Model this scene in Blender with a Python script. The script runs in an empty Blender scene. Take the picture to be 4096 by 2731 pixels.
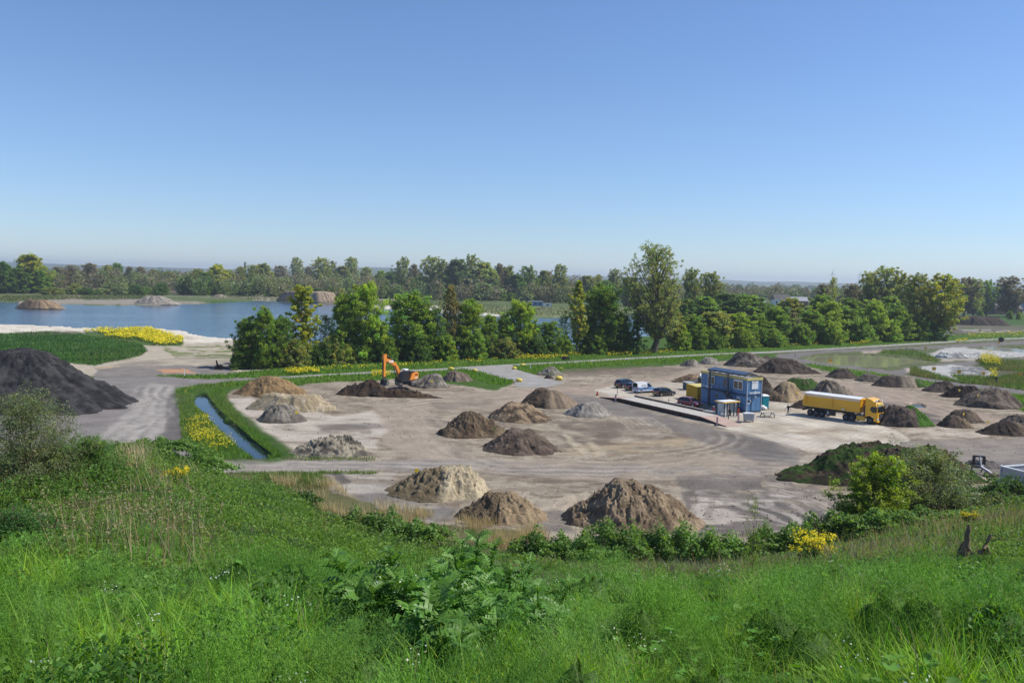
import bpy, bmesh, math, random
import numpy as np
from mathutils import Vector, Matrix

# ---------------------------------------------------------------- camera, sky, sun, exposure
SC = bpy.context.scene
F = 860.0; H0 = 20.5; PITCH = math.atan(64 / 860.0); ROLL = math.radians(1.25)
RC = Matrix.Rotation(math.pi / 2 - PITCH, 3, 'X') @ Matrix.Rotation(ROLL, 3, 'Z')
cam_d = bpy.data.cameras.new('camera'); cam = bpy.data.objects.new('camera', cam_d)
SC.collection.objects.link(cam)
cam.matrix_world = Matrix.Translation((0, 0, H0)) @ RC.to_4x4()
cam_d.sensor_width = 36; cam_d.lens = F / 1024 * 36; cam_d.clip_start = 0.05; cam_d.clip_end = 60000
SC.camera = cam
SUN_EL = math.radians(46); SUN_DIR = Vector((0.92 * math.cos(SUN_EL), 0.08 * math.cos(SUN_EL), math.sin(SUN_EL))).normalized()
w = bpy.data.worlds.new("World"); SC.world = w; w.use_nodes = True
nt = w.node_tree; sky = nt.nodes.new('ShaderNodeTexSky'); sky.sky_type = 'NISHITA'; sky.sun_disc = False
sky.sun_elevation = SUN_EL; sky.sun_rotation = math.atan2(SUN_DIR.x, SUN_DIR.y)
sky.altitude = 0; sky.air_density = 1.0; sky.dust_density = 0.0; sky.ozone_density = 3.5
sk_t = nt.nodes.new('ShaderNodeMix'); sk_t.data_type = 'RGBA'; sk_t.blend_type = 'MULTIPLY'; sk_t.inputs[0].default_value = 1.0
tcw = nt.nodes.new('ShaderNodeTexCoord'); sxz = nt.nodes.new('ShaderNodeSeparateXYZ'); rpw = nt.nodes.new('ShaderNodeValToRGB')
nt.links.new(tcw.outputs['Generated'], sxz.inputs[0]); nt.links.new(sxz.outputs[2], rpw.inputs[0]); ew = rpw.color_ramp.elements
ew[0].position = 0.0; ew[0].color = (0.72, 0.84, 1.12, 1); ew[1].position = 0.45; ew[1].color = (0.80, 0.91, 1.10, 1)
for p_, c_ in ((0.06, (0.74, 0.85, 1.08)), (0.16, (0.80, 0.89, 1.07))): q_ = ew.new(p_); q_.color = (*c_, 1)
nt.links.new(sky.outputs[0], sk_t.inputs[6]); nt.links.new(rpw.outputs[0], sk_t.inputs[7]); nt.links.new(sk_t.outputs[2], nt.nodes['Background'].inputs[0]); nt.nodes['Background'].inputs[1].default_value = 0.121
sd = bpy.data.lights.new('sun', 'SUN'); so = bpy.data.objects.new('sun', sd); SC.collection.objects.link(so)
sd.energy = 5.0; sd.angle = math.radians(0.53); sd.color = (1.0, 0.95, 0.86)
so.rotation_euler = SUN_DIR.to_track_quat('Z', 'Y').to_euler(); so.location = (50, 0, 80)
SC.view_settings.view_transform = 'Standard'; SC.view_settings.look = 'None'
SC.view_settings.exposure = 0.08; SC.view_settings.gamma = 1.0
SC.render.engine = 'CYCLES'
SC.cycles.max_bounces = 5; SC.cycles.diffuse_bounces = 2; SC.cycles.glossy_bounces = 2
SC.cycles.transmission_bounces = 3; SC.cycles.transparent_max_bounces = 8; SC.cycles.volume_bounces = 0
SC.cycles.use_denoising = True; SC.cycles.caustics_reflective = False; SC.cycles.caustics_refractive = False

C = SC.collection
rng = np.random.default_rng(7); random.seed(7)
RCn = np.array([[RC[i][j] for j in range(3)] for i in range(3)])

def ray(sx, sy):
    """direction of the view ray through a point of the 4096 px photograph"""
    v = np.array([(sx / 4 - 512) / F, -(sy / 4 - 341) / F, -1.0]); return RCn @ v
def P(sx, sy, z=0.0):
    d = ray(sx, sy); k = (z - H0) / d[2]; return Vector((d[0] * k, d[1] * k, z))
def PY(sx, sy, Y):
    d = ray(sx, sy); k = Y / d[1]; return Vector((d[0] * k, Y, H0 + d[2] * k))
def proj(X, Y, Z):
    p = np.stack([X, Y, Z - H0], -1) @ RCn
    q = np.minimum(p[..., 2], -1e-3)
    return 4 * (512 + F * p[..., 0] / -q), 4 * (341 - F * p[..., 1] / -q)

# ---------------------------------------------------------------- noise
def vnoise(x, y, seed=0):
    xi = np.floor(x).astype(np.int64); yi = np.floor(y).astype(np.int64)
    fx = x - xi; fy = y - yi; fx = fx * fx * (3 - 2 * fx); fy = fy * fy * (3 - 2 * fy)
    def h(a, b):
        n = (a * 374761393 + b * 668265263 + seed * 974634777) & 0x7fffffff
        n = ((n ^ (n >> 13)) * 1274126177) & 0x7fffffff
        return ((n ^ (n >> 16)) & 0xffff) / 65535.0
    return (h(xi, yi) * (1 - fx) + h(xi + 1, yi) * fx) * (1 - fy) + (h(xi, yi + 1) * (1 - fx) + h(xi + 1, yi + 1) * fx) * fy
def fbm(x, y, oct=4, seed=0):
    s = 0; a = 0.5; t = 0
    for o in range(oct):
        s = s + a * vnoise(x * 2 ** o, y * 2 ** o, seed + o * 17); t += a; a *= 0.55
    return s / t
def sstep(a, b, x):
    t = np.clip((x - a) / (b - a), 0, 1); return t * t * (3 - 2 * t)

# ---------------------------------------------------------------- object helpers
def lin(r, g, b):
    f = lambda c: (c / 255) / 12.92 if c / 255 <= 0.04045 else ((c / 255 + 0.055) / 1.055) ** 2.4
    return (f(r), f(g), f(b))
def tag(o, label=None, cat=None, group=None, kind=None):
    if label: o['label'] = label
    if cat: o['category'] = cat
    if group: o['group'] = group
    if kind: o['kind'] = kind
    return o
def empty(name, label, cat, loc=(0, 0, 0), rotz=0, group=None):
    o = bpy.data.objects.new(name, None); C.objects.link(o); o.location = loc; o.rotation_euler = (0, 0, rotz)
    o.empty_display_size = 0.2
    return tag(o, label, cat, group)
def np_mesh(name, V, faces, cols=None, smooth=False):
    """faces: list of (n,k) int arrays"""
    me = bpy.data.meshes.new(name); V = np.asarray(V, np.float32)
    if not isinstance(faces, (list, tuple)): faces = [faces]
    faces = [np.asarray(f, np.int32) for f in faces if len(f)]
    nl = sum(f.size for f in faces); nf = sum(len(f) for f in faces)
    me.vertices.add(len(V)); me.vertices.foreach_set('co', V.ravel())
    me.loops.add(nl); me.loops.foreach_set('vertex_index', np.concatenate([f.ravel() for f in faces]))
    tot = np.concatenate([np.full(len(f), f.shape[1], np.int32) for f in faces])
    st = np.concatenate([[0], np.cumsum(tot)[:-1]]).astype(np.int32)
    me.polygons.add(nf); me.polygons.foreach_set('loop_start', st); me.polygons.foreach_set('loop_total', tot)
    if smooth: me.polygons.foreach_set('use_smooth', np.ones(nf, bool))
    if cols is not None:
        a = me.color_attributes.new('Col', 'FLOAT_COLOR', 'POINT')
        c = np.ones((len(V), 4), np.float32); c[:, :3] = cols; a.data.foreach_set('color', c.ravel())
    me.update(); me.validate()
    return me
def link(name, me, mat=None, parent=None, loc=None):
    o = bpy.data.objects.new(name, me); C.objects.link(o)
    if mat is not None:
        if len(me.materials) == 0: me.materials.append(mat)
        elif me.materials[0] != mat:
            o.material_slots[0].link = 'OBJECT'; o.material_slots[0].material = mat
    if parent is not None: o.parent = parent
    if loc is not None: o.location = loc
    return o

class MB:
    """collects primitives into one mesh"""
    def __init__(s): s.v = []; s.f = []; s.M = None
    def add(s, vs, fs):
        b = len(s.v)
        s.v += [tuple(s.M @ Vector(v)) if s.M is not None else tuple(v) for v in vs]
        s.f += [tuple(i + b for i in f) for f in fs]; return s
    def box(s, x0, x1, y0, y1, z0, z1, b=0.0):
        if b <= 0:
            vs = [(x, y, z) for z in (z0, z1) for y in (y0, y1) for x in (x0, x1)]
            return s.add(vs, [(0, 2, 3, 1), (4, 5, 7, 6), (0, 1, 5, 4), (2, 6, 7, 3), (0, 4, 6, 2), (1, 3, 7, 5)])
        vs = []
        for z, i in ((z0, b), (z0 + b, 0), (z1 - b, 0), (z1, b)):
            for (x, y) in ((x0 + b + i, y0 + i), (x1 - b - i, y0 + i), (x1 - i, y0 + b + i), (x1 - i, y1 - b - i), (x1 - b - i, y1 - i), (x0 + b + i, y1 - i), (x0 + i, y1 - b - i), (x0 + i, y0 + b + i)):
                vs.append((x, y, z))
        fs = [tuple(range(7, -1, -1)), tuple(range(24, 32))]
        for k in range(3):
            for j in range(8): fs.append((k * 8 + j, k * 8 + (j + 1) % 8, k * 8 + 8 + (j + 1) % 8, k * 8 + 8 + j))
        return s.add(vs, fs)
    def cyl(s, p0, p1, r, n=12, r2=None, caps=True):
        p0 = Vector(p0); p1 = Vector(p1); d = (p1 - p0).normalized(); a = d.orthogonal().normalized(); c = d.cross(a)
        r2 = r if r2 is None else r2; vs = []
        for p, q in ((p0, r), (p1, r2)):
            for i in range(n): t = 2 * math.pi * i / n; vs.append(p + a * math.cos(t) * q + c * math.sin(t) * q)
        fs = [(i, (i + 1) % n, n + (i + 1) % n, n + i) for i in range(n)]
        if caps: fs += [tuple(range(n - 1, -1, -1)), tuple(range(n, 2 * n))]
        return s.add(vs, fs)
    def bar(s, p0, p1, w, h=None):
        """square bar between points"""
        h = h or w; p0 = Vector(p0); p1 = Vector(p1); d = (p1 - p0).normalized()
        a = d.cross(Vector((0, 0, 1)))
        a = a.normalized() if a.length > 1e-3 else Vector((1, 0, 0)); c = a.cross(d)
        vs = [p + a * i * w / 2 + c * j * h / 2 for p in (p0, p1) for i, j in ((-1, -1), (1, -1), (1, 1), (-1, 1))]
        return s.add(vs, [(3, 2, 1, 0), (4, 5, 6, 7), (0, 1, 5, 4), (1, 2, 6, 5), (2, 3, 7, 6), (3, 0, 4, 7)])
    def prism(s, poly, a0, a1, axis='y'):
        """poly in (x,z) extruded along y (or (y,z) along x, (x,y) along z)"""
        n = len(poly); m = {'y': lambda p, a: (p[0], a, p[1]), 'x': lambda p, a: (a, p[0], p[1]), 'z': lambda p, a: (p[0], p[1], a)}[axis]
        vs = [m(p, a0) for p in poly] + [m(p, a1) for p in poly]
        fs = [tuple(range(n)), tuple(range(2 * n - 1, n - 1, -1))] + [(i, n + i, n + (i + 1) % n, (i + 1) % n) for i in range(n)]
        return s.add(vs, fs)
    def quad(s, a, b, c, d): return s.add([a, b, c, d], [(0, 1, 2, 3)])
    def build(s, name, mat, parent=None, smooth=False, bevel=0.0):
        me = bpy.data.meshes.new(name); me.from_pydata(s.v, [], s.f)
        bm = bmesh.new(); bm.from_mesh(me); bmesh.ops.recalc_face_normals(bm, faces=bm.faces)
        if bevel > 0: bmesh.ops.bevel(bm, geom=list(bm.edges), offset=bevel, segments=2, affect='EDGES', clamp_overlap=True)
        bm.to_mesh(me); bm.free()
        if smooth: me.polygons.foreach_set('use_smooth', [True] * len(me.polygons)); me.set_sharp_from_angle(angle=math.radians(35))
        return link(name, me, mat, parent)
def copy_tree(o, parent=None):
    c = o.copy(); C.objects.link(c)
    if parent is not None: c.parent = parent
    for ch in list(o.children): copy_tree(ch, c)
    return c
def text_part(name, s, size, loc, n, mat, parent, ext=0.004, bold=0.0, sx=1.0):
    cu = bpy.data.curves.new(name, 'FONT'); cu.body = s; cu.size = size; cu.extrude = ext; cu.offset = bold; cu.align_x = 'CENTER'; cu.align_y = 'CENTER'; cu.resolution_u = 3
    t = bpy.data.objects.new(name, cu); C.objects.link(t)
    me = bpy.data.meshes.new_from_object(t); bpy.data.objects.remove(t); bpy.data.curves.remove(cu)
    n = Vector(n).normalized(); x = Vector((0, 0, 1)).cross(n).normalized(); y = n.cross(x)
    M = Matrix((x * sx, y, n)).transposed().to_4x4(); M.translation = Vector(loc); me.transform(M)
    me.materials.clear()
    return link(name, me, mat, parent)

# ---------------------------------------------------------------- materials
def new_mat(name):
    m = bpy.data.materials.new(name); m.use_nodes = True
    return m, m.node_tree, m.node_tree.nodes['Principled BSDF']
def N(nt, t, **k):
    n = nt.nodes.new(t)
    for a, b in k.items(): setattr(n, a, b)
    return n
def noise_node(nt, scale, detail=4, coord='Object', rough=0.55):
    tc = N(nt, 'ShaderNodeTexCoord'); n = N(nt, 'ShaderNodeTexNoise')
    n.inputs['Scale'].default_value = scale; n.inputs['Detail'].default_value = detail; n.inputs['Roughness'].default_value = rough
    nt.links.new(tc.outputs[coord], n.inputs['Vector']); return n
def ramp(nt, src, stops):
    r = N(nt, 'ShaderNodeValToRGB'); nt.links.new(src, r.inputs[0]); e = r.color_ramp.elements
    e[0].position, e[0].color = stops[0][0], (*stops[0][1], 1); e[1].position, e[1].color = stops[-1][0], (*stops[-1][1], 1)
    for p, c in stops[1:-1]: k = e.new(p); k.color = (*c, 1)
    return r
def bump(nt, bsdf, src, strength, dist):
    b = N(nt, 'ShaderNodeBump'); b.inputs['Strength'].default_value = strength; b.inputs['Distance'].default_value = dist
    nt.links.new(src, b.inputs['Height']); nt.links.new(b.outputs[0], bsdf.inputs['Normal']); return b
def paint(name, col, rough=0.5, metal=0.0, var=0.15, scale=1.5, spec=0.5, coat=0.0):
    """painted / plain surface with slight dirt variation"""
    m, nt, b = new_mat(name); n = noise_node(nt, scale, 6)
    lo = tuple(c * (1 - var) for c in col); hi = tuple(min(1, c * (1 + var * 0.6)) for c in col)
    r = ramp(nt, n.outputs['Fac'], [(0.3, lo), (0.7, hi)]); nt.links.new(r.outputs[0], b.inputs['Base Color'])
    b.inputs['Roughness'].default_value = rough; b.inputs['Metallic'].default_value = metal
    b.inputs['Specular IOR Level'].default_value = spec; b.inputs['Coat Weight'].default_value = coat
    return m
def col_mat(name, rough=0.95, n1=6.0, amt=0.35, bscale=9.0, bstr=0.5, bdist=0.08, spec=0.1, n2=0.8):
    """base colour from the mesh's own colour attribute, broken up by two noises"""
    m, nt, b = new_mat(name); a = N(nt, 'ShaderNodeAttribute'); a.attribute_name = 'Col'
    na = noise_node(nt, n1, 8, rough=0.7); nb = noise_node(nt, n2, 5, rough=0.6)
    ad = N(nt, 'ShaderNodeMath', operation='ADD'); nt.links.new(na.outputs['Fac'], ad.inputs[0]); nt.links.new(nb.outputs['Fac'], ad.inputs[1])
    mr = N(nt, 'ShaderNodeMapRange'); nt.links.new(ad.outputs[0], mr.inputs[0])
    mr.inputs[1].default_value = 0.6; mr.inputs[2].default_value = 1.4; mr.inputs[3].default_value = 1 - amt; mr.inputs[4].default_value = 1 + amt
    mx = N(nt, 'ShaderNodeVectorMath', operation='SCALE'); nt.links.new(a.outputs['Color'], mx.inputs[0]); nt.links.new(mr.outputs[0], mx.inputs['Scale'])
    nt.links.new(mx.outputs[0], b.inputs['Base Color']); b.inputs['Roughness'].default_value = rough; b.inputs['Specular IOR Level'].default_value = spec
    nb2 = noise_node(nt, bscale, 8, rough=0.75); bump(nt, b, nb2.outputs['Fac'], bstr, bdist)
    return m
def leaf_mat(name, col, trans=0.35, rough=0.5, spec=0.25, hue=0.0):
    m, nt, b = new_mat(name); a = N(nt, 'ShaderNodeAttribute'); a.attribute_name = 'Col'
    mu = N(nt, 'ShaderNodeMix', data_type='RGBA', blend_type='MULTIPLY'); mu.inputs[0].default_value = 1
    nt.links.new(a.outputs['Color'], mu.inputs[6]); mu.inputs[7].default_value = (*col, 1)
    oi = N(nt, 'ShaderNodeObjectInfo'); mr = N(nt, 'ShaderNodeMapRange'); nt.links.new(oi.outputs['Random'], mr.inputs[0])
    mr.inputs[3].default_value = 0.84; mr.inputs[4].default_value = 1.14
    sc = N(nt, 'ShaderNodeVectorMath', operation='SCALE'); nt.links.new(mu.outputs[2], sc.inputs[0]); nt.links.new(mr.outputs[0], sc.inputs['Scale'])
    nt.links.new(sc.outputs[0], b.inputs['Base Color']); b.inputs['Roughness'].default_value = rough; b.inputs['Specular IOR Level'].default_value = spec
    t = N(nt, 'ShaderNodeBsdfTranslucent'); tc = N(nt, 'ShaderNodeMix', data_type='RGBA', blend_type='MULTIPLY'); tc.inputs[0].default_value = 1
    nt.links.new(sc.outputs[0], tc.inputs[6]); tc.inputs[7].default_value = (1.9, 1.9, 0.7, 1); nt.links.new(tc.outputs[2], t.inputs[0])
    mi = N(nt, 'ShaderNodeMixShader'); mi.inputs[0].default_value = trans
    nt.links.new(b.outputs[0], mi.inputs[1]); nt.links.new(t.outputs[0], mi.inputs[2]); nt.links.new(mi.outputs[0], nt.nodes['Material Output'].inputs[0])
    return m
def water_mat(name, col, rough, bs, bd, spec=0.5):
    m, nt, b = new_mat(name); b.inputs['Base Color'].default_value = (*col, 1); b.inputs['Roughness'].default_value = rough
    b.inputs['IOR'].default_value = 1.33; b.inputs['Specular IOR Level'].default_value = spec
    n = noise_node(nt, bs, 5); 
    n2 = noise_node(nt, 0.02, 3); r = ramp(nt, n2.outputs['Fac'], [(0.35, (0.4,) * 3), (0.65, (1.0,) * 3)])
    mm = N(nt, 'ShaderNodeMath', operation='MULTIPLY'); nt.links.new(n.outputs['Fac'], mm.inputs[0]); nt.links.new(r.outputs[0], mm.inputs[1])
    bump(nt, b, mm.outputs[0], 1.0, bd); return m

M_ground = col_mat('ground_soil', n1=3.0, amt=0.36, bscale=2.6, bstr=0.9, bdist=0.13, n2=0.3)
M_soil = col_mat('mound_soil', n1=3.4, amt=0.36, bscale=4.0, bstr=1.0, bdist=0.22, n2=0.7)
M_hill = col_mat('hill_turf', n1=6, amt=0.4, bscale=10, bstr=0.7, bdist=0.08)
M_bark = paint('bark', (0.10, 0.08, 0.06), 0.9, var=0.4, scale=4)
M_palebark = paint('pale_bark', (0.30, 0.27, 0.22), 0.9, var=0.35, scale=3)
M_twig = paint('twig_brown', (0.12, 0.09, 0.06), 0.9, var=0.3)

# ---------------------------------------------------------------- ground sheet with lake, ditch and ponds sunk into it
def inpoly(px, py, poly):
    poly = np.asarray(poly, float); r = np.zeros(px.shape, bool)
    x0, y0 = poly.min(0); x1, y1 = poly.max(0)
    sel = np.where((px >= x0) & (px <= x1) & (py >= y0) & (py <= y1)); qx = px[sel]; qy = py[sel]; ins = np.zeros(qx.shape, bool)
    n = len(poly)
    for i in range(n):
        ax, ay = poly[i]; bx, by = poly[(i + 1) % n]
        if ay == by: continue
        c = ((ay > qy) != (by > qy)) & (qx < (bx - ax) * (qy - ay) / (by - ay) + ax); ins ^= c
    r[sel] = ins; return r
def blur(m, k=1):
    m = m.astype(np.float32)
    for _ in range(k):
        p = np.pad(m, 1, 'edge'); m = (p[:-2, 1:-1] + p[2:, 1:-1] + 2 * p[1:-1, 1:-1] + p[1:-1, :-2] + p[1:-1, 2:]) / 6
    return m

dy = np.concatenate([np.arange(330, 4, -0.68), [3.5, 2.8, 2.2, 1.7, 1.4]])
GYr = np.concatenate([[-250, -20, 25, 45], F * H0 / dy])
GU = np.concatenate([[-3.5, -2.5, -1.8, -1.4, -1.05], np.linspace(-0.9, 0.9, 1260), [1.05, 1.4, 1.8, 2.5, 3.5]])
GY, GUU = np.meshgrid(GYr, GU, indexing='ij'); GX = GUU * np.maximum(GY, 45)
gpx, gpy = proj(GX, GY, np.zeros_like(GX))
wob = fbm(GX * 0.25, GY * 0.25, 3, 5) - 0.5
wobx = (fbm(GX * 0.25 + 31, GY * 0.25, 3, 9) - 0.5)
kk = np.clip(120 / GY, 0.15, 1.5)
qx = gpx + wobx * 46 * kk; qy = gpy + wob * 16 * kk

LAKE = [(-900, 1200), (0, 1205), (105, 1208), (250, 1214), (480, 1219), (790, 1211), (905, 1206), (1024, 1201), (1330, 1209), (1385, 1215), (1500, 1228), (1590, 1238), (1700, 1244), (1800, 1249), (1915, 1257), (2048, 1268), (2145, 1270), (2290, 1268), (2430, 1262), (2490, 1272), (2600, 1273), (2720, 1285),
        (2720, 1325), (2283, 1372), (1755, 1398), (1200, 1404), (1040, 1352), (958, 1348), (850, 1344), (775, 1333), (740, 1320), (640, 1309), (460, 1316), (400, 1308), (218, 1300), (0, 1290), (-400, 1280), (-900, 1275)]
LAKE2 = [(2440, 1262), (2480, 1252), (2540, 1250), (2640, 1262), (2600, 1270)]
SPIT = [(70, 1205), (280, 1185), (560, 1190), (790, 1205), (860, 1210), (640, 1217), (480, 1217), (250, 1214), (70, 1230)]
POND = [[(3220, 1430), (3281, 1420), (3420, 1415), (3551, 1420), (3638, 1429), (3747, 1444), (3638, 1451), (3551, 1461), (3442, 1463), (3333, 1451), (3246, 1441)],
        [(3768, 1318), (3812, 1320), (3900, 1331), (3878, 1336), (3768, 1336)], [(3928, 1386), (3986, 1381), (4110, 1394), (4300, 1410), (4300, 1422), (4008, 1399)],
        [(3960, 1322), (4080, 1330), (4300, 1332), (4300, 1336), (4060, 1335)]]
DITCH_C = [(795, 1572), (806, 1595), (830, 1628), (875, 1673), (930, 1722), (980, 1768), (1022, 1802), (1050, 1822)]
PUD = [(3610, 1612), (3660, 1607), (3712, 1617), (3700, 1622), (3650, 1620)]

def seg_dist(pts, X, Y):
    d = np.full(X.shape, 1e9)
    for a, b in zip(pts[:-1], pts[1:]):
        ax, ay = a; bx, by = b; L = (bx - ax) ** 2 + (by - ay) ** 2 + 1e-9
        t = np.clip(((X - ax) * (bx - ax) + (Y - ay) * (by - ay)) / L, 0, 1)
        d = np.minimum(d, np.hypot(X - ax - t * (bx - ax), Y - ay - t * (by - ay)))
    return d
def w2(pts): return [tuple(P(x, y))[:2] for x, y in pts]

GZ = (fbm(GX * 0.35, GY * 0.35, 4, 3) - 0.5) * 0.22 * np.clip(1.2 - GY / 900, 0, 1)
mlake = blur(inpoly(qx, qy, LAKE) | inpoly(qx, qy, LAKE2), 1) * (1 - blur(inpoly(qx, qy, SPIT), 1))
GZ = GZ * (1 - mlake) - 1.6 * mlake
for p in POND: m = blur(inpoly(qx, qy, p), 1); GZ = GZ * (1 - m) - 1.4 * m
m = blur(inpoly(qx, qy, PUD), 0); GZ = GZ * (1 - m) - 0.5 * m
dd = seg_dist(w2(DITCH_C), GX, GY); ditch = 1 - sstep(0.5, 1.55, dd + wob * 2.4)
GZ = GZ - 1.1 * ditch
# raised banks of the ditch
GZ = GZ + 0.12 * (sstep(1.9, 2.6, dd) - sstep(3.0, 5.0, dd)) * (GY > 60)

# ---- albedo painted region by region
def full(c): return np.array(c, np.float32)
COL = np.empty(GX.shape + (3,), np.float32)
nA = fbm(GX * 0.07, GY * 0.07, 4, 1); nB = fbm(GX * 0.3, GY * 0.3, 4, 2); nC = fbm(GX * 0.9, GY * 0.9, 3, 4)
nS = fbm(GX * 0.12, GY * 0.45, 4, 12)
def lay(m, c, a=1.0):
    global COL
    m = np.clip(m * a, 0, 1)[..., None]; COL = COL * (1 - m) + full(c) * m
def poly(pts, c, a=1.0, k=1, patch=None):
    m = blur(inpoly(qx, qy, pts), k)
    if patch is not None: m = m * patch
    lay(m, c, a); return m
YARD = (0.245, 0.203, 0.150); YARD_L = (0.40, 0.345, 0.262); YARD_D = (0.135, 0.103, 0.076); GRAV = (0.205, 0.180, 0.148)
DARK = (0.085, 0.078, 0.072); GRASS = (0.060, 0.115, 0.018); GRASS_D = (0.025, 0.055, 0.012); SAND = (0.62, 0.57, 0.49); CHALK = (0.40, 0.39, 0.365)
COL[:] = full(GRASS) * 0.9
# far land: fields
lay(sstep(0.45, 0.62, fbm(GX * 0.004, GY * 0.002, 3, 8)) * (GY > 420), (0.16, 0.13, 0.07), 0.8)
poly([(0, 1150), (380, 1140), (740, 1140), (760, 1180), (0, 1190)], (0.20, 0.15, 0.11), 0.9)
poly([(700, 1165), (1100, 1140), (1100, 1180), (720, 1182)], (0.20, 0.15, 0.11), 0.7)
poly([(-900, 1172), (4300, 1172), (4300, 1290), (2800, 1290), (2048, 1268), (1024, 1202), (0, 1206), (-900, 1206)], (0.10, 0.13, 0.05), 0.85, patch=0.5 + nA)
poly([(240, 1178), (1000, 1178), (1400, 1185), (1600, 1192), (1600, 1204), (1330, 1210), (1000, 1197), (640, 1182), (240, 1185)], (0.30, 0.26, 0.20), 0.9, patch=sstep(0.3, 0.6, nB + 0.1))
poly(SPIT, (0.27, 0.235, 0.19), 1.0, k=2); poly([(330, 1178), (580, 1176), (560, 1195), (330, 1198)], (0.06, 0.10, 0.03), 0.9)
poly([(600, 1180), (1024, 1180), (1024, 1198), (700, 1206), (600, 1190)], (0.10, 0.13, 0.05), 0.6)
poly([(1480, 1222), (1600, 1222), (1700, 1220), (1860, 1228), (2000, 1235), (2048, 1262), (1915, 1262), (1700, 1252), (1480, 1240)], SAND, 1.0)
poly([(1860, 1225), (2600, 1225), (2600, 1262), (2300, 1266), (2048, 1264), (1900, 1245)], (0.17, 0.19, 0.09), 0.9)
# west bank of the lake: sand, meadow, track
poly([(-900, 1270), (0, 1285), (460, 1305), (640, 1300), (780, 1325), (1050, 1345), (1130, 1400), (1200, 1420), (1130, 1480), (900, 1520), (640, 1500), (300, 1500), (-900, 1420)], YARD_L, 1.0, k=2)
poly([(-900, 1275), (0, 1288), (218, 1298), (460, 1312), (640, 1306), (775, 1330), (958, 1345), (960, 1362), (740, 1372), (620, 1352), (330, 1325), (150, 1330), (-900, 1322)], (0.60, 0.55, 0.45), 1.0, k=1, patch=sstep(0.3, 0.55, nB + 0.1))
poly([(-900, 1330), (0, 1333), (60, 1330), (180, 1322), (330, 1330), (420, 1350), (560, 1372), (590, 1400), (560, 1422), (457, 1442), (380, 1458), (300, 1452), (-900, 1445)], (0.035, 0.085, 0.018), 1.0, k=1)
poly([(330, 1328), (420, 1318), (600, 1318), (660, 1336), (735, 1362), (725, 1384), (560, 1380), (420, 1360)], (0.06, 0.11, 0.02), 0.95)
poly([(60, 1325), (330, 1322), (300, 1335), (90, 1338)], (0.12, 0.11, 0.07), 0.8)
poly([(300, 1400), (560, 1395), (570, 1425), (460, 1446), (320, 1448)], (0.11, 0.10, 0.035), 0.8, patch=sstep(0.3, 0.7, nC))
poly([(640, 1385), (1000, 1375), (1100, 1400), (1100, 1440), (700, 1430)], (0.12, 0.15, 0.04), 0.9, patch=sstep(0.42, 0.6, nB))
poly([(560, 1440), (900, 1420), (1000, 1470), (700, 1500), (500, 1490), (440, 1460)], GRAV, 0.7, patch=sstep(0.3, 0.6, nA + 0.1))
poly([(380, 1470), (900, 1455), (960, 1500), (900, 1530), (700, 1540), (560, 1560), (380, 1530)], (0.19, 0.17, 0.155), 0.9)
poly([(627, 1477), (740, 1473), (786, 1490), (652, 1492)], (0.42, 0.24, 0.14), 1.0, k=0)
poly([(380, 1468), (480, 1462), (490, 1467), (400, 1473)], (0.40, 0.30, 0.20), 1.0, k=0)
# haul road from the mound of asphalt to the junction
poly([(-900, 1500), (560, 1510), (820, 1500), (1160, 1500), (1170, 1512), (960, 1526), (800, 1535), (710, 1555), (700, 1600), (735, 1720), (730, 1780), (800, 1850), (-900, 1900)], (0.21, 0.19, 0.175), 1.0, k=2)
poly([(600, 1530), (700, 1540), (690, 1620), (640, 1760), (620, 1860), (250, 1860), (430, 1720), (520, 1640)], (0.33, 0.30, 0.265), 0.85, k=6)
poly([(700, 1560), (730, 1750), (730, 1800), (600, 1820), (650, 1700), (670, 1600)], DARK, 0.6, k=4)
# grass east of it, down to the ditch
poly([(700, 1555), (800, 1535), (960, 1528), (950, 1545), (900, 1570), (960, 1680), (1040, 1770), (1125, 1825), (1140, 1838), (900, 1842), (780, 1800), (725, 1740), (715, 1620)], GRASS, 1.0, k=1)
# the working yard
yard = [(930, 1560), (1190, 1540), (1330, 1522), (1640, 1515), (1990, 1560), (2110, 1500), (2300, 1492), (2560, 1470), (2740, 1455), (2900, 1442), (3100, 1450), (3200, 1460), (3420, 1510), (3700, 1545), (3900, 1590), (4300, 1680),
        (4300, 2100), (3800, 2050), (3300, 2250), (1500, 2250), (1250, 1990), (1000, 1890), (860, 1885), (870, 1838), (1120, 1836), (1130, 1825), (1050, 1745), (960, 1650), (900, 1590)]
ym = poly(yard, YARD, 1.0, k=1)
lay(ym * sstep(0.48, 0.66, nA), YARD_L, 0.55); lay(ym * sstep(0.50, 0.68, nB), YARD_D, 0.45); lay(ym * sstep(0.54, 0.7, nS), YARD_L, 0.6)
lay(ym * sstep(0.55, 0.72, fbm(GX * 0.5, GY * 1.3, 3, 33)), YARD_D, 0.35)
nT = fbm((GX * 0.8 + GY * 0.25) * 0.35, (GY * 0.9 - GX * 0.3) * 1.1, 4, 44); nU = fbm((GX * 0.3 - GY * 0.2) * 0.5, (GY + GX * 0.5) * 0.9, 4, 45)
lay(ym * sstep(0.55, 0.66, nT), YARD_L, 0.55); lay(ym * sstep(0.56, 0.68, nU), YARD_D, 0.5); lay(ym * sstep(0.60, 0.70, nC), (0.40, 0.33, 0.24), 0.35); lay(ym * sstep(0.60, 0.70, fbm(GX * 1.3, GY * 1.3, 3, 46)), YARD_D, 0.4)
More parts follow.
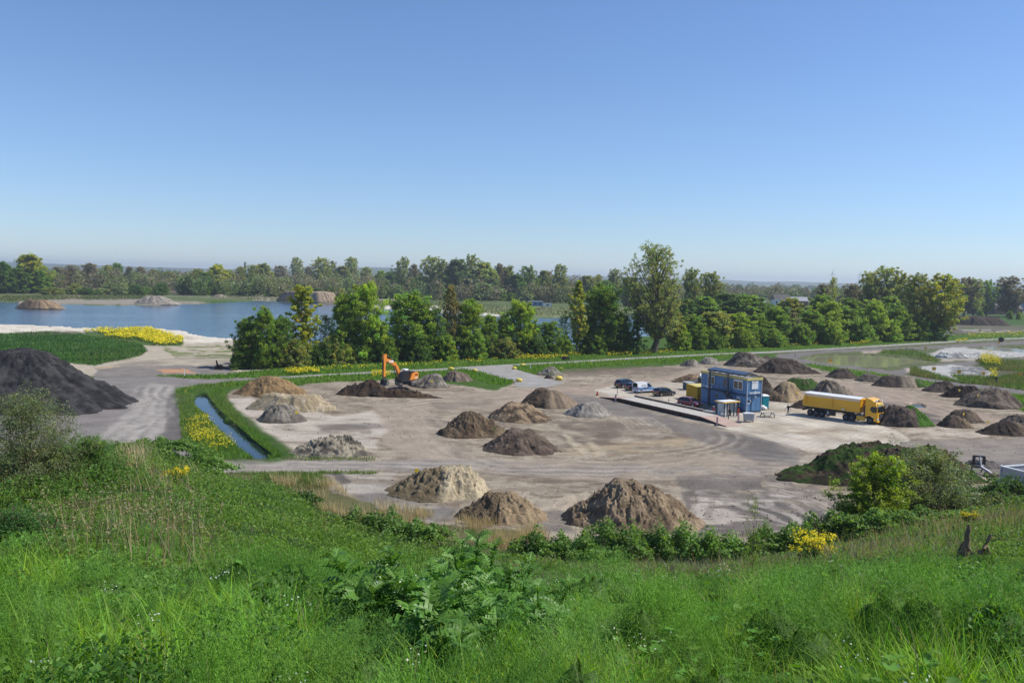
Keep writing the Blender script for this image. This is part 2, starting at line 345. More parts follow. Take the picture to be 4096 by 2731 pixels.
# pale sandy west part
poly([(870, 1600), (1000, 1590), (1330, 1660), (1500, 1640), (1560, 1700), (1500, 1800), (1350, 1830), (1150, 1830), (1040, 1740)], (0.46, 0.405, 0.335), 0.85, k=3, patch=sstep(0.25, 0.6, nS + 0.1))
poly([(1050, 1690), (1480, 1700), (1480, 1730), (1150, 1728)], YARD_D, 0.6, k=3, patch=sstep(0.4, 0.6, nB))
poly([(1260, 1700), (1540, 1690), (1560, 1706), (1300, 1722)], (0.14, 0.12, 0.105), 0.7, k=3)
# big open traffic areas
poly([(1500, 1620), (1900, 1560), (2440, 1570), (2400, 1600), (2200, 1620), (1760, 1640), (1700, 1660), (1740, 1760), (1900, 1830), (2500, 1850), (3100, 1800), (3200, 1900), (2400, 1920), (1800, 1880), (1560, 1800)], (0.320, 0.262, 0.200), 0.85, k=8)
poly([(2060, 1560), (2500, 1530), (2800, 1480), (2820, 1520), (2450, 1575), (2100, 1600)], (0.33, 0.26, 0.20), 0.8, k=6)
poly([(2230, 1478), (2600, 1462), (2780, 1465), (2700, 1495), (2280, 1505)], (0.15, 0.115, 0.09), 0.75, k=3, patch=sstep(0.35, 0.6, nS + 0.05))
poly([(1700, 1600), (1980, 1585), (1960, 1620), (1750, 1650)], (0.17, 0.14, 0.115), 0.6, k=5, patch=sstep(0.35, 0.65, nB))
poly([(2230, 1680), (2700, 1680), (2780, 1760), (2600, 1800), (2300, 1800), (2230, 1740)], (0.15, 0.118, 0.092), 0.8, k=5, patch=sstep(0.30, 0.62, nB + 0.05))
poly([(2380, 1770), (2780, 1750), (2700, 1800), (2400, 1830), (2200, 1800)], (0.38, 0.30, 0.19), 0.7, k=4, patch=sstep(0.4, 0.6, nS))
poly([(2200, 1560), (2420, 1590), (2900, 1725), (3050, 1740), (3200, 1800), (3200, 1870), (2900, 1800), (2640, 1700), (2350, 1640)], (0.175, 0.155, 0.138), 0.9, k=6)
poly([(2900, 1730), (3090, 1765), (3160, 1830), (3060, 1860), (2960, 1820)], (0.12, 0.108, 0.10), 0.6, k=7)
# bottom haul road
poly([(850, 1838), (1120, 1836), (1500, 1840), (2000, 1830), (2000, 1868), (1280, 1884), (880, 1888)], (0.30, 0.268, 0.228), 0.95, k=3)
poly([(1120, 1830), (1500, 1832), (1500, 1838), (1120, 1838)], (0.10, 0.10, 0.06), 0.5, k=2)
# ground in front of the road
poly([(1310, 1895), (1600, 1890), (1560, 1920), (1650, 2000), (1800, 2030), (1700, 2110), (1500, 2080), (1380, 1990)], (0.40, 0.36, 0.31), 0.85, k=3, patch=sstep(0.3, 0.6, nS + 0.08))
poly([(1320, 1893), (1370, 1890), (1400, 1930), (1350, 1935)], DARK, 0.8, k=2)
poly([(1420, 1970), (1560, 1980), (1900, 2050), (1880, 2100), (1650, 2100), (1450, 2030)], (0.13, 0.12, 0.11), 0.75, k=4, patch=sstep(0.35, 0.6, nB + 0.05))
poly([(2180, 2040), (2320, 2040), (2300, 2140), (2120, 2120)], (0.16, 0.145, 0.13), 0.7, k=4)
poly([(2250, 1980), (2360, 1960), (2300, 2060), (2200, 2020)], (0.42, 0.35, 0.26), 0.7, k=4)
poly([(2700, 1900), (3080, 1870), (3300, 1950), (3420, 2050), (3380, 2140), (2800, 2140), (2720, 2000)], (0.145, 0.128, 0.115), 0.85, k=5, patch=sstep(0.32, 0.58, nB + 0.06))
poly([(2750, 1990), (3100, 1990), (3300, 2060), (3300, 2130), (2780, 2130)], (0.42, 0.37, 0.31), 0.9, k=3, patch=sstep(0.50, 0.62, nS))
poly([(3050, 1930), (3250, 1930), (3380, 2010), (3200, 2040)], (0.36, 0.31, 0.26), 0.8, k=3, patch=sstep(0.45, 0.6, nB))
# east yard
poly([(3560, 1770), (4300, 1740), (4300, 1860), (3700, 1890), (3500, 1830)], (0.235, 0.205, 0.178), 0.8, k=5)
poly([(3480, 1600), (3800, 1620), (3760, 1690), (3620, 1680), (3500, 1640)], (0.12, 0.105, 0.095), 0.85, k=4, patch=sstep(0.3, 0.6, nB + .1))
poly([(3330, 1520), (3560, 1545), (3900, 1640), (4300, 1730), (4300, 1760), (3800, 1680), (3500, 1590), (3200, 1560), (3200, 1510)], (0.31, 0.24, 0.185), 0.8, k=3)
poly([(3650, 1700), (3980, 1715), (3950, 1745), (3600, 1740)], (0.48, 0.41, 0.33), 0.75, k=3, patch=sstep(0.35, 0.6, nB))
poly([(3830, 1850), (4300, 1830), (4300, 1960), (3850, 1960)], (0.13, 0.118, 0.11), 0.8, k=5)
poly([(3880, 1905), (4080, 1900), (4100, 1950), (3900, 1945)], (0.46, 0.38, 0.27), 0.8, k=3)
# pond country to the north-east
poly([(3120, 1395), (3500, 1385), (4300, 1340), (4300, 1720), (4000, 1620), (3600, 1520), (3300, 1478), (3100, 1440)], (0.10, 0.115, 0.05), 1.0, k=1)
poly([(3100, 1415), (3300, 1398), (3700, 1382), (4300, 1350), (4300, 1362), (3850, 1390), (3500, 1402), (3280, 1410), (3180, 1432), (3400, 1462), (3560, 1480), (3800, 1448), (4300, 1418), (4300, 1434), (3900, 1456), (3680, 1475), (3610, 1495), (3800, 1520), (4300, 1568), (4300, 1590), (3900, 1552), (3600, 1510), (3350, 1470), (3120, 1440)], (0.17, 0.155, 0.145), 1.0, k=1)
poly([(3450, 1402), (3540, 1398), (3500, 1412), (3460, 1412)], (0.42, 0.34, 0.28), 0.8)
poly([(3700, 1420), (3786, 1390), (3855, 1388), (3960, 1400), (4300, 1412), (4300, 1420), (3850, 1430), (3760, 1432)], CHALK, 1.0, k=1, patch=sstep(0.2, 0.5, nB + .15))
poly([(3660, 1472), (3725, 1462), (3812, 1458), (3921, 1468), (3990, 1500), (3900, 1516), (3770, 1510), (3690, 1500)], CHALK, 1.0, k=1, patch=sstep(0.2, 0.5, nB + .15))
poly([(3815, 1464), (3900, 1462), (3950, 1480), (3950, 1502), (3850, 1504), (3790, 1490)], (0.10, 0.10, 0.10), 0.8, k=1, patch=sstep(.3, .5, nC)); poly([(3680, 1495), (3800, 1500), (3900, 1512), (3760, 1512)], (.30, .29, .27), .8); poly([(3700, 1412), (3960, 1408), (4090, 1420), (3800, 1434)], (.22, .215, .20), .7, patch=sstep(.48, .56, nC)); poly([(3980, 1480), (4300, 1476), (4300, 1560), (3960, 1525)], (.09, .085, .05), .9)
poly([(3740, 1435), (3900, 1428), (4000, 1432), (3770, 1446)], (0.40, 0.33, 0.28), 0.8)
poly([(3620, 1473), (3660, 1470), (3650, 1490), (3625, 1488)], (0.45, 0.38, 0.32), 0.9)
poly([(3560, 1290), (4300, 1285), (4300, 1330), (3560, 1330)], (0.14, 0.115, 0.095), 0.9, patch=sstep(0.3, 0.6, nA + .1))
poly([(3760, 1255), (4300, 1262), (4300, 1300), (4020, 1295), (3760, 1275)], (0.045, 0.10, 0.02), 1.0)
poly([(3820, 1315), (4300, 1320), (4300, 1327), (3900, 1328)], (0.40, 0.37, 0.34), 0.6, patch=sstep(0.4, 0.6, nB))
# verge strips
VERGE = [(620, 1502), (760, 1500), (900, 1495), (1150, 1470), (1450, 1448), (1800, 1430), (2048, 1415), (2400, 1405), (2700, 1392), (3072, 1372), (3500, 1355), (3760, 1340), (4300, 1315), (4300, 1345), (3760, 1366), (3300, 1395), (3072, 1404), (2700, 1420), (2260, 1440), (2048, 1452), (1850, 1466), (1459, 1486), (1155, 1502), (900, 1514), (760, 1512)]
VERGE2 = [(1180, 1513), (1300, 1502), (1459, 1496), (1764, 1482), (1850, 1474), (1915, 1485), (1985, 1505), (2060, 1526), (2040, 1535), (1960, 1535), (1900, 1515), (1780, 1505), (1660, 1510), (1500, 1520), (1330, 1525), (1200, 1532), (830, 1545), (900, 1528)]
VERGE3 = [(2050, 1462), (2092, 1460), (2260, 1450), (2700, 1428), (2960, 1413), (2940, 1430), (2700, 1448), (2450, 1462), (2260, 1474), (2230, 1488), (2190, 1500), (2120, 1490), (2070, 1476)]
VERGE4 = [(3225, 1452), (3300, 1462), (3420, 1478), (3600, 1505), (3800, 1540), (4000, 1570), (4300, 1612), (4300, 1680), (4080, 1640), (4060, 1620), (3960, 1580), (3800, 1552), (3560, 1525), (3400, 1500), (3250, 1468)]
for v in (VERGE, VERGE2, VERGE3, VERGE4): poly(v, GRASS, 1.0, k=1)
poly([(3530, 1400), (3640, 1395), (3700, 1415), (3770, 1440), (3740, 1446), (3650, 1425), (3520, 1412)], (0.06, 0.10, 0.02), 0.9)
# foot of the hill
poly([(850, 1886), (1270, 1884), (1330, 1960), (1480, 2020), (1700, 2090), (2100, 2130), (2100, 2300), (900, 2300)], (0.11, 0.11, 0.045), 0.95, k=2)
# banks of the ditch
bank = (1 - sstep(3.2, 4.6, dd + wob)) * (GY > 60); lay(bank, (0.045, 0.095, 0.016)); lay(ditch, (0.035, 0.04, 0.02), 0.7); lay(bank * sstep(.55, .65, nC), (0.10, 0.085, 0.05), .6)
# tyre tracks
def track(pts, col, a=0.5, w=0.45, gap=1.9, n=2):
    global COL
    W = w2(pts); xs = [p[0] for p in W]; ys = [p[1] for p in W]
    j = np.where((GYr > min(ys) - 4) & (GYr < max(ys) + 4))[0]
    if len(j) == 0: return
    s = slice(j[0], j[-1] + 1); d = seg_dist(W, GX[s] + (nA[s] - .5) * 5, GY[s] + (nB[s] - .5) * 1.6) + (nC[s] - 0.5) * 0.6
    if n == 2: mm = 1 - sstep(w * 0.5, w, np.abs(d - gap / 2))
    else: mm = 1 - sstep(w * 0.6, w, d)
    mm = (mm * a * 0.85 * sstep(0.34, 0.62, nB[s] * 0.6 + nC[s] * 0.4))[..., None]; mm = np.clip(mm, 0, 1); COL[s] = COL[s] * (1 - mm) + full(col) * mm
    GZ[s] -= 0.05 * mm[..., 0]
def arc(cx, cy, rx, ry, a0, a1, n=14): return [(cx + rx * math.cos(math.radians(a0 + (a1 - a0) * i / n)), cy - ry * math.sin(math.radians(a0 + (a1 - a0) * i / n))) for i in range(n + 1)]
for k in range(5):
    track([(2500 + k * 24, 1670), (2545 + k * 24, 1695), (2540 + k * 25, 1725), (2480 + k * 24, 1757)], YARD_L, 0.55)
for k in range(7):
    track(arc(2500, 1745, 330 + 28 * k, 60 + 9 * k, -75, 50), YARD_L if k % 2 else YARD_D, 0.28)
for k in range(9):
    track([(1480 + 18 * k, 1600 + 2 * k), (1560 + 20 * k, 1680), (1700 + 22 * k, 1790 + 4 * k), (1950 + 20 * k, 1850 + 5 * k), (2500, 1862 + 6 * k), (3100, 1850 + 7 * k)], YARD_L if k % 2 else (0.22, 0.18, 0.15), 0.35, 0.6)
for k in range(6):
    track([(1600, 1600 + 5 * k), (1900, 1575 + 4 * k), (2300, 1560 + 6 * k), (2700, 1505 + 4 * k)], YARD_L if k % 2 else YARD_D, 0.3, 0.6)
for k in range(5):
    track([(850, 1842 + 9 * k), (1500, 1846 + 7 * k), (2100, 1856 + 8 * k), (3000, 1870 + 5 * k)], (0.34, 0.30, 0.26) if k % 2 else (0.18, 0.16, 0.145), 0.45, 0.7)
for k in range(6):
    track([(700 - 22 * k, 1545), (660 - 18 * k, 1640), (620 - 30 * k, 1740), (560 - 50 * k, 1850)], (0.36, 0.33, 0.29) if k % 2 else (0.16, 0.15, 0.14), 0.4, 0.6)
for k in range(8):
    x = 1750 + 130 * k; track([(x, 1930 + 12 * (k % 3)), (x + 90, 1955), (x + 160, 2010), (x + 150, 2080)], YARD_D if k % 2 else YARD_L, 0.45, 0.5)
for k in range(10):
    track([(2750 + 55 * k, 1960 + 8 * (k % 4)), (2900 + 60 * k, 1985 + 10 * (k % 3)), (3150 + 40 * k, 2080)], (0.46, 0.41, 0.35) if k % 2 else DARK, 0.5, 0.6)
for k in range(7):
    track([(3330, 1500 + 6 * k), (3600, 1560 + 8 * k), (3900, 1650 + 8 * k), (4300, 1730 + 10 * k)], YARD_L if k % 2 else (0.19, 0.155, 0.13), 0.35, 0.6)
for k in range(8):
    track([(2900, 1790 + 10 * k), (3300, 1830 + 8 * k), (3700, 1800 + 10 * k), (4300, 1770 + 12 * k)], (0.30, 0.27, 0.24) if k % 2 else (0.15, 0.135, 0.125), 0.4, 0.6)
for k in range(4):
    track([(2080, 1690 + 3 * k), (2260, 1722 + 4 * k), (2330, 1760 + 4 * k), (2400, 1800 + 6 * k)], (0.42, 0.36, 0.26), 0.5, 0.4)
for k in range(5):
    track([(3080, 1930 + 4 * k), (3200, 1955 + 5 * k), (3350, 2010 + 6 * k), (3420, 2060)], YARD_L if k % 2 else YARD_D, 0.5, 0.35)

# flat beds below the laid surfaces
ROADP = [(1155, 1503), (1300, 1494), (1459, 1486), (1764, 1472), (1850, 1466), (2048, 1455), (2266, 1444), (2483, 1431), (2701, 1420), (2919, 1409), (3072, 1404), (3290, 1392), (3507, 1379), (3725, 1366), (3943, 1353), (4096, 1347), (4400, 1332),
         (4400, 1338), (4096, 1354), (3943, 1360), (3716, 1374), (3507, 1386), (3290, 1398), (3072, 1411), (2940, 1415), (2701, 1427), (2483, 1438), (2266, 1451), (2092, 1460), (2060, 1467), (2066, 1476), (2112, 1490), (2180, 1510), (2260, 1530), (2180, 1548), (2060, 1545), (2060, 1527), (1985, 1506), (1915, 1487), (1850, 1477), (1764, 1481), (1459, 1495), (1300, 1503), (1174, 1512)]
PADP = [(2430, 1582), (2380, 1560), (2440, 1541), (2560, 1532), (2700, 1527), (2800, 1522), (2960, 1560), (3080, 1594), (3200, 1618), (3420, 1672), (3600, 1722), (3640, 1760), (3540, 1792), (3400, 1800), (3255, 1807), (3100, 1766), (2900, 1712), (2640, 1640)]
lay(blur(inpoly(gpx + wobx * 30, gpy + wob * 14, PADP), 5), (0.44, 0.385, 0.305), 0.9)
for p in (ROADP, PADP):
    m = blur(inpoly(gpx, gpy, p), 3) > 0.01; GZ[m] = -0.02
nr, nc = GX.shape
idx = np.arange(nr * nc).reshape(nr, nc)
fq = np.stack([idx[:-1, :-1], idx[:-1, 1:], idx[1:, 1:], idx[1:, :-1]], -1).reshape(-1, 4)
g_o = link('ground', np_mesh('ground', np.stack([GX, GY, GZ], -1).reshape(-1, 3), fq, COL.reshape(-1, 3), smooth=True), M_ground); tag(g_o, kind='structure')

def ground_z(x, y):
    """height of the ground sheet at a world point (for setting things down)"""
    u = x / y; j = int(np.clip(np.searchsorted(GYr, y), 1, nr - 1)); i = int(np.clip(np.searchsorted(GU, u), 1, nc - 1))
    return float(GZ[j, i])

# water sheets lie just below the land and show where the ground dips under them
def sheet(name, pts, z, mat):
    mb = MB(); mb.add([(x, y, z) for x, y in pts], [tuple(range(len(pts)))]); o = mb.build(name, mat); return tag(o, kind='structure')
M_lake = water_mat('lake_water', (0.032, 0.072, 0.125), 0.14, 0.35, 0.35)
M_pond = water_mat('pond_water', (0.30, 0.29, 0.19), 0.06, 1.2, 0.015)
M_ditch = water_mat('ditch_water', (0.015, 0.03, 0.04), 0.04, 1.5, 0.01)
sheet('lake_water', [(-1400, 190), (60, 190), (330, 330), (330, 800), (-1400, 800)], -0.45, M_lake)
a = P(3200, 1480); sheet('pond_water', [(P(3150, 1480).x, P(3150, 1480).y), (900, P(3150, 1480).y), (1200, 560), (P(3700, 1310).x, 560), (P(3150, 1400).x, P(3150, 1400).y)], -0.35, M_pond)
dp = w2([(740, 1560), (900, 1555), (1150, 1790), (1150, 1850), (960, 1850), (780, 1650)]); sheet('ditch_water', dp, -0.42, M_ditch)
pp = w2([(3560, 1600), (3760, 1600), (3760, 1630), (3560, 1630)]); sheet('puddle_water', pp, -0.3, M_ditch)

M_asph = paint('asphalt_grey', (0.31, 0.295, 0.27), 0.9, var=0.22, scale=0.35, spec=0.2)
M_conc = paint('concrete_slab', (0.51, 0.46, 0.375), 0.9, var=0.3, scale=0.22, spec=0.2)
def ragged(pts, amp, st=2.0):
    W = w2(pts); out = []
    for (ax, ay), (bx, by) in zip(W, W[1:] + W[:1]):
        n = max(1, int(math.hypot(bx - ax, by - ay) / st))
        for i in range(n):
            t = i / n; x = ax + (bx - ax) * t; y = ay + (by - ay) * t; k = amp * (1 if 0 < i else 0)
            out.append((x + k * (float(fbm(np.array(x * .4), np.array(y * .4), 4, 91)) - .5) * 2, y + k * (float(fbm(np.array(x * .4 + 50), np.array(y * .4), 4, 92)) - .5) * 2))
    return out
def flat(name, pts, z, mat):
    return sheet(name, w2(pts), z, mat)
flat('road', ROADP, 0.01, M_asph)
# concrete yard: slab with joints and dirt in its own material
m_, nt_, b_ = M_conc, M_conc.node_tree, M_conc.node_tree.nodes['Principled BSDF']
br = N(nt_, 'ShaderNodeTexBrick'); br.inputs['Scale'].default_value = 0.25; br.inputs['Mortar Size'].default_value = 0.006; br.inputs['Color1'].default_value = (1, 1, 1, 1); br.inputs['Color2'].default_value = (0.9, 0.9, 0.9, 1); br.inputs['Mortar'].default_value = (0.45, 0.42, 0.38, 1)
tc = N(nt_, 'ShaderNodeTexCoord'); mp = N(nt_, 'ShaderNodeMapping'); mp.inputs['Rotation'].default_value = (0, 0, math.radians(-52)); nt_.links.new(tc.outputs['Object'], mp.inputs[0]); nt_.links.new(mp.outputs[0], br.inputs[0])
old = b_.inputs['Base Color'].links[0].from_socket; mx = N(nt_, 'ShaderNodeMix', data_type='RGBA', blend_type='MULTIPLY'); mx.inputs[0].default_value = 0.8
nt_.links.new(old, mx.inputs[6]); nt_.links.new(br.outputs[0], mx.inputs[7])
nd = noise_node(nt_, 0.09, 7, rough=0.7); rd = ramp(nt_, nd.outputs['Fac'], [(0.45, (1, 1, 1)), (0.62, (0.70, 0.62, 0.53))])
mx2 = N(nt_, 'ShaderNodeMix', data_type='RGBA', blend_type='MULTIPLY'); mx2.inputs[0].default_value = 1.0
nt_.links.new(mx.outputs[2], mx2.inputs[6]); nt_.links.new(rd.outputs[0], mx2.inputs[7]); nt_.links.new(mx2.outputs[2], b_.inputs['Base Color'])
sheet('concrete_yard_floor', ragged(PADP, 1.3, 0.6), 0.004, M_conc)

# ---------------------------------------------------------------- the hill we stand on
SIL = [(-900, 1786), (-300, 1816), (0, 1831), (300, 1816), (470, 1810), (592, 1802), (696, 1846), (820, 1906), (960, 1934), (1080, 1958), (1220, 2030), (1360, 2111), (1568, 2186), (1740, 2202), (2048, 2241), (2400, 2271), (2800, 2266), (3080, 2231), (3400, 2156), (3600, 2096), (4096, 2001), (4600, 1926), (5200, 1876)]
su = []; stt = []
for x, y in SIL:
    d = ray(x, y); su.append(d[0] / d[1]); stt.append(-d[2] / d[1])
def hz(X, Y):
    X = np.asarray(X, float); Y = np.asarray(Y, float)
    u = np.clip(X / np.maximum(Y, 7), -1.3, 1.3); s = np.interp(u, su, stt)
    Yc = np.interp(u, [-1.2, -0.5, -0.1, 0.15, 0.4, 1.2], [62, 58, 50, 50, 58, 64])
    g = lambda y: np.exp(-(y - 6) / 16)
    ge = g(Yc); gg = np.clip((g(np.maximum(Y, 6)) - ge) / (1 - ge), 0, 1)
    t = s + (0.412 - s) * gg
    near = 1.5 + 0.155 * np.clip(Y, 0, 6); d6 = 1.5 + 0.155 * 6
    far = t * np.clip(Y, 6, None) - (0.412 * 6 - d6)
    dep = np.where(Y < 6, near, far)
    over = np.maximum(Y - Yc, 0); dep = np.where(over > 0, s * Yc - (0.412 * 6 - d6) + over * 0.75, dep)
    lump = (fbm(X * 0.35, Y * 0.35, 3, 21) - 0.5) * 0.5 * sstep(7, 20, Y) + (fbm(X * 1.1, Y * 1.1, 3, 22) - 0.5) * 0.16 + (fbm(X * 0.95 + 7, Y * 1.1, 2, 23) - 0.62) * 0.60 * sstep(2.6, 5, Y) * (1 - sstep(11, 16, Y)) * (1 - np.exp(-((X + 0.3) / 1.5) ** 2 - ((Y - 5.5) / 1.3) ** 2) * 0.8)
    return np.maximum(H0 - dep + lump * (1 - sstep(0, 6, over)), -1.5)
hy = np.concatenate([np.linspace(-14, 4, 24), np.linspace(4.3, 20, 100), np.linspace(20.4, 92, 190)]); hu = np.linspace(-1.5, 1.5, 420)
HY, HU = np.meshgrid(hy, hu, indexing='ij'); HX = HU * np.maximum(HY, 9); HZ = hz(HX, HY)
hi = np.arange(HX.size).reshape(HX.shape); hq = np.stack([hi[:-1, :-1], hi[:-1, 1:], hi[1:, 1:], hi[1:, :-1]], -1).reshape(-1, 4)
hn = fbm(HX * 0.3, HY * 0.3, 4, 6)
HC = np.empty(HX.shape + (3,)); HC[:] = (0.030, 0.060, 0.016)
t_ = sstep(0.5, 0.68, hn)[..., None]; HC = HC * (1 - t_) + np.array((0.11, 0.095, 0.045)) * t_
nk = np.clip(1 - (HY - 9) / 8, 0, 1)[..., None]; HC = HC * (1 - 0.72 * nk)  # near ground darkened: shade between the plants put into its colour
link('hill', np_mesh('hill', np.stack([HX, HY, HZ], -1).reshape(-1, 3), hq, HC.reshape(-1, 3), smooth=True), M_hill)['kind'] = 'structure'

# ---------------------------------------------------------------- mounds of soil, sand and rubble
MR = []
def mound(name, label, xl, xr, yb, yt, xt=None, c1=YARD, c2=None, k=0.75, flatk=0.12, rough=0.5, peaks=(), split=None, cg=None, green=0.0, side=0, seed=None, n=1.0, z0=0.0, fine=1.0, group='mounds of soil and sand', cat='soil mound', h=None, gpat=None):
    sd = seed if seed is not None else int(xl + xr) & 0xfff
    xm = (xl + xr) / 2; xt = xm if xt is None else xt
    f0 = P(xm, yb); wpx = (xr - xl) / 8; Rx = wpx * f0.y / (F - k * wpx); Ry = k * Rx
    c = Vector((f0.x + Ry * f0.x / f0.y, f0.y + Ry, 0)); 
    hh = PY(xt, yt, c.y).z if h is None else h
    ang = math.atan2(c.x, c.y)
    na = int(max(80, min(300, wpx * 4.5)) * n); nr_ = int(max(26, min(110, wpx * 1.6)) * n)
    th = np.linspace(0, 2 * math.pi, na, endpoint=False); rh = np.linspace(0, 1, nr_)
    TH, RH = np.meshgrid(th, rh, indexing='ij')
    pk = np.array([(xt - xm) / (xr - xl) * 2, 0.0]); ex = np.cos(TH); ey = np.sin(TH)
    edge = 1 + (fbm(np.cos(TH) * 2.6 + sd, np.sin(TH) * 2.6, 4, sd) - 0.5) * 0.5
    bx = ex * edge; by = ey * edge; x = pk[0] + RH * (bx - pk[0]); y = pk[1] + RH * (by - pk[1])
    hn = 1 - RH; q = hn / (1 - flatk); zz = np.where(q < 0.85, q, 1 - 0.15 * np.exp(-(q - 0.85) / 0.15))
    for (px_, py_, ph, pr) in peaks:
        d = np.hypot(x - px_, y - py_) / pr; b_ = np.clip(1 - d, 0, 1); b_ = ph * (b_ * b_ * (3 - 2 * b_) * 0.5 + b_ * 0.5); zz = np.maximum(zz, b_) if ph > 0 else zz + b_
    if not peaks:
        rp = np.random.default_rng(sd + 5)
        for _ in range(3):
            d_ = rp.uniform(.25, .55); a_ = rp.uniform(0, 6.28); b_ = np.clip(1 - np.hypot(x - pk[0] - d_ * math.cos(a_), y - d_ * math.sin(a_)) / rp.uniform(.45, .7), 0, 1); zz = np.maximum(zz, rp.uniform(.6, .92) * (b_ ** 0.8) * (hn > 0)) if _ < 2 else zz - 0.22 * b_ * (zz > .2)
    X = x * Rx; Y = y * Ry
    nz = (fbm(X * 0.55 + sd, Y * 0.55, 5, sd + 1) - 0.5) * 2
    n2 = (fbm(X * 2.2 * fine + sd, Y * 2.2 * fine, 4, sd + 2) - 0.5) * 2
    rill = (fbm(TH * 3.3 + sd, RH * 1.5, 4, sd + 3) - 0.5) * 2 * np.clip(RH * (1 - RH) * 4, 0, 1); rdg = 1 - np.abs(fbm(X * 0.8 + sd, Y * 0.8 - sd, 4, sd + 8) * 4 - 2); rdg = np.clip(rdg, -0.4, 1)
    clod = np.maximum(fbm(X * 3.1 * fine + sd, Y * 3.1 * fine, 3, sd + 9) - 0.52, 0) * 4
    tap = np.clip(RH * 3, 0.35, 1) * np.clip(hn * 5, 0, 1)
    kr = min(1.0, 0.35 + 0.75 * rough); Z = hh * zz + (nz * 0.19 * hh * kr + n2 * rough * 0.30 + rill * hh * 0.08 * kr - rdg * 0.05 * hh * kr + clod * rough * 0.30) * tap
    X = X + n2 * 0.15 * tap * rough; Z = np.where(RH >= 0.999, -0.15, Z)
    c2 = c2 if c2 is not None else tuple(v * 0.72 for v in c1)
    mixn = sstep(0.40, 0.62, fbm(X * 0.8 + 9, Y * 0.8 + Z, 4, sd + 4))
    if split is not None: mixn = np.clip(sstep(split - 0.18, split + 0.18, x + nz * 0.22), 0, 1) * 0.9 + mixn * 0.1
    cc = np.array(c2)[None, None] * (1 - mixn[..., None]) + np.array(c1)[None, None] * mixn[..., None]
    cc = cc * (1 + n2[..., None] * 0.20 + clod[..., None] * 0.35)
    if green > 0:
        gm = sstep(1 - green - 0.10, 1 - green + 0.12, fbm(X * 0.7 + 4, Y * 0.7 + Z * 0.8, 3, sd + 6) + (gpat(x, y, zz) if gpat else 0))[..., None]
        cc = cc * (1 - gm) + np.array(cg or (0.05, 0.10, 0.02)) * gm
    V = np.stack([X, Y, Z], -1)
    ca, sa = math.cos(-ang * 0.6), math.sin(-ang * 0.6)
    idm = np.arange(na * nr_).reshape(na, nr_); nx = np.roll(idm, -1, 0)
    fq = np.stack([idm[:, :-1], idm[:, 1:], nx[:, 1:], nx[:, :-1]], -1)[:, 1:].reshape(-1, 4)
    tr = np.stack([idm[:, 0], idm[:, 1], nx[:, 1]], -1)
    Vf = V.reshape(-1, 3); Vf[idm[:, 0]] = (pk[0] * Rx, 0, float(Z[:, 0].mean()))
    o = link(name, np_mesh(name, Vf, [fq, tr], cc.reshape(-1, 3), smooth=True), M_soil); o.location = (c.x, c.y, z0)
    MR.append((c.x, c.y, Rx, Ry, c1, c2)); tag(o, label, cat, group); return o

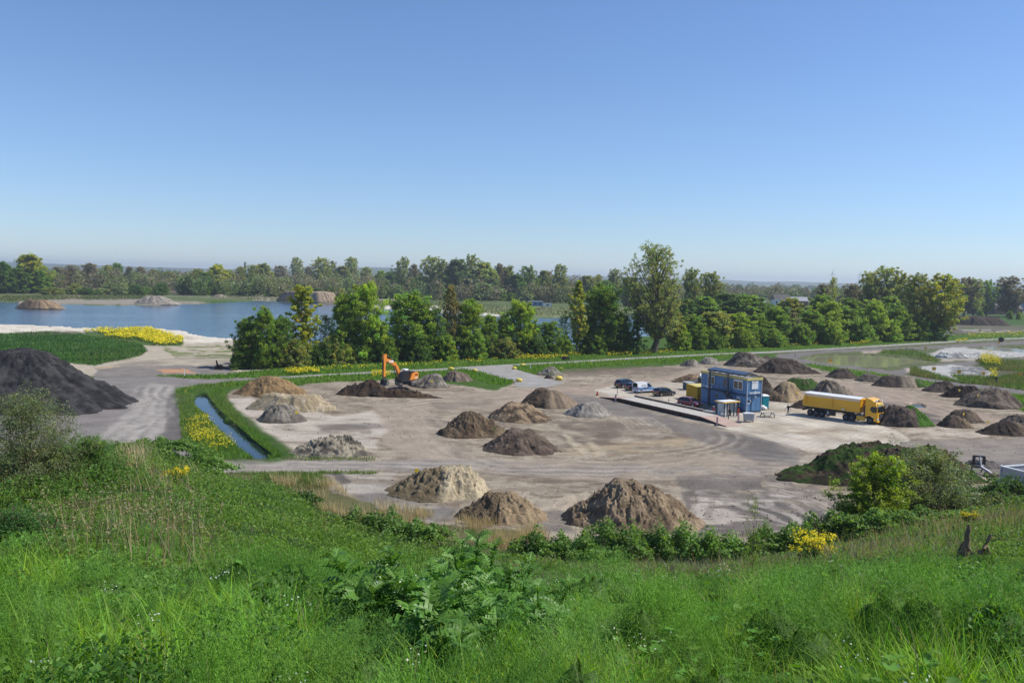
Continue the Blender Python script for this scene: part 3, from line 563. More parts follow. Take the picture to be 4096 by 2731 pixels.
# name, label, xl, xr, ybase, ytop, kwargs   (extents read off the photograph, turned into real size and place by the view rays)
BR = (0.20, 0.135, 0.075); BRD = (0.11, 0.078, 0.052); PALE = (0.45, 0.375, 0.26); GREY = (0.25, 0.225, 0.185); GREYD = (0.13, 0.115, 0.095); DK = (0.055, 0.042, 0.034); DKB = (0.085, 0.066, 0.053); BLK = (0.030, 0.029, 0.030); SANDB = (0.36, 0.27, 0.165)
mounds = [
 ('soil_mound', 'brown ochre soil mound at the west end of the yard, above the pale sand bank', 930, 1232, 1588, 1502, 1080, dict(c1=(0.27, 0.18, 0.09), c2=(0.17, 0.115, 0.06), flatk=0.25, peaks=[(-0.2, 0, 0.9, 0.8)])),
 ('sand_mound', 'long flat-topped pale yellow sand bank in front of the ochre soil mound', 985, 1335, 1648, 1572, 1180, dict(c1=PALE, c2=(0.34, 0.27, 0.17), flatk=0.55, k=0.5, rough=0.3)),
 ('gravel_mound', 'small grey gravel mound at the foot of the pale sand bank', 1020, 1228, 1692, 1615, 1130, dict(c1=GREY, c2=GREYD, flatk=0.3, rough=0.7)),
 ('rubble_mound', 'wide grey mound of coarse clods beside the lower haul road', 1155, 1488, 1830, 1748, 1350, dict(c1=(0.32, 0.28, 0.21), c2=GREYD, flatk=0.35, rough=1.1, peaks=[(-0.35, 0, 0.8, 0.6)], fine=1.3, k=0.6)),
 ('soil_mound', 'very dark freshly dug soil heap beside the excavator bucket', 1345, 1560, 1584, 1508, 1475, dict(c1=DK, c2=(0.075, 0.05, 0.034), flatk=0.05, rough=0.8, k=0.45)),
 ('soil_mound', 'low dark ridge of fresh soil in front of the excavator tracks', 1470, 1760, 1590, 1556, 1560, dict(c1=DK, c2=(0.085, 0.055, 0.036), flatk=0.4, rough=0.7, k=0.16)),
 ('gravel_mound', 'grey overgrown gravel mound just behind the excavator', 1650, 1800, 1552, 1490, 1735, dict(c1=GREY, c2=GREYD, flatk=0.35, green=0.25)),
 ('soil_mound', 'low brown-grey mound next to the grass verge behind the excavator', 1765, 1892, 1526, 1484, 1820, dict(c1=(0.20, 0.155, 0.12), flatk=0.45)),
 ('soil_mound', 'dark brown clod-covered mound in mid yard, the one with green sprigs and pale foot', 1745, 2032, 1754, 1638, 1880, dict(c1=(0.17, 0.125, 0.08), c2=BRD, flatk=0.12, rough=0.9, green=0.14)),
 ('soil_mound', 'sandy brown mound in the centre cluster behind the dark clod-covered one', 1950, 2208, 1690, 1608, 2060, dict(c1=(0.28, 0.205, 0.13), c2=BRD, flatk=0.3)),
 ('soil_mound', 'rearmost flat-topped grey-brown mound of the centre cluster', 2080, 2318, 1632, 1553, 2195, dict(c1=(0.24, 0.185, 0.13), c2=BRD, flatk=0.4, split=0.0)),
 ('gravel_mound', 'pale grey gravel mound closest to the weighbridge', 2250, 2452, 1670, 1601, 2350, dict(c1=(0.30, 0.275, 0.24), c2=(0.23, 0.21, 0.18), flatk=0.3, rough=0.35)),
 ('soil_mound', 'dark purplish-brown mound in front in the centre cluster', 1920, 2238, 1820, 1713, 2080, dict(c1=(0.15, 0.112, 0.085), c2=(0.09, 0.067, 0.053), flatk=0.25, rough=0.6, green=0.07)),
 ('sand_mound', 'two-tone mound below the haul road, pale sand and brown clods', 1540, 1945, 2006, 1864, 1835, dict(c1=(0.46, 0.385, 0.26), c2=(0.18, 0.14, 0.085), flatk=0.3, rough=0.9, split=0.15, peaks=[(-0.3, -0.2, 0.62, 0.7)], green=0.06)),
 ('soil_mound', 'low brown mound between the two-tone mound and the tall peaked mound', 1830, 2192, 2100, 1966, 2000, dict(c1=(0.30, 0.225, 0.14), c2=(0.15, 0.11, 0.07), flatk=0.25, rough=0.8, split=0.0)),
 ('soil_mound', 'tall peaked brown soil mound at the foot of the hill, largest of the yard', 2250, 2800, 2140, 1902, 2470, dict(c1=(0.31, 0.235, 0.155), c2=(0.19, 0.140, 0.092), flatk=0.08, rough=0.9, peaks=[(0.22, 0.05, 0.82, 0.85)], fine=1.2)),
 ('grassy_mound', 'big dark mound overgrown with moss and grass beside the lower road', 3105, 3890, 1950, 1788, 3600, dict(c1=(0.085, 0.062, 0.042), c2=(0.042, 0.033, 0.024), flatk=0.45, rough=0.75, green=0.50, cg=(0.045, 0.085, 0.018), peaks=[(-0.35, 0, 0.82, 0.7), (0.1, 0, 0.92, 0.7)], k=0.42)),
 ('asphalt_mound', 'huge charcoal black heap of milled asphalt beside the dirt track', -420, 525, 1668, 1384, 95, dict(c1=BLK, c2=(0.055, 0.053, 0.053), flatk=0.10, rough=0.22, k=0.7, peaks=[(-0.25, 0, 0.9, 0.8)], fine=1.6)),
 ('soil_mound', 'light brown mound behind the yellow container', 2680, 2850, 1533, 1496, 2770, dict(c1=(0.30, 0.21, 0.12), c2=BRD, flatk=0.4)),
 ('gravel_mound', 'small grey cone near the grass verge, western of the pair behind the office', 2715, 2805, 1465, 1438, 2765, dict(c1=GREY, c2=GREYD, flatk=0.4)),
 ('gravel_mound', 'small grey cone near the grass verge, eastern of the pair behind the office', 2790, 2880, 1457, 1424, 2838, dict(c1=GREY, c2=(0.18, 0.16, 0.14), flatk=0.3)),
 ('soil_mound', 'long grey mound with a grassy summit at the back edge of the yard', 2895, 3135, 1468, 1405, 2965, dict(c1=(0.20, 0.17, 0.14), c2=DKB, flatk=0.2, green=0.12, peaks=[(0.4, 0, 0.75, 0.7)], k=0.5)),
 ('soil_mound', 'wide nearly black mound by the green pond', 3010, 3278, 1495, 1431, 3130, dict(c1=DKB, c2=DK, flatk=0.3, k=0.55)),
 ('soil_mound', 'dark earth mound straight behind the office roof', 2925, 3115, 1600, 1492, 3020, dict(c1=(0.12, 0.10, 0.085), c2=DK, flatk=0.3)),
 ('soil_mound', 'small dark mound on the verge, east of the black one by the pond', 3300, 3430, 1513, 1472, 3360, dict(c1=DKB, c2=DK, flatk=0.3)),
 ('soil_mound', 'tiny low brown mound between two mounds along the ditch verge', 3420, 3545, 1526, 1494, 3480, dict(c1=(0.13, 0.11, 0.09), flatk=0.4)),
 ('soil_mound', 'half dark, half pale mound with a grassy flank along the ditch verge', 3485, 3700, 1549, 1500, 3600, dict(c1=(0.30, 0.25, 0.18), c2=DKB, flatk=0.5, split=0.0, green=0.2, k=0.5, gpat=lambda x, y, z: np.where(x > 0.55, 0.4, -0.2))),
 ('soil_mound', 'dark conical mound under the walker on the road', 3690, 3850, 1570, 1520, 3765, dict(c1=(0.10, 0.08, 0.067), c2=DK, flatk=0.25)),
 ('soil_mound', 'blackest mound, tucked between its two neighbours beneath the road', 3760, 3960, 1592, 1541, 3850, dict(c1=(0.045, 0.035, 0.03), c2=(0.03, 0.024, 0.02), flatk=0.35, rough=0.8, k=0.5)),
 ('soil_mound', 'broad layered brown mound, last before the bushes beneath the road', 3825, 4085, 1634, 1553, 3960, dict(c1=(0.17, 0.135, 0.105), c2=DKB, flatk=0.4)),
 ('sand_mound', 'golden brown sand mound right behind the portable toilet', 3050, 3228, 1608, 1523, 3140, dict(c1=SANDB, c2=(0.17, 0.12, 0.075), flatk=0.25, split=-0.2)),
 ('grassy_mound', 'grass-topped mound behind the golden sand mound', 3110, 3300, 1562, 1509, 3200, dict(c1=(0.15, 0.12, 0.08), flatk=0.4, green=0.6)),
 ('soil_mound', 'rough grey-brown mound behind the tipper truck trailer', 3225, 3440, 1602, 1515, 3305, dict(c1=(0.22, 0.18, 0.14), c2=(0.12, 0.10, 0.08), flatk=0.15, rough=1.0, peaks=[(0.35, 0, 0.7, 0.7)])),
 ('soil_mound', 'low dark mound under the rear of the tipper trailer', 3155, 3275, 1634, 1588, 3235, dict(c1=DKB, c2=DK, flatk=0.2)),
 ('grassy_mound', 'dark mound with one bright grassy flank in front of the truck', 3500, 3728, 1708, 1622, 3610, dict(c1=(0.13, 0.10, 0.08), c2=DKB, flatk=0.45, green=0.42, cg=(0.06, 0.13, 0.02), gpat=lambda x, y, z: np.where(x > 0.2, 0.45, -0.45), rough=0.9)),
 ('soil_mound', 'brown mound behind the twin sharp cones in the east yard', 3775, 3935, 1692, 1636, 3850, dict(c1=(0.15, 0.115, 0.085), c2=DKB, flatk=0.35)),
 ('soil_mound', 'front brown cone of the pair in the east yard, near the puddle', 3750, 3892, 1712, 1657, 3815, dict(c1=(0.19, 0.14, 0.085), c2=DKB, flatk=0.2, split=0.2)),
 ('soil_mound', 'dark mound with a steep cut face by the frame of the photo', 3905, 4150, 1744, 1682, 4000, dict(c1=(0.16, 0.125, 0.085), c2=DK, flatk=0.3, split=0.25, k=0.5)),
 ('soil_mound', 'grey clod mound behind the steep-cut one by the frame of the photo', 3990, 4260, 1722, 1656, 4080, dict(c1=(0.17, 0.14, 0.11), c2=DKB, flatk=0.35)),
 ('grassy_mound', 'small weedy gravel mound in the grass by the road junction', 2148, 2256, 1501, 1463, 2200, dict(c1=GREY, c2=(0.17, 0.15, 0.12), flatk=0.2, green=0.35)),
 ('soil_mound', 'flat dark lump of earth beside the yellow boulder at the junction', 2175, 2215, 1513, 1501, 2195, dict(c1=DKB, flatk=0.5)),
 ('soil_mound', 'brown earth island standing in the lake by the west spit', 68, 254, 1232, 1197, 150, dict(c1=(0.27, 0.19, 0.12), c2=(0.13, 0.095, 0.065), flatk=0.5, split=0.1, k=0.5)),
 ('sand_mound', 'low grey sand hump on the tip of the spit in the lake', 540, 720, 1216, 1181, 610, dict(c1=(0.33, 0.29, 0.24), flatk=0.35, k=0.5)),
 ('soil_mound', 'flat-topped embankment with a sandy cut face on the far lake shore', 1100, 1356, 1206, 1165, 1250, dict(c1=(0.30, 0.23, 0.16), c2=(0.15, 0.125, 0.10), flatk=0.75, split=0.15, k=0.35)),
 ('soil_mound', 'small hump on the far shore west of the flat embankment', 850, 905, 1188, 1175, 880, dict(c1=(0.26, 0.22, 0.17), flatk=0.4)),
 ('soil_mound', 'long dark heap of peat beyond the ponds by the riverside trees', 3770, 4045, 1300, 1264, 3900, dict(c1=(0.075, 0.058, 0.050), c2=(0.05, 0.04, 0.036), flatk=0.6, k=0.35)),
 ('gravel_mound', 'low dark grit hump behind the steel drawbar frame', 3850, 4010, 1872, 1842, 3920, dict(c1=(0.14, 0.125, 0.115), flatk=0.5, k=0.6)),
 ('sand_mound', 'white chalky ridge on the bank between two ponds', 3740, 3900, 1432, 1405, 3790, dict(c1=(0.55, 0.54, 0.50), c2=(0.33, 0.32, 0.30), flatk=0.5, k=0.35)),
 ('sand_mound', 'second chalky hump east of the white ridge by the ponds', 3870, 4080, 1425, 1408, 3945, dict(c1=(0.52, 0.51, 0.48), c2=(0.32, 0.31, 0.29), flatk=0.4, k=0.3)),
]
MOUND = {}
for nm, lb, xl, xr, yb, yt, xt, kw in mounds:
    MOUND[lb] = mound(nm, lb, xl, xr, yb, yt, xt, **kw)

# ---------------------------------------------------------------- trees
def tubes_np(paths, sides=5):
    """paths: list of (pts (n,3), radii (n,))"""
    Vs = []; Fs = []; b = 0
    for pts, rad in paths:
        pts = np.asarray(pts, float); n = len(pts); d = np.gradient(pts, axis=0); d /= np.linalg.norm(d, axis=1, keepdims=True) + 1e-9
        ref = np.where(np.abs(d[:, 2:3]) > 0.9, np.array([[1.0, 0, 0]]), np.array([[0, 0, 1.0]]))
        a = np.cross(d, ref); a /= np.linalg.norm(a, axis=1, keepdims=True) + 1e-9; c = np.cross(d, a)
        t = np.arange(sides) * 2 * math.pi / sides
        ring = pts[:, None] + (a[:, None] * np.cos(t)[None, :, None] + c[:, None] * np.sin(t)[None, :, None]) * np.asarray(rad)[:, None, None]
        Vs.append(ring.reshape(-1, 3)); i = np.arange(n * sides).reshape(n, sides) + b; j = np.roll(i, -1, 1)
        Fs.append(np.stack([i[:-1], j[:-1], j[1:], i[1:]], -1).reshape(-1, 4)); b += n * sides
    return np.concatenate(Vs), np.concatenate(Fs)
def cards(c, s, r, up=0.3, asp=0.55):
    """one diamond-shaped leaf card per centre"""
    n = len(c); nv = r.normal(size=(n, 3)); nv[:, 2] = np.abs(nv[:, 2]) + up; nv /= np.linalg.norm(nv, axis=1, keepdims=True)
    a = np.cross(nv, r.normal(size=(n, 3))); a /= np.linalg.norm(a, axis=1, keepdims=True) + 1e-9; b = np.cross(nv, a)
    s = np.broadcast_to(np.asarray(s, float), (n,))[:, None]
    V = np.stack([c - a * s * 0.5, c + b * s * asp * 0.5, c + a * s * 0.5, c - b * s * asp * 0.5], 1).reshape(-1, 3)
    return V, np.arange(4 * n).reshape(n, 4)
PROF = {'poplar': ([0, .12, .35, .6, .8, .93, 1], [.30, .66, .95, 1, .88, .62, .25]), 'dense': ([0, .1, .3, .55, .78, .92, 1], [.75, .92, 1, .97, .80, .55, .25]),
        'column': ([0, .2, .5, .75, 1], [.45, .8, 1, .8, .15]), 'shrub': ([0, .25, .55, .8, 1], [.9, 1, .92, .65, .25]),
        'round': ([0, .15, .4, .7, .9, 1], [.5, .85, 1, .9, .55, .15]), 'cone': ([0, .15, .5, 1], [.9, 1, .6, .05])}
def tree_mesh(kind, seed, H=15.0, R=4.2, z0=0.12, nb=42, cpb=5, lpc=46, ls=0.42, steep=0.8, tr=0.25, clr=0.17, fill=0.3, stems=1, prof=None, brad=1.0, lv=0.22):
    r = np.random.default_rng(seed); pf = PROF[prof or kind]; z0 *= H; paths = []; cl = []
    tops = []
    for s_ in range(stems):
        off = r.normal(size=2) * R * 0.10 * (stems > 1); z = np.linspace(0, H * (0.93 if s_ == 0 else 0.8), 9); wx = np.cumsum(r.normal(size=9)) * R * 0.025
        wy = np.cumsum(r.normal(size=9)) * R * 0.025; pts = np.stack([wx + off[0] * (0.3 + z / H * 2), wy + off[1] * (0.3 + z / H * 2), z], -1); pts[0, :2] = off * 0.4
        paths.append((pts, tr * (1 - z / H * 0.93) * (1.35 if stems == 1 else 0.8) * np.where(z < 0.3, 1.25, 1))); tops.append(pts)
    lob = r.uniform(0, 6.28, 4); la = r.uniform(.06, .24, 3)
    for i in range(nb):
        f = (i + r.random()) / nb; f = f ** 0.9; zt = z0 + (H - z0) * f; az = i * 2.399 + r.normal() * 0.35
        rad = R * np.interp(f, *pf) * (0.62 + 0.42 * r.random()) * (1 + la[0] * math.sin(2 * az + lob[0]) + la[1] * math.sin(az + 5 * f + lob[1]) + la[2] * math.sin(11 * f + 3 * az + lob[2])); tk = tops[i % stems]
        zs = max(z0 * 0.75, zt - rad * steep * (0.8 + 0.5 * r.random()) - 0.02 * H); zs = min(zs, H * 0.85)
        p0 = np.array([np.interp(zs, tk[:, 2], tk[:, 0]), np.interp(zs, tk[:, 2], tk[:, 1]), zs])
        p1 = np.array([rad * math.cos(az), rad * math.sin(az), zt]); t = np.linspace(0, 1, 6)[:, None]
        mid = (p0 + p1) / 2 + np.array([0, 0, -0.12 * rad if steep > 0.4 else 0.1 * rad]) + r.normal(size=3) * 0.05 * rad
        pts = (1 - t) ** 2 * p0 + 2 * t * (1 - t) * mid + t ** 2 * p1
        rb = tr * 0.36 * brad * (1 - zs / H * 0.6); paths.append((pts, rb * (1 - t[:, 0] * 0.85)))
        for k in range(cpb):
            tt = 0.38 + 0.62 * (k + r.random()) / cpb; c = (1 - tt) ** 2 * p0 + 2 * tt * (1 - tt) * mid + tt ** 2 * p1
            o = r.normal(size=3) * R * 0.13; o[2] = abs(o[2]) * 0.7; q = c + o; cl.append(q)
            paths.append((np.stack([c, (c + q) / 2 + r.normal(size=3) * 0.05, q]), np.array([rb * 0.35, rb * 0.22, 0.012])))
    nf = int(nb * cpb * fill)
    for _ in range(nf):
        f = r.random(); a = r.random() * 6.283; q = math.sqrt(r.random()) * 0.8 * R * np.interp(f, *pf); cl.append(np.array([q * math.cos(a), q * math.sin(a), z0 + (H - z0) * f * 0.95]))
    cl = np.array(cl); cl = cl[cl[:, 2] > 0.05 * H * (kind != 'shrub')]
    rc = R * clr * r.uniform(0.6, 1.25, len(cl)); n = int(lpc)
    d = r.normal(size=(len(cl), n, 3)); d /= np.linalg.norm(d, axis=2, keepdims=True) + 1e-9; d *= (r.random((len(cl), n, 1)) ** 0.5)
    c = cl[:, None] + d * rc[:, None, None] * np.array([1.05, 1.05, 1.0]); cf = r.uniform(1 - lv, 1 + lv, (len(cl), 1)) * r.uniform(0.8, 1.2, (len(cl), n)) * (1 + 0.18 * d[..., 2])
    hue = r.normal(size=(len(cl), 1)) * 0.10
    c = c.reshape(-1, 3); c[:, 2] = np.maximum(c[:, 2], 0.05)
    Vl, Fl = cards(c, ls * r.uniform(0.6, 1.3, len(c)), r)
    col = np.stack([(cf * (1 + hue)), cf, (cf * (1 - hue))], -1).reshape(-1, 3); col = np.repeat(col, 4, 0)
    Vt, Ft = tubes_np(paths, 5)
    return np_mesh(kind + '_wood', Vt, Ft, smooth=True), np_mesh(kind + '_leaves', Vl, Fl, col)
TM = {}
def tm(kind, v=0):
    if (kind, v) in TM: return TM[(kind, v)]
    k = dict(
        poplar=dict(H=20, R=5.4, z0=0.16, nb=56, cpb=7, lpc=40, ls=0.50, steep=1.5, tr=0.34, clr=0.12, fill=0.1, prof='poplar', brad=1.2, lv=0.2),
        giant=dict(H=30, R=9.6, z0=0.17, nb=110, cpb=9, lpc=27, ls=0.44, steep=1.45, tr=0.72, clr=0.075, fill=0.1, prof='poplar', brad=1.25, lv=0.22),
        dense=dict(H=15, R=4.6, z0=0.03, nb=58, cpb=5, lpc=70, ls=0.40, steep=1.5, tr=0.22, clr=0.16, fill=0.30, stems=4, prof='dense', lv=0.30),
        column=dict(H=16, R=2.6, z0=0.16, nb=38, cpb=6, lpc=42, ls=0.42, steep=1.6, tr=0.2, clr=0.17, fill=0.2, prof='column', lv=0.25),
        shrub=dict(H=5, R=3.4, z0=0.0, nb=36, cpb=4, lpc=56, ls=0.34, steep=0.7, tr=0.09, clr=0.16, fill=0.7, stems=4, prof='shrub', lv=0.28),
        thin=dict(H=14, R=3.2, z0=0.12, nb=46, cpb=6, lpc=16, ls=0.34, steep=1.3, tr=0.16, clr=0.13, fill=0.0, prof='column', brad=1.0),
        bare=dict(H=15, R=4.6, z0=0.08, nb=64, cpb=9, lpc=22, ls=0.46, steep=1.3, tr=0.24, clr=0.13, fill=0.0, prof='round', brad=1.2),
        round=dict(H=15, R=5.0, z0=0.04, nb=44, cpb=6, lpc=60, ls=0.62, steep=0.9, tr=0.25, clr=0.16, fill=0.5, prof='round', lv=0.26),
        cone=dict(H=12, R=2.6, z0=0.03, nb=40, cpb=4, lpc=36, ls=0.34, steep=-0.1, tr=0.16, clr=0.16, fill=0.3, prof='cone', lv=0.25))[kind]
    kk = {'giant': 'poplar', 'thin': 'column', 'bare': 'round'}.get(kind, kind)
    TM[(kind, v)] = tree_mesh(kk, 100 + v * 13 + len(kind) * 7, **k) + (k['H'], k['R']); return TM[(kind, v)]
LEAF = {n: leaf_mat('leaves_' + n, tuple(1.6 * q for q in c), trans=t) for n, c, t in [
    ('bright', (0.148, 0.205, 0.030), 0.46), ('green', (0.108, 0.165, 0.028), 0.44), ('dark', (0.068, 0.118, 0.026), 0.38), ('olive', (0.155, 0.170, 0.050), 0.40), ('yellow', (0.190, 0.205, 0.032), 0.45),
    ('brown', (0.145, 0.125, 0.075), 0.3), ('rust', (0.175, 0.150, 0.060), 0.35), ('silver', (0.155, 0.185, 0.095), 0.38), ('poplar', (0.158, 0.182, 0.058), 0.42), ('blue', (0.095, 0.130, 0.062), 0.35)]}
LEAFW = {'bright': 'bright green', 'green': 'mid green', 'dark': 'dark green', 'olive': 'olive', 'yellow': 'yellow-green', 'brown': 'brownish', 'rust': 'rusty orange', 'silver': 'silvery', 'poplar': 'grey-green', 'blue': 'bluish dark'}
KINDW = {'poplar': 'tall poplar', 'giant': 'poplar', 'dense': 'leafy tree', 'column': 'slim upright tree', 'shrub': 'rounded shrub', 'thin': 'thin sparse tree', 'bare': 'nearly bare tree', 'round': 'round-crowned tree', 'cone': 'cone-shaped tree'}
NAMEK = {'poplar': 'poplar_tree', 'giant': 'poplar_tree', 'dense': 'broadleaf_tree', 'column': 'upright_tree', 'shrub': 'shrub', 'thin': 'sapling_tree', 'bare': 'bare_tree', 'round': 'round_tree', 'cone': 'conifer_tree'}
def tree(kind, col, x, yb, yt, wpx, v=0, label=None, group=None, Y=None, bark=None, lean=0.0, loc=None, hgt=None, wid=None):
    wood, leaves, H, R = tm(kind, v)
    if loc is None:
        p = P(x, yb) if Y is None else PY(x, yb, Y)
        top = PY(x, yt, p.y); h = top.z - p.z; wd = wpx / 4 * p.y / F
        if Y is None: p.z = 0
    else: p = Vector(loc); h = hgt; wd = wid
    o = empty(NAMEK[kind], label, 'shrub' if kind == 'shrub' else 'tree', p, random.uniform(0, 6.28), group)
    sx = wd / (2 * R * (0.90 if kind in ('dense', 'round', 'shrub') else 1.0)); o.scale = (sx, sx, h / H / 0.98)
    if lean: o.rotation_euler = (0, 0, 0); o.rotation_euler[1] = lean
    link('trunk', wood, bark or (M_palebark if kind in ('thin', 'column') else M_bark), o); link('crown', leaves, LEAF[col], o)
    return o
ORD = ['first', 'second', 'third', 'fourth', 'fifth', 'sixth', 'seventh', 'eighth', 'ninth', 'tenth', 'eleventh', 'twelfth', 'thirteenth', 'fourteenth', 'fifteenth', 'sixteenth', 'seventeenth', 'eighteenth', 'nineteenth', 'twentieth']
def ordinal(n):
    if n <= 20: return ORD[n - 1]
    t = {2: 'twenty', 3: 'thirty', 4: 'forty', 5: 'fifty', 6: 'sixty', 7: 'seventy', 8: 'eighty', 9: 'ninety'}[n // 10]
    return (t[:-1] + 'ieth') if n % 10 == 0 else t + '-' + ORD[n % 10 - 1]
def tree_row(rows, place, group):
    rows = sorted(rows, key=lambda r: r[2]); cnt = {}
    for i, r in enumerate(rows):
        kind, col, x, yb, yt, wd = r[:6]; kw = dict(r[6]) if len(r) > 6 else {}
        lb = kw.pop('label', None); key = (kind, col); cnt[key] = cnt.get(key, 0) + 1
        tot = sum(1 for q in rows if (q[0], q[1]) == key and not (len(q) > 6 and 'label' in q[6]))
        if lb is None:
            lb = f"{LEAFW[col]} {KINDW[kind]} {place}, {ordinal(cnt[key])} such from west"
            if tot == 1: lb = f"the only {LEAFW[col]} {KINDW[kind]} {place}"
        tree(kind, col, x, yb, yt, wd, v=kw.pop('v', i % (3 if kind in ('dense', 'shrub', 'round', 'poplar') else 2)), label=lb, group=group, **kw)
rs_ = random.Random(9)
near_row = [('shrub', rs_.choice(['green', 'bright', 'olive', 'dark', 'green']), x_, 1474 - (x_ - 950) * 0.042 + rs_.uniform(-2, 2), 1474 - (x_ - 950) * 0.042 - rs_.uniform(60, 95), rs_.uniform(80, 120)) for x_ in range(960, 3700, 118) if abs(x_ - 2612) > 60 and abs(x_ - 2308) > 60] + [
 ('dense', 'green', 985, 1470, 1278, 120), ('dense', 'green', 1055, 1472, 1240, 130), ('dense', 'dark', 1125, 1466, 1272, 130),
 ('column', 'yellow', 1207, 1456, 1146, 140, dict(label='tall yellow-green tree with bare pale trunk rising over the west end of the near row')),
 ('shrub', 'olive', 1170, 1468, 1372, 120), ('thin', 'silver', 1300, 1445, 1262, 110), ('shrub', 'olive', 1325, 1456, 1360, 130), ('shrub', 'green', 1265, 1458, 1385, 90),
 ('dense', 'green', 1378, 1450, 1185, 150), ('dense', 'bright', 1458, 1449, 1138, 150, dict(label='tall bright green pointed tree just behind the excavator boom')), ('dense', 'dark', 1505, 1447, 1285, 110),
 ('shrub', 'olive', 1400, 1453, 1395, 80), ('dense', 'green', 1640, 1434, 1180, 230, dict(label='broadest mid green tree of the near lakeside row, beside the excavator')), ('dense', 'dark', 1725, 1432, 1235, 120), ('shrub', 'olive', 1605, 1436, 1375, 100), ('shrub', 'green', 1730, 1434, 1380, 80),
 ('bare', 'rust', 1798, 1427, 1150, 95, dict(label='thin rust-brown tree with bare lower branches in the near lakeside row')), ('dense', 'bright', 1872, 1426, 1206, 145), ('dense', 'green', 1958, 1422, 1262, 90), ('dense', 'green', 2015, 1420, 1265, 95), ('dense', 'bright', 2080, 1419, 1206, 130),
 ('dense', 'dark', 2130, 1418, 1290, 90), ('dense', 'green', 2196, 1416, 1288, 95), ('thin', 'green', 2254, 1412, 1262, 95), ('column', 'yellow', 2308, 1412, 1126, 85, dict(label='slender yellow-green tree with pale trunk between two dark ones')), ('shrub', 'green', 2255, 1414, 1350, 80),
 ('dense', 'green', 2410, 1408, 1150, 190, dict(label='broad dark green tree immediately west of the giant poplar', v=1)), ('dense', 'dark', 2350, 1408, 1270, 100), ('dense', 'dark', 2480, 1406, 1260, 110), ('cone', 'dark', 2545, 1405, 1252, 76),
 ('giant', 'poplar', 2612, 1409, 988, 262, dict(label='giant poplar, tallest tree of all, standing above the near lakeside row')),
 ('column', 'olive', 2700, 1400, 1245, 90), ('shrub', 'bright', 2715, 1400, 1335, 80), ('dense', 'green', 2768, 1396, 1265, 125), ('round', 'olive', 2848, 1390, 1252, 150), ('shrub', 'silver', 2800, 1394, 1330, 90),
 ('dense', 'bright', 2935, 1384, 1254, 140), ('dense', 'green', 3015, 1380, 1258, 130), ('shrub', 'silver', 2970, 1386, 1320, 100),
 ('dense', 'green', 3098, 1375, 1233, 145), ('thin', 'brown', 3168, 1374, 1250, 100), ('dense', 'green', 3237, 1371, 1243, 140), ('dense', 'bright', 3307, 1367, 1210, 150), ('dense', 'green', 3377, 1364, 1232, 145), ('shrub', 'bright', 3440, 1362, 1280, 110),
 ('dense', 'bright', 3492, 1361, 1207, 115), ('dense', 'green', 3586, 1360, 1232, 120), ('shrub', 'silver', 3640, 1359, 1318, 70), ('shrub', 'olive', 3560, 1361, 1310, 90), ('poplar', 'olive', 3657, 1357, 1100, 135), ('bare', 'rust', 3690, 1356, 1215, 95, dict(label='rusty brown thin tree among the poplars at the east end of the near row')),
 ('poplar', 'yellow', 3752, 1358, 1103, 190, dict(label='yellow-green spreading poplar at the east end of the near row', lean=0.06)), ('shrub', 'dark', 3738, 1360, 1300, 105), ('shrub', 'dark', 3690, 1360, 1310, 90),
]
tree_row(near_row, 'in the near lakeside row', 'trees in the near lakeside row')
mid_row = [
 ('poplar', 'poplar', 2760, 1290, 1076, 100), ('poplar', 'olive', 2838, 1290, 1092, 115), ('round', 'dark', 2900, 1305, 1178, 170), ('round', 'green', 2985, 1302, 1182, 170), ('round', 'dark', 3060, 1300, 1215, 130), ('round', 'green', 2820, 1310, 1190, 130), ('round', 'dark', 2740, 1310, 1200, 110),
 ('round', 'dark', 2425, 1235, 1128, 90), ('poplar', 'poplar', 2455, 1215, 1077, 75), ('poplar', 'poplar', 2240, 1206, 1060, 84), ('bare', 'brown', 2190, 1200, 1088, 60), ('round', 'olive', 2345, 1205, 1105, 80), ('round', 'olive', 2515, 1225, 1110, 80), ('bare', 'olive', 2390, 1205, 1100, 60),
 ('poplar', 'poplar', 3532, 1310, 1072, 165), ('poplar', 'olive', 3465, 1310, 1092, 110), ('thin', 'yellow', 3325, 1320, 1112, 70), ('bare', 'brown', 3400, 1310, 1140, 100), ('round', 'olive', 3160, 1330, 1195, 110), ('round', 'green', 3280, 1335, 1185, 130), ('bare', 'brown', 3285, 1300, 1140, 80), ('poplar', 'olive', 3610, 1312, 1100, 120), ('round', 'green', 3400, 1335, 1200, 120), ('round', 'green', 3560, 1330, 1190, 120), ('round', 'olive', 3480, 1335, 1205, 110),
]
tree_row(mid_row, 'in the clump behind the near row', 'trees in the clumps behind the near row')
east = [
 ('poplar', 'poplar', 3805, 1264, 1117, 92), ('poplar', 'brown', 3853, 1265, 1112, 110), ('poplar', 'poplar', 3892, 1266, 1115, 96), ('poplar', 'green', 3943, 1265, 1122, 84), ('poplar', 'brown', 4030, 1266, 1108, 145),
 ('shrub', 'green', 3921, 1272, 1240, 26), ('shrub', 'green', 4040, 1275, 1245, 24), ('shrub', 'bright', 4075, 1276, 1248, 22), ('poplar', 'brown', 4120, 1262, 1130, 70)]
tree_row(east, 'by the east houses', 'trees by the houses in the east')
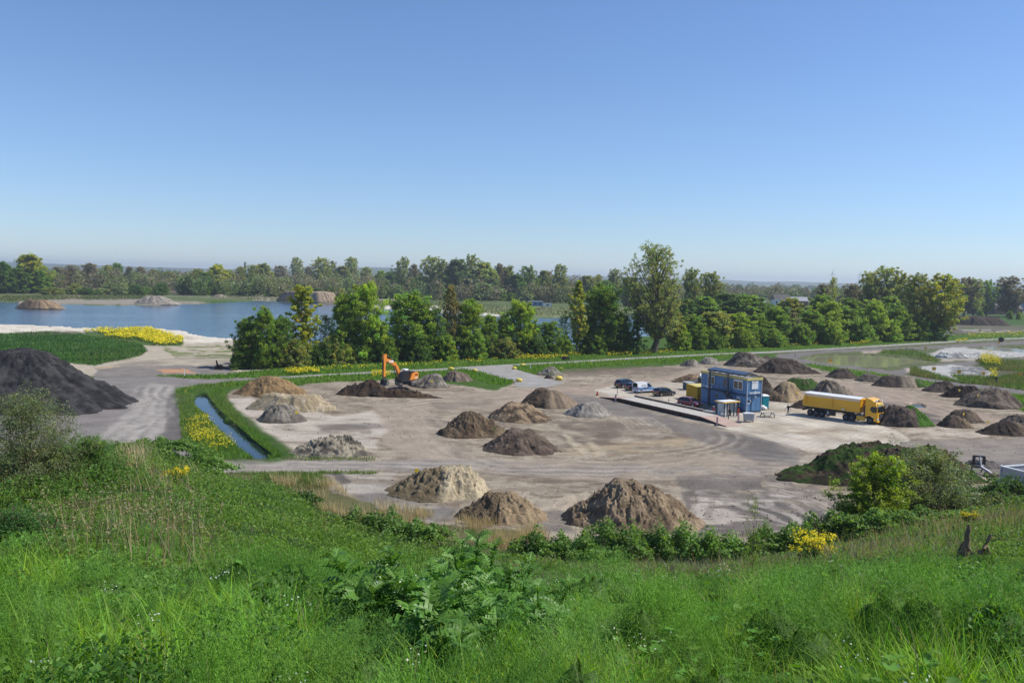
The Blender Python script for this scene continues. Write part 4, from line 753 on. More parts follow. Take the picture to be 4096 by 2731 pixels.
shore = [
 ('round', 'dark', 12, 1172, 1052, 110), ('round', 'dark', 66, 1172, 1074, 100), ('round', 'yellow', 122, 1170, 1022, 118), ('round', 'green', 165, 1172, 1085, 90), ('round', 'olive', -40, 1172, 1040, 90),
 ('bare', 'brown', 232, 1155, 1068, 74), ('bare', 'brown', 285, 1154, 1062, 84), ('bare', 'brown', 357, 1152, 1055, 96), ('bare', 'olive', 428, 1150, 1062, 80), ('round', 'green', 466, 1140, 1054, 62), ('bare', 'brown', 520, 1148, 1068, 60), ('bare', 'brown', 565, 1150, 1068, 70), ('bare', 'olive', 615, 1150, 1078, 60), ('bare', 'olive', 672, 1154, 1086, 70), ('round', 'silver', 712, 1158, 1100, 40),
 ('round', 'dark', 745, 1178, 1108, 76), ('round', 'olive', 790, 1170, 1080, 70), ('round', 'dark', 822, 1175, 1092, 58), ('round', 'yellow', 866, 1172, 1062, 88), ('round', 'olive', 912, 1170, 1082, 70), ('cone', 'dark', 980, 1150, 1048, 20), ('bare', 'olive', 960, 1165, 1068, 70), ('bare', 'olive', 1010, 1165, 1062, 76),
 ('round', 'olive', 1052, 1165, 1058, 90), ('bare', 'brown', 1120, 1150, 1064, 90), ('poplar', 'poplar', 1187, 1150, 1032, 70), ('bare', 'brown', 1235, 1150, 1068, 70), ('poplar', 'yellow', 1284, 1160, 1032, 88), ('poplar', 'olive', 1326, 1160, 1047, 66), ('round', 'olive', 1372, 1162, 1066, 80), ('poplar', 'poplar', 1408, 1160, 1030, 76), ('bare', 'olive', 1465, 1160, 1070, 80), ('round', 'bright', 1525, 1166, 1084, 56),
 ('round', 'dark', 1562, 1170, 1088, 66), ('poplar', 'poplar', 1610, 1182, 1032, 76), ('bare', 'brown', 1655, 1184, 1060, 70), ('round', 'green', 1690, 1186, 1105, 80), ('poplar', 'poplar', 1725, 1188, 1028, 112), ('poplar', 'poplar', 1775, 1190, 1043, 84), ('round', 'blue', 1830, 1196, 1042, 120), ('poplar', 'poplar', 1884, 1196, 1022, 92), ('round', 'poplar', 1938, 1198, 1054, 110), ('bare', 'brown', 1995, 1198, 1058, 64), ('round', 'olive', 2030, 1198, 1070, 76), ('round', 'dark', 2065, 1200, 1100, 90), ('poplar', 'green', 2112, 1200, 1064, 88), ('round', 'bright', 2152, 1200, 1115, 50), ('round', 'olive', 2172, 1200, 1085, 60), ('round', 'dark', 1640, 1188, 1110, 70), ('round', 'dark', 1790, 1196, 1112, 90), ('round', 'blue', 1880, 1198, 1100, 90), ('round', 'blue', 1960, 1200, 1110, 90)]
sx = 210
rs = random.Random(3)
while sx < 2290:
    y0 = 1178 if sx < 1050 else 1184 + (sx - 1050) * 0.018
    if not (700 < sx < 740): shore.append(('shrub', rs.choice(['green', 'olive', 'green', 'dark', 'silver']), sx, y0 + rs.uniform(-3, 2), y0 - rs.uniform(24, 48), rs.uniform(52, 86)))
    sx += rs.uniform(34, 62)
tree_row(shore, 'on the far shore of the lake', 'trees along the far shore of the lake')

# the wooded country behind: one mass of crowns reaching to the horizon
def far_wood(name, n, ylo, yhi, xs, colors, hr, per=280, ls=1.7, seed=5, sizes=(10, 18)):
    r = np.random.default_rng(seed); cs = []; cc = []; ss = []
    for i in range(n):
        d = 1 / r.uniform(1 / yhi, 1 / ylo); u = r.uniform(*xs); X = u * d; h = r.uniform(*hr) * (1 + .25 * (r.random() < .12)); R = r.uniform(*sizes) / 2; base = colors[min(len(colors) - 1, int(len(colors) * float(fbm(np.array(X * .006), np.array(d * .003), 3, 5)) * 1.6 - len(colors) * .3 + r.normal() * 1.2)) if r.random() < .7 else r.integers(len(colors))]
        k = per; dv = r.normal(size=(k, 3)); dv /= np.linalg.norm(dv, axis=1, keepdims=True); dv *= r.uniform(0.75, 1, (k, 1))
        lump = 1 + 0.16 * np.sin(dv[:, 0] * 5 + i) * np.cos(dv[:, 1] * 4 + i * 2) + 0.10 * np.sin(dv[:, 2] * 9 + i)
        p = np.stack([X + dv[:, 0] * R * lump, d + dv[:, 1] * R * lump, h * 0.52 + dv[:, 2] * h * 0.48 * lump], -1)
        cs.append(p); v = r.uniform(0.88, 1.12, (k, 1)) * r.uniform(0.8, 1.2) * (1 + .12 * dv[:, 2:3]); cc.append(np.array(base)[None] * v); ss.append(np.full(k, ls * (d / 900) ** 0.5))
    c = np.concatenate(cs); V, Fq = cards(c, np.concatenate(ss) * r.uniform(0.7, 1.3, len(c)), r, 0.7, 0.9)
    o = link(name, np_mesh(name, V, Fq, np.repeat(np.concatenate(cc), 4, 0)), LEAF['white']); tag(o, 'woods and hedges of mixed trees stretching to the horizon', 'woodland', kind='stuff'); return o
LEAF['white'] = leaf_mat('leaves_wood', (1, 1, 1), trans=0.25)
WC = [(0.10, 0.15, 0.045), (0.13, 0.18, 0.06), (0.16, 0.20, 0.065), (0.15, 0.165, 0.07), (0.17, 0.155, 0.09), (0.18, 0.16, 0.10), (0.165, 0.145, 0.10), (0.08, 0.125, 0.04)]
far_wood('woodland', 820, 700, 3800, (-0.66, 0.12), WC, (12, 20), per=300)
far_wood('woodland', 680, 830, 5000, (0.08, 0.68), WC, (10, 17), per=280, seed=8)['label'] = 'hazy belt of mixed woods east of the giant poplar'
# low wooded ridge on the horizon
def ridge(pts, Y, dep, mat):
    V = []; 
    for i, (x, y) in enumerate(pts):
        p = PY(x, y, Y); V += [(p.x, Y - dep, -2), (p.x, Y, max(p.z, 1)), (p.x, Y + dep, -2)]
    n = len(pts); f = []
    for i in range(n - 1):
        for k in (0, 1): f.append((i * 3 + k, i * 3 + k + 1, i * 3 + k + 4, i * 3 + k + 3))
    o = link('hills', np_mesh('hills', V, np.array(f), [(0.06, 0.08, 0.04)] * len(V), smooth=True), mat); tag(o, kind='structure')
ridge([(-1500, 1060), (-600, 1048), (-100, 1043), (60, 1047), (150, 1052), (220, 1054), (420, 1062), (900, 1075), (1300, 1078), (1420, 1070), (1470, 1067), (1560, 1070), (1640, 1077), (1900, 1090), (2600, 1110)], 6500, 900, M_hill)
ridge([(1900, 1108), (2500, 1112), (2900, 1118), (3060, 1126), (3160, 1124), (3400, 1132), (3800, 1138), (4000, 1136), (4400, 1146), (5600, 1175)], 7500, 900, M_hill)

# clods and stones that have rolled off the mounds
def lumps(name, label, pts, sz, cols, seed=3):
    r = np.random.default_rng(seed); n = len(pts); base = np.array([[1, 0, 0], [-1, 0, 0], [0, 1, 0], [0, -1, 0], [0, 0, 1], [0, 0, -1]], float)
    V = pts[:, None] + base[None] * sz[:, None, None] * r.uniform(.5, 1.2, (n, 6, 1)) + r.normal(size=(n, 6, 3)) * sz[:, None, None] * .2
    T = np.array([[0, 2, 4], [2, 1, 4], [1, 3, 4], [3, 0, 4], [2, 0, 5], [1, 2, 5], [3, 1, 5], [0, 3, 5]]); T = (np.arange(n)[:, None, None] * 6 + T[None]).reshape(-1, 3)
    return tag(link(name, np_mesh(name, V.reshape(-1, 3), T, np.repeat(cols, 6, 0)), M_soil), label, kind='stuff')
rl = np.random.default_rng(21); pl = []; cl_ = []
for (cx, cy, rx, ry, c1_, c2_) in MR:
    if cy > 330: continue
    k = int(14 + rx * 7); a = rl.uniform(0, 6.283, k); q = 0.93 + np.abs(rl.normal(size=k)) * 0.07; pl.append(np.stack([cx + np.cos(a) * rx * q, cy + np.sin(a) * ry * q, np.full(k, .03)], -1)); cl_.append(np.where((rl.random(k) < .5)[:, None], np.array(c1_)[None], np.array(c2_)[None]) * rl.uniform(.7, 1.15, (k, 1)))
q = np.concatenate([rl.uniform((1300, 1880), (2250, 2080), (160, 2)), rl.uniform((2700, 1900), (3350, 2120), (160, 2)), rl.uniform((1050, 1600), (1750, 1830), (160, 2)), rl.uniform((3400, 1620), (4096, 1850), (80, 2))]); pq = np.array([tuple(P(x, y, .02)) for x, y in q]); pl.append(pq); cl_.append(np.array([[.22, .175, .125]]) * rl.uniform(.4, 1.5, (len(pq), 1)))
pl = np.concatenate(pl); cl_ = np.concatenate(cl_); lumps('loose_rubble', 'loose clods and stones rolled off the mounds onto the yard', pl, rl.uniform(.03, .11, len(pl)), cl_)

# ================================================================ objects of the yard
M_blue = paint('container_blue', (0.095, 0.225, 0.42), 0.5, var=0.12, scale=0.8); M_trimy = paint('fascia_yellow', (0.62, 0.52, 0.16), 0.5, var=0.1)
M_blued = paint('container_blue_frame', (0.02, 0.07, 0.15), 0.5); M_white = paint('white_paint', (0.75, 0.76, 0.77), 0.45, var=0.06); M_pale = paint('pale_sheet', (0.62, 0.60, 0.53), 0.6, var=0.12)
M_steel = paint('galvanised_steel', (0.11, 0.115, 0.13), 0.45, metal=0.6, var=0.3, scale=2); M_steeld = paint('dark_steel', (0.035, 0.035, 0.04), 0.5, metal=0.3)
M_lgrey = paint('light_grey', (0.42, 0.44, 0.46), 0.5, var=0.1); M_black = paint('black_rubber', (0.014, 0.014, 0.015), 0.75, var=0.3); M_plas = paint('black_plastic', (0.02, 0.02, 0.022), 0.4)
M_letter = paint('white_lettering', (0.85, 0.87, 0.9), 0.5, var=0.02); M_yel = paint('container_yellow', (0.72, 0.42, 0.015), 0.5, var=0.15, scale=1.0); M_teal = paint('toilet_teal', (0.01, 0.27, 0.33), 0.4, var=0.08)
M_truck = paint('truck_yellow', (0.86, 0.44, 0.008), 0.35, var=0.08, scale=0.6, coat=0.4); M_orange = paint('excavator_orange', (0.80, 0.27, 0.035), 0.4, var=0.12, scale=1.2)
M_red = paint('car_red', (0.22, 0.008, 0.022), 0.25, var=0.05, coat=0.8); M_carblk = paint('car_black', (0.012, 0.013, 0.018), 0.22, var=0.05, coat=1.0); M_carnavy = paint('car_navy', (0.012, 0.018, 0.035), 0.22, var=0.05, coat=1.0)
M_cblue = paint('van_blue', (0.16, 0.30, 0.55), 0.3, var=0.06, coat=0.5); M_rim = paint('alloy_rim', (0.5, 0.5, 0.52), 0.3, metal=0.8); M_redl = paint('red_lamp', (0.45, 0.01, 0.01), 0.25); M_lampw = paint('clear_lamp', (0.75, 0.76, 0.78), 0.15)
M_plate = paint('plate_yellow', (0.75, 0.52, 0.02), 0.5); M_concp = paint('precast_concrete', (0.45, 0.42, 0.37), 0.9, var=0.2); M_rust = paint('rusty_steel', (0.09, 0.05, 0.035), 0.8, var=0.4, scale=1.5)
M_redp = paint('red_band', (0.50, 0.03, 0.02), 0.5); M_wood = paint('weathered_plank', (0.50, 0.47, 0.41), 0.8, var=0.2); M_bag = paint('white_sack', (0.70, 0.68, 0.62), 0.8, var=0.15); M_stone_y = paint('boulder_yellow', (0.72, 0.55, 0.09), 0.8, var=0.25, scale=3)
M_sign = paint('sign_orange', (0.80, 0.42, 0.02), 0.5, var=0.05); M_teald = paint('dark_blue_grey', (0.03, 0.07, 0.10), 0.6); M_roofgrey = paint('grey_roof', (0.30, 0.31, 0.33), 0.7); M_roofdk = paint('dark_roof', (0.045, 0.04, 0.045), 0.7); M_roofred = paint('red_roof', (0.30, 0.10, 0.07), 0.8)
M_brick = paint('brick_wall', (0.22, 0.13, 0.10), 0.85, var=0.2); M_skin = paint('skin', (0.45, 0.27, 0.19), 0.6, var=0.05)
def glass(name, col=(0.01, 0.014, 0.018), rough=0.06):
    m, nt, b = new_mat(name); b.inputs['Base Color'].default_value = (*col, 1); b.inputs['Roughness'].default_value = rough; b.inputs['Specular IOR Level'].default_value = 0.7; return m
M_glass = glass('dark_glass'); M_glassb = glass('brown_blind_glass', (0.13, 0.10, 0.075), 0.2); M_pv = glass('solar_cell', (0.035, 0.05, 0.085), 0.22)
m, nt, b = new_mat('clear_glass'); b.inputs['Base Color'].default_value = (0.8, 0.88, 0.9, 1); b.inputs['Alpha'].default_value = 0.22; b.inputs['Roughness'].default_value = 0.05; M_clear = m

def frame_from(front, back):
    """heading of a vehicle from the ground points under its front and rear"""
    d = (front - back); return math.atan2(d.y, d.x)
def wheel(parent, x, y, r, w, rim=M_rim, rr=0.58, outer=1):
    t = MB(); t.cyl((x, y - w / 2, r), (x, y + w / 2, r), r, 20); t.cyl((x, y - w / 2 - 0.01, r), (x, y + w / 2 + 0.01, r), r * 0.8, 20); o = t.build('wheel', M_black, parent, smooth=True)
    q = MB(); s = outer * w / 2; q.cyl((x, y + s, r), (x, y + s + outer * 0.03, r), r * rr, 14)
    for k in range(5): a = k * 1.2566; q.bar((x, y + s + outer * 0.035, r), (x + math.cos(a) * r * rr * 0.9, y + s + outer * 0.035, r + math.sin(a) * r * rr * 0.9), 0.05, 0.03)
    q.build('rim', rim, o); return o

# ---- two-storey site office
A = P(2985, 1650); B = P(2803, 1610); Cc = P(3041, 1645)
ax = (A - B).normalized(); L = (A - B).length; az_ = math.atan2(ax.y, ax.x); W = 3.0; HH = 5.5
off = empty('site_office', 'two-storey blue site office of stacked cabins with a yellow roof band and solar panels', 'site office', B, az_)
# local frame: x along the long wall (0..L), y away from it (0..W), z up; the long wall at y=0 faces the ramp
bw = MB(); bw.box(0.03, L - 0.03, 0.03, W - 0.03, 0.18, 2.66); bw.box(0.03, L - 0.03, 0.03, W - 0.03, 2.80, 5.2); bw.build('wall', M_blue, off, bevel=0.01)
fr = MB()
for z0 in (0.12, 2.58, 2.76, 5.12):
    fr.box(-0.02, L + 0.02, -0.02, 0.06, z0, z0 + 0.16); fr.box(-0.02, L + 0.02, W - 0.06, W + 0.02, z0, z0 + 0.16); fr.box(L - 0.05, L + 0.025, 0.06, W - 0.06, z0, z0 + 0.16); fr.box(-0.025, 0.05, 0.06, W - 0.06, z0, z0 + 0.16)
fr.build('frame', M_blued, off)
cp = MB()
for x in (-0.03, L - 0.09):
    for y in (-0.03, W - 0.09): cp.box(x, x + 0.12, y, y + 0.12, 0.1, 5.14)
cp.build('corner_post', M_lgrey, off)
rt = MB(); rt.box(-0.1, L + 0.1, -0.1, 0.0, 5.14, 5.52); rt.box(-0.1, L + 0.1, W, W + 0.1, 5.14, 5.52); rt.box(L, L + 0.1, 0.0, W, 5.14, 5.52); rt.box(-0.1, 0.0, 0.0, W, 5.14, 5.52); rt.build('roof_band', M_trimy, off)
rf = MB(); rf.box(0.0, L, 0.0, W, 5.22, 5.40); rf.build('roof', M_roofgrey, off)
def window(x0, x1, z0, z1, face='long', pane=M_glassb, shutter=0.24):
    """frame proud of the wall, pane set in it, mullion"""
    m = MB(); t = 0.09
    def bx(a0, a1, c0, c1, d0, d1): m.box(a0, a1, -d1, -d0, c0, c1) if face == 'long' else m.box(L + d0, L + d1, a0, a1, c0, c1)
    bx(x0, x1, z1 - shutter, z1, -0.02, 0.07); bx(x0, x1, z0, z0 + t, -0.02, 0.06); bx(x0, x0 + t, z0 + t, z1 - shutter, -0.02, 0.06); bx(x1 - t, x1, z0 + t, z1 - shutter, -0.02, 0.06)
    xm = (x0 + x1) / 2; bx(xm - 0.05, xm + 0.05, z0 + t, z1 - shutter, -0.02, 0.058)
    f = m.build('window', M_white, off); m = MB(); bx(x0 + t, x1 - t, z0 + t, z1 - shutter, -0.02, 0.03); m.build('pane', pane, f); return f
sc_ = L / 12.0
window(1.75 * sc_, 3.6 * sc_, 3.55, 5.0); window(8.6 * sc_, 10.9 * sc_, 3.5, 5.0); window(9.4 * sc_, 10.3 * sc_, 0.6, 2.3, pane=M_glass, shutter=0.3)
m = MB(); m.box(L + 0.01, L + 0.08, 0.85, 2.15, 3.75, 5.0); sh = m.build('shutter', M_white, off); m = MB(); m.box(L + 0.08, L + 0.10, 0.85, 2.15, 4.70, 4.76); m.build('rail', M_lgrey, sh)
def door(x0, x1, z0, z1, face='long', mat=M_blue):
    m = MB(); k = 0.045
    if face == 'long':
        m.box(x0, x1, -0.05, 0.02, z0, z1); d = m.build('door', mat, off); q = MB(); q.box(x0 - k, x0, -0.06, 0.02, z0, z1); q.box(x1, x1 + k, -0.06, 0.02, z0, z1); q.box(x0 - k, x1 + k, -0.06, 0.02, z1, z1 + k); q.build('door_frame', M_blued, d)
        q = MB(); q.box(x1 - 0.16, x1 - 0.06, -0.10, -0.05, z0 + 0.95, z0 + 1.05); q.build('handle', M_lgrey, d)
    else:
        m.box(L - 0.02, L + 0.05, x0, x1, z0, z1); d = m.build('door', mat, off); q = MB(); q.box(L - 0.02, L + 0.06, x0 - k, x0, z0, z1); q.box(L - 0.02, L + 0.06, x1, x1 + k, z0, z1); q.box(L - 0.02, L + 0.06, x0 - k, x1 + k, z1, z1 + k); q.build('door_frame', M_steeld, d)
        q = MB(); q.box(L + 0.05, L + 0.1, x0 + 0.06, x0 + 0.16, z0 + 0.95, z0 + 1.05); q.build('handle', M_lgrey, d)
    return d
door(0.95 * sc_, 1.9 * sc_, 0.3, 2.4); door(5.9 * sc_, 6.9 * sc_, 2.95, 5.05); door(0.95, 1.85, 0.3, 2.35, 'end')
m = MB(); m.box(6.1 * sc_, 6.7 * sc_, -0.075, -0.05, 3.7, 4.8); m.build('door_pane', M_glassb, off)
m = MB(); m.box(4.1 * sc_, 4.6 * sc_, -0.04, 0.03, 1.45, 2.1); m.build('vent_window', M_glassb, off)
text_part('lettering', 'GRON', 0.42, (0.88 * sc_, -0.02, 3.02), (0, -1, 0), M_letter, off, 0.01, 0.008); text_part('lettering', 'BANK', 0.42, (2.35 * sc_, -0.02, 3.02), (0, -1, 0), M_letter, off, 0.01, 0.008)
text_part('lettering', 'GRON', 0.40, (L + 0.035, 0.95, 3.12), (1, 0, 0), M_letter, off, 0.01, 0.008, 0.85); text_part('lettering', 'BANK', 0.40, (L + 0.035, 2.22, 3.12), (1, 0, 0), M_letter, off, 0.01, 0.008, 0.85)
for face, (cx, cz) in (('long', (1.6 * sc_, 3.05)), ('end', (1.58, 3.15))):
    m = MB()
    for k in range(12):
        a = k * math.pi / 6; r0, r1 = 0.10, 0.19; pts = []
        for rr, aa in ((r0, a), (r1, a), (r1, a + math.pi / 6), (r0, a + math.pi / 6)): pts.append((math.cos(aa) * rr, math.sin(aa) * rr * 1.15))
        m.add([(cx + p[0], -0.045, cz + p[1]) if face == 'long' else (L + 0.05, cx + p[0], cz + p[1]) for p in pts], [(0, 1, 2, 3)])
    if face == 'long': m.box(cx - 0.03, cx + 0.03, -0.05, -0.04, cz + 0.2, cz + 0.42); m.box(cx + 0.13, cx + 0.18, -0.05, -0.04, cz - 0.2, cz + 0.3)
    else: m.box(L + 0.045, L + 0.055, cx - 0.03, cx + 0.03, cz + 0.2, cz + 0.42); m.box(L + 0.045, L + 0.055, cx + 0.13, cx + 0.18, cz - 0.2, cz + 0.3)
    m.build('logo', M_letter, off)
m = MB(); m.box(L + 0.03, L + 0.05, 0.12, 0.62, 1.72, 1.98); nb_ = m.build('notice_board', M_steeld, off); m = MB(); m.box(L + 0.03, L + 0.05, 0.66, 0.84, 1.72, 2.02); m.box(L + 0.03, L + 0.05, 0.12, 0.6, 1.45, 1.6); m.build('notice', M_white, nb_)
m = MB(); m.box(L + 0.05, L + 0.3, 1.35, 1.7, 2.42, 2.58); m.bar((L + 0.05, 1.1, 2.3), (L + 0.2, 1.5, 2.5), 0.05); m.build('door_lamp', M_lgrey, off)
m = MB(); m.bar((L + 0.03, 1.25, 4.85), (L + 0.6, 1.5, 5.25), 0.05); m.build('antenna_arm', M_steeld, off)
m = MB(); m.box(0.05, L - 0.05, 0.05, W - 0.05, 0.0, 0.17); m.build('plinth', M_concp, off)
# portal frames carrying the solar rack
pf_ = MB()
for x in (2.95 * sc_, 7.75 * sc_):
    pf_.box(x, x + 0.24, -0.75, -0.50, 0.0, 5.72); pf_.box(x, x + 0.24, -0.75, W + 0.4, 5.72, 5.90); pf_.box(x, x + 0.24, W + 0.4, W + 0.64, 0, 5.90)
pf_.box(3.2 * sc_, 7.75 * sc_, -0.72, -0.56, 5.56, 5.70); pf_.build('portal_frame', M_steel, off)
rk = MB(); x0, x1 = 1.3, L - 0.9; Y0, Y1, Y2 = 0.25, 1.45, W - 0.3
for y, z in ((Y0, 5.78), (Y2, 5.78), (Y0, 5.90)): rk.bar((x0, y, z), (x1, y, z), 0.14, 0.14)
for k in range(7):
    x = x0 + (x1 - x0) * k / 6; rk.bar((x, Y0, 5.78), (x, Y2, 5.78), 0.1); rk.bar((x, Y0, 5.90), (x, Y1, 6.14), 0.1); rk.bar((x, Y1, 6.14), (x, Y2, 5.85), 0.1); rk.bar((x, Y0, 5.6), (x, Y0, 5.95), 0.12)
rk.build('solar_rack', M_steel, off)
for k in range(6):
    a0 = x0 + (x1 - x0) * k / 6 + 0.04; a1 = x0 + (x1 - x0) * (k + 1) / 6 - 0.04; m = MB()
    m.add([(a0, Y0 - .15, 5.97), (a1, Y0 - .15, 5.97), (a1, Y1 + .05, 6.25), (a0, Y1 + .05, 6.25), (a0, Y0 - .15, 5.92), (a1, Y0 - .15, 5.92), (a1, Y1 + .05, 6.20), (a0, Y1 + .05, 6.20)], [(0, 1, 2, 3), (7, 6, 5, 4), (0, 4, 5, 1), (1, 5, 6, 2), (2, 6, 7, 3), (3, 7, 4, 0)]); m.build('solar_panel', M_pv, off)
# gallery and stair to the upper door
st = MB(); gx0, gx1 = 4.6 * sc_, 7.2 * sc_
st.box(gx0, gx1, -0.95, -0.06, 2.72, 2.82)
for x in (gx0, (gx0 + gx1) / 2, gx1): st.bar((x, -0.92, 2.82), (x, -0.92, 3.8), 0.05)
st.bar((gx0, -0.92, 3.8), (gx1, -0.92, 3.8), 0.05); st.bar((gx0, -0.92, 3.3), (gx1, -0.92, 3.3), 0.04)
sx1 = L - 0.7
for y in (-0.95, -0.15):
    st.bar((gx1, y, 2.72), (sx1, y, 0.05), 0.06, 0.22); st.bar((gx1, y, 3.75), (sx1, y, 1.05), 0.05); st.bar((sx1, y, 0.05), (sx1, y, 1.05), 0.05)
for k in range(12): t = (k + 0.5) / 12; st.box(gx1 + (sx1 - gx1) * t - 0.12, gx1 + (sx1 - gx1) * t + 0.12, -0.93, -0.17, 2.72 * (1 - t), 2.72 * (1 - t) + 0.04)
st.build('stair', M_steel, off)
m = MB(); m.bar((sx1 - 1.1, -1.0, 1.85), (sx1 - 0.35, -1.0, 1.05), 0.08, 0.3); m.build('stair_banner', M_white, off)

# ---- weighbridge with ramps, raised on a dark steel deck
def zp(x, y): return (2400 + x / 3.36, 1400 + y / 3.36)   # from an enlargement of the office corner of the photograph
wb = empty('weighbridge', 'long steel weighbridge with concrete deck and ramps on the near edge of the concrete yard', 'weighbridge', (0, 0, 0))
def pz(x, y, z): q = zp(x, y); return P(q[0], q[1], z)
n1, n2, n3, n4 = pz(0, 627, 0.05), pz(265, 640, 0.62), pz(1350, 885, 0.62), pz(1700, 1024, 0.05)
perp = Vector((-(n3 - n2).y, (n3 - n2).x, 0)).normalized(); Wd = 3.3
q1, q2, q3, q4 = [v + perp * Wd for v in (n1, n2, n3, n4)]
def slab(mb, a, b, c, d, th): lo = [v - Vector((0, 0, th)) for v in (a, b, c, d)]; mb.add([a, b, c, d] + lo, [(0, 1, 2, 3), (7, 6, 5, 4), (0, 4, 5, 1), (1, 5, 6, 2), (2, 6, 7, 3), (3, 7, 4, 0)])
m = MB(); slab(m, n2, n3, q3, q2, 0.12); m.build('deck', M_concp, wb)
M_deckr = paint('ramp_red_mat', (0.42, 0.30, 0.24), 0.9, var=0.2, scale=0.5)
m = MB(); slab(m, n1, n2, q2, q1, 0.10); m.build('ramp', M_deckr, wb); m = MB(); slab(m, n3, n4, q4, q3, 0.10); m.build('ramp', M_deckr, wb)
m = MB()
for a, b_, h in ((n2, n3, 0.40),):
    e = (b_ - a).normalized(); o_ = perp * -0.06
    m.bar(a + o_ - Vector((0, 0, 0.2)), b_ + o_ - Vector((0, 0, 0.2)), 0.14, h)
m.bar(n1 + perp * -0.05 - Vector((0, 0, 0.06)), n2 + perp * -0.05 - Vector((0, 0, 0.14)), 0.1, 0.22); m.bar(n3 + perp * -0.05 - Vector((0, 0, 0.14)), n4 + perp * -0.05 - Vector((0, 0, 0.06)), 0.1, 0.22)
m.build('side_girder', M_rust, wb)
m = MB()
for k in range(9): a = n2.lerp(n3, k / 8); m.bar(a + perp * 0.4 - Vector((0, 0, 0.12)), a + perp * 0.4 - Vector((0, 0, 0.66)), 0.3)
m.build('foot', M_steeld, wb)
M_pit = paint('shadowed_pit_floor', (0.05, 0.045, 0.04), 0.95)
cb = empty('concrete_kerb_beam', 'long pale concrete guard beam along the far side of the weighbridge', 'guard beam', (0, 0, 0))
m = MB(); k1, k2, k3, k4 = pz(470, 634, 0.1), pz(1385, 832, 0.1), pz(1400, 838, 0.1), pz(1600, 872, 0.1)
m.bar(k1 + Vector((0, 0, .12)), k2 + Vector((0, 0, .12)), 0.28, 0.5); m.build('beam', M_rust, cb)
m = MB(); m.bar(k1 + Vector((0, 0, .43)), k2 + Vector((0, 0, .43)), 0.26, 0.12); m.bar(k3 + Vector((0, 0, .2)), k4 + Vector((0, 0, .2)), 0.7, 0.5); m.build('capping', M_concp, cb)

# ---- yellow shipping container
a = P(*zp(1300, 695)); b_ = P(*zp(1158, 640)); e = P(*zp(1372, 688)); he = math.atan2((a - b_).y, (a - b_).x)
yc = empty('shipping_container', 'mustard yellow corrugated shipping container beside the site office', 'container', b_, he); Lc = (a - b_).length; Wc = 2.5; Hc = 2.6
m = MB(); m.box(0.05, Lc - 0.05, 0.05, Wc - 0.05, 0.1, Hc - 0.05)
x = 0.15
while x < Lc - 0.2: m.box(x, x + 0.13, -0.0, 0.05, 0.15, Hc - 0.12); x += 0.28
y = 0.15
while y < Wc - 0.2: m.box(Lc - 0.05, Lc, y, y + 0.13, 0.15, Hc - 0.12); y += 0.28
m.build('wall', M_yel, yc)
m = MB()
for z0 in (0.02, Hc - 0.12):
    m.box(0, Lc, -0.03, 0.05, z0, z0 + 0.14); m.box(0, Lc, Wc - 0.05, Wc + 0.03, z0, z0 + 0.14); m.box(Lc - 0.03, Lc + 0.04, 0.05, Wc - 0.05, z0, z0 + 0.14)
for x in (0, Lc - 0.1):
    for y in (-0.035, Wc - 0.07): m.box(x, x + 0.12, y, y + 0.12, 0, Hc)
m.build('frame', M_yel, yc); m = MB(); m.box(0.05, Lc - 0.05, 0.05, Wc - 0.05, Hc - 0.04, Hc + 0.015); m.build('roof', M_trimy, yc)

# ---- tank, generator unit and worker-like pump behind the yellow container
g0 = P(*zp(1110, 515)); tk_ = empty('fuel_tank', 'squat dark teal steel tank with pale lid behind the yellow container', 'tank', g0, he)
m = MB(); m.box(0, 2.3, 0, 1.6, 0.05, 1.35, 0.03); m.build('body', M_teald, tk_); m = MB(); m.box(-0.05, 2.35, -0.05, 1.65, 1.352, 1.45); m.build('lid', M_lgrey, tk_)
g1 = P(*zp(1290, 500)); pu = empty('pump_unit', 'dark machine with a rounded silver head between tank and office', 'pump', g1, he)
m = MB(); m.box(-1.2, 0.7, 0.2, 1.4, 0.1, 1.0, 0.05); m.box(-0.2, 0.5, 0.3, 1.2, 1.0, 2.1, 0.12); m.build('body', M_plas, pu, bevel=0.02); m = MB(); m.cyl((0.1, 0.7, 2.1), (0.1, 0.7, 2.5), 0.26, 12, 0.2); m.cyl((0.1, 0.7, 2.5), (0.1, 0.7, 2.7), 0.2, 12, 0.05); m.build('head', M_rim, pu, smooth=True)
m = MB(); m.bar((-1.6, 0.1, 1.15), (0.0, 0.4, 1.5), 0.12, 0.3); m.build('boom', M_lgrey, pu)

# ---- portable toilet
t0 = P(*zp(2200, 782)); po = empty('portable_toilet', 'teal portable toilet with a white roof behind the office corner', 'portable toilet', t0, he + 0.1)
m = MB(); m.box(-0.58, 0.58, -0.58, 0.58, 0.12, 2.1, 0.06); m.build('cabin', M_teal, po); m = MB(); m.box(-0.62, 0.62, -0.62, 0.62, 2.1, 2.2, 0.02); m.add([(-0.6, -0.6, 2.2), (0.6, -0.6, 2.2), (0.6, 0.6, 2.2), (-0.6, 0.6, 2.2), (-0.35, -0.35, 2.38), (0.35, -0.35, 2.38), (0.35, 0.35, 2.38), (-0.35, 0.35, 2.38)], [(0, 1, 5, 4), (1, 2, 6, 5), (2, 3, 7, 6), (3, 0, 4, 7), (4, 5, 6, 7)]); m.build('roof', M_white, po)
m = MB(); m.box(-0.6, 0.6, -0.6, 0.6, 0.0, 0.11); m.build('base', M_black, po); m = MB(); m.box(-0.35, 0.4, -0.61, -0.585, 0.25, 1.95); d = m.build('door', M_teal, po); m = MB(); m.box(0.28, 0.34, -0.65, -0.61, 1.0, 1.2); m.build('handle', M_black, d)
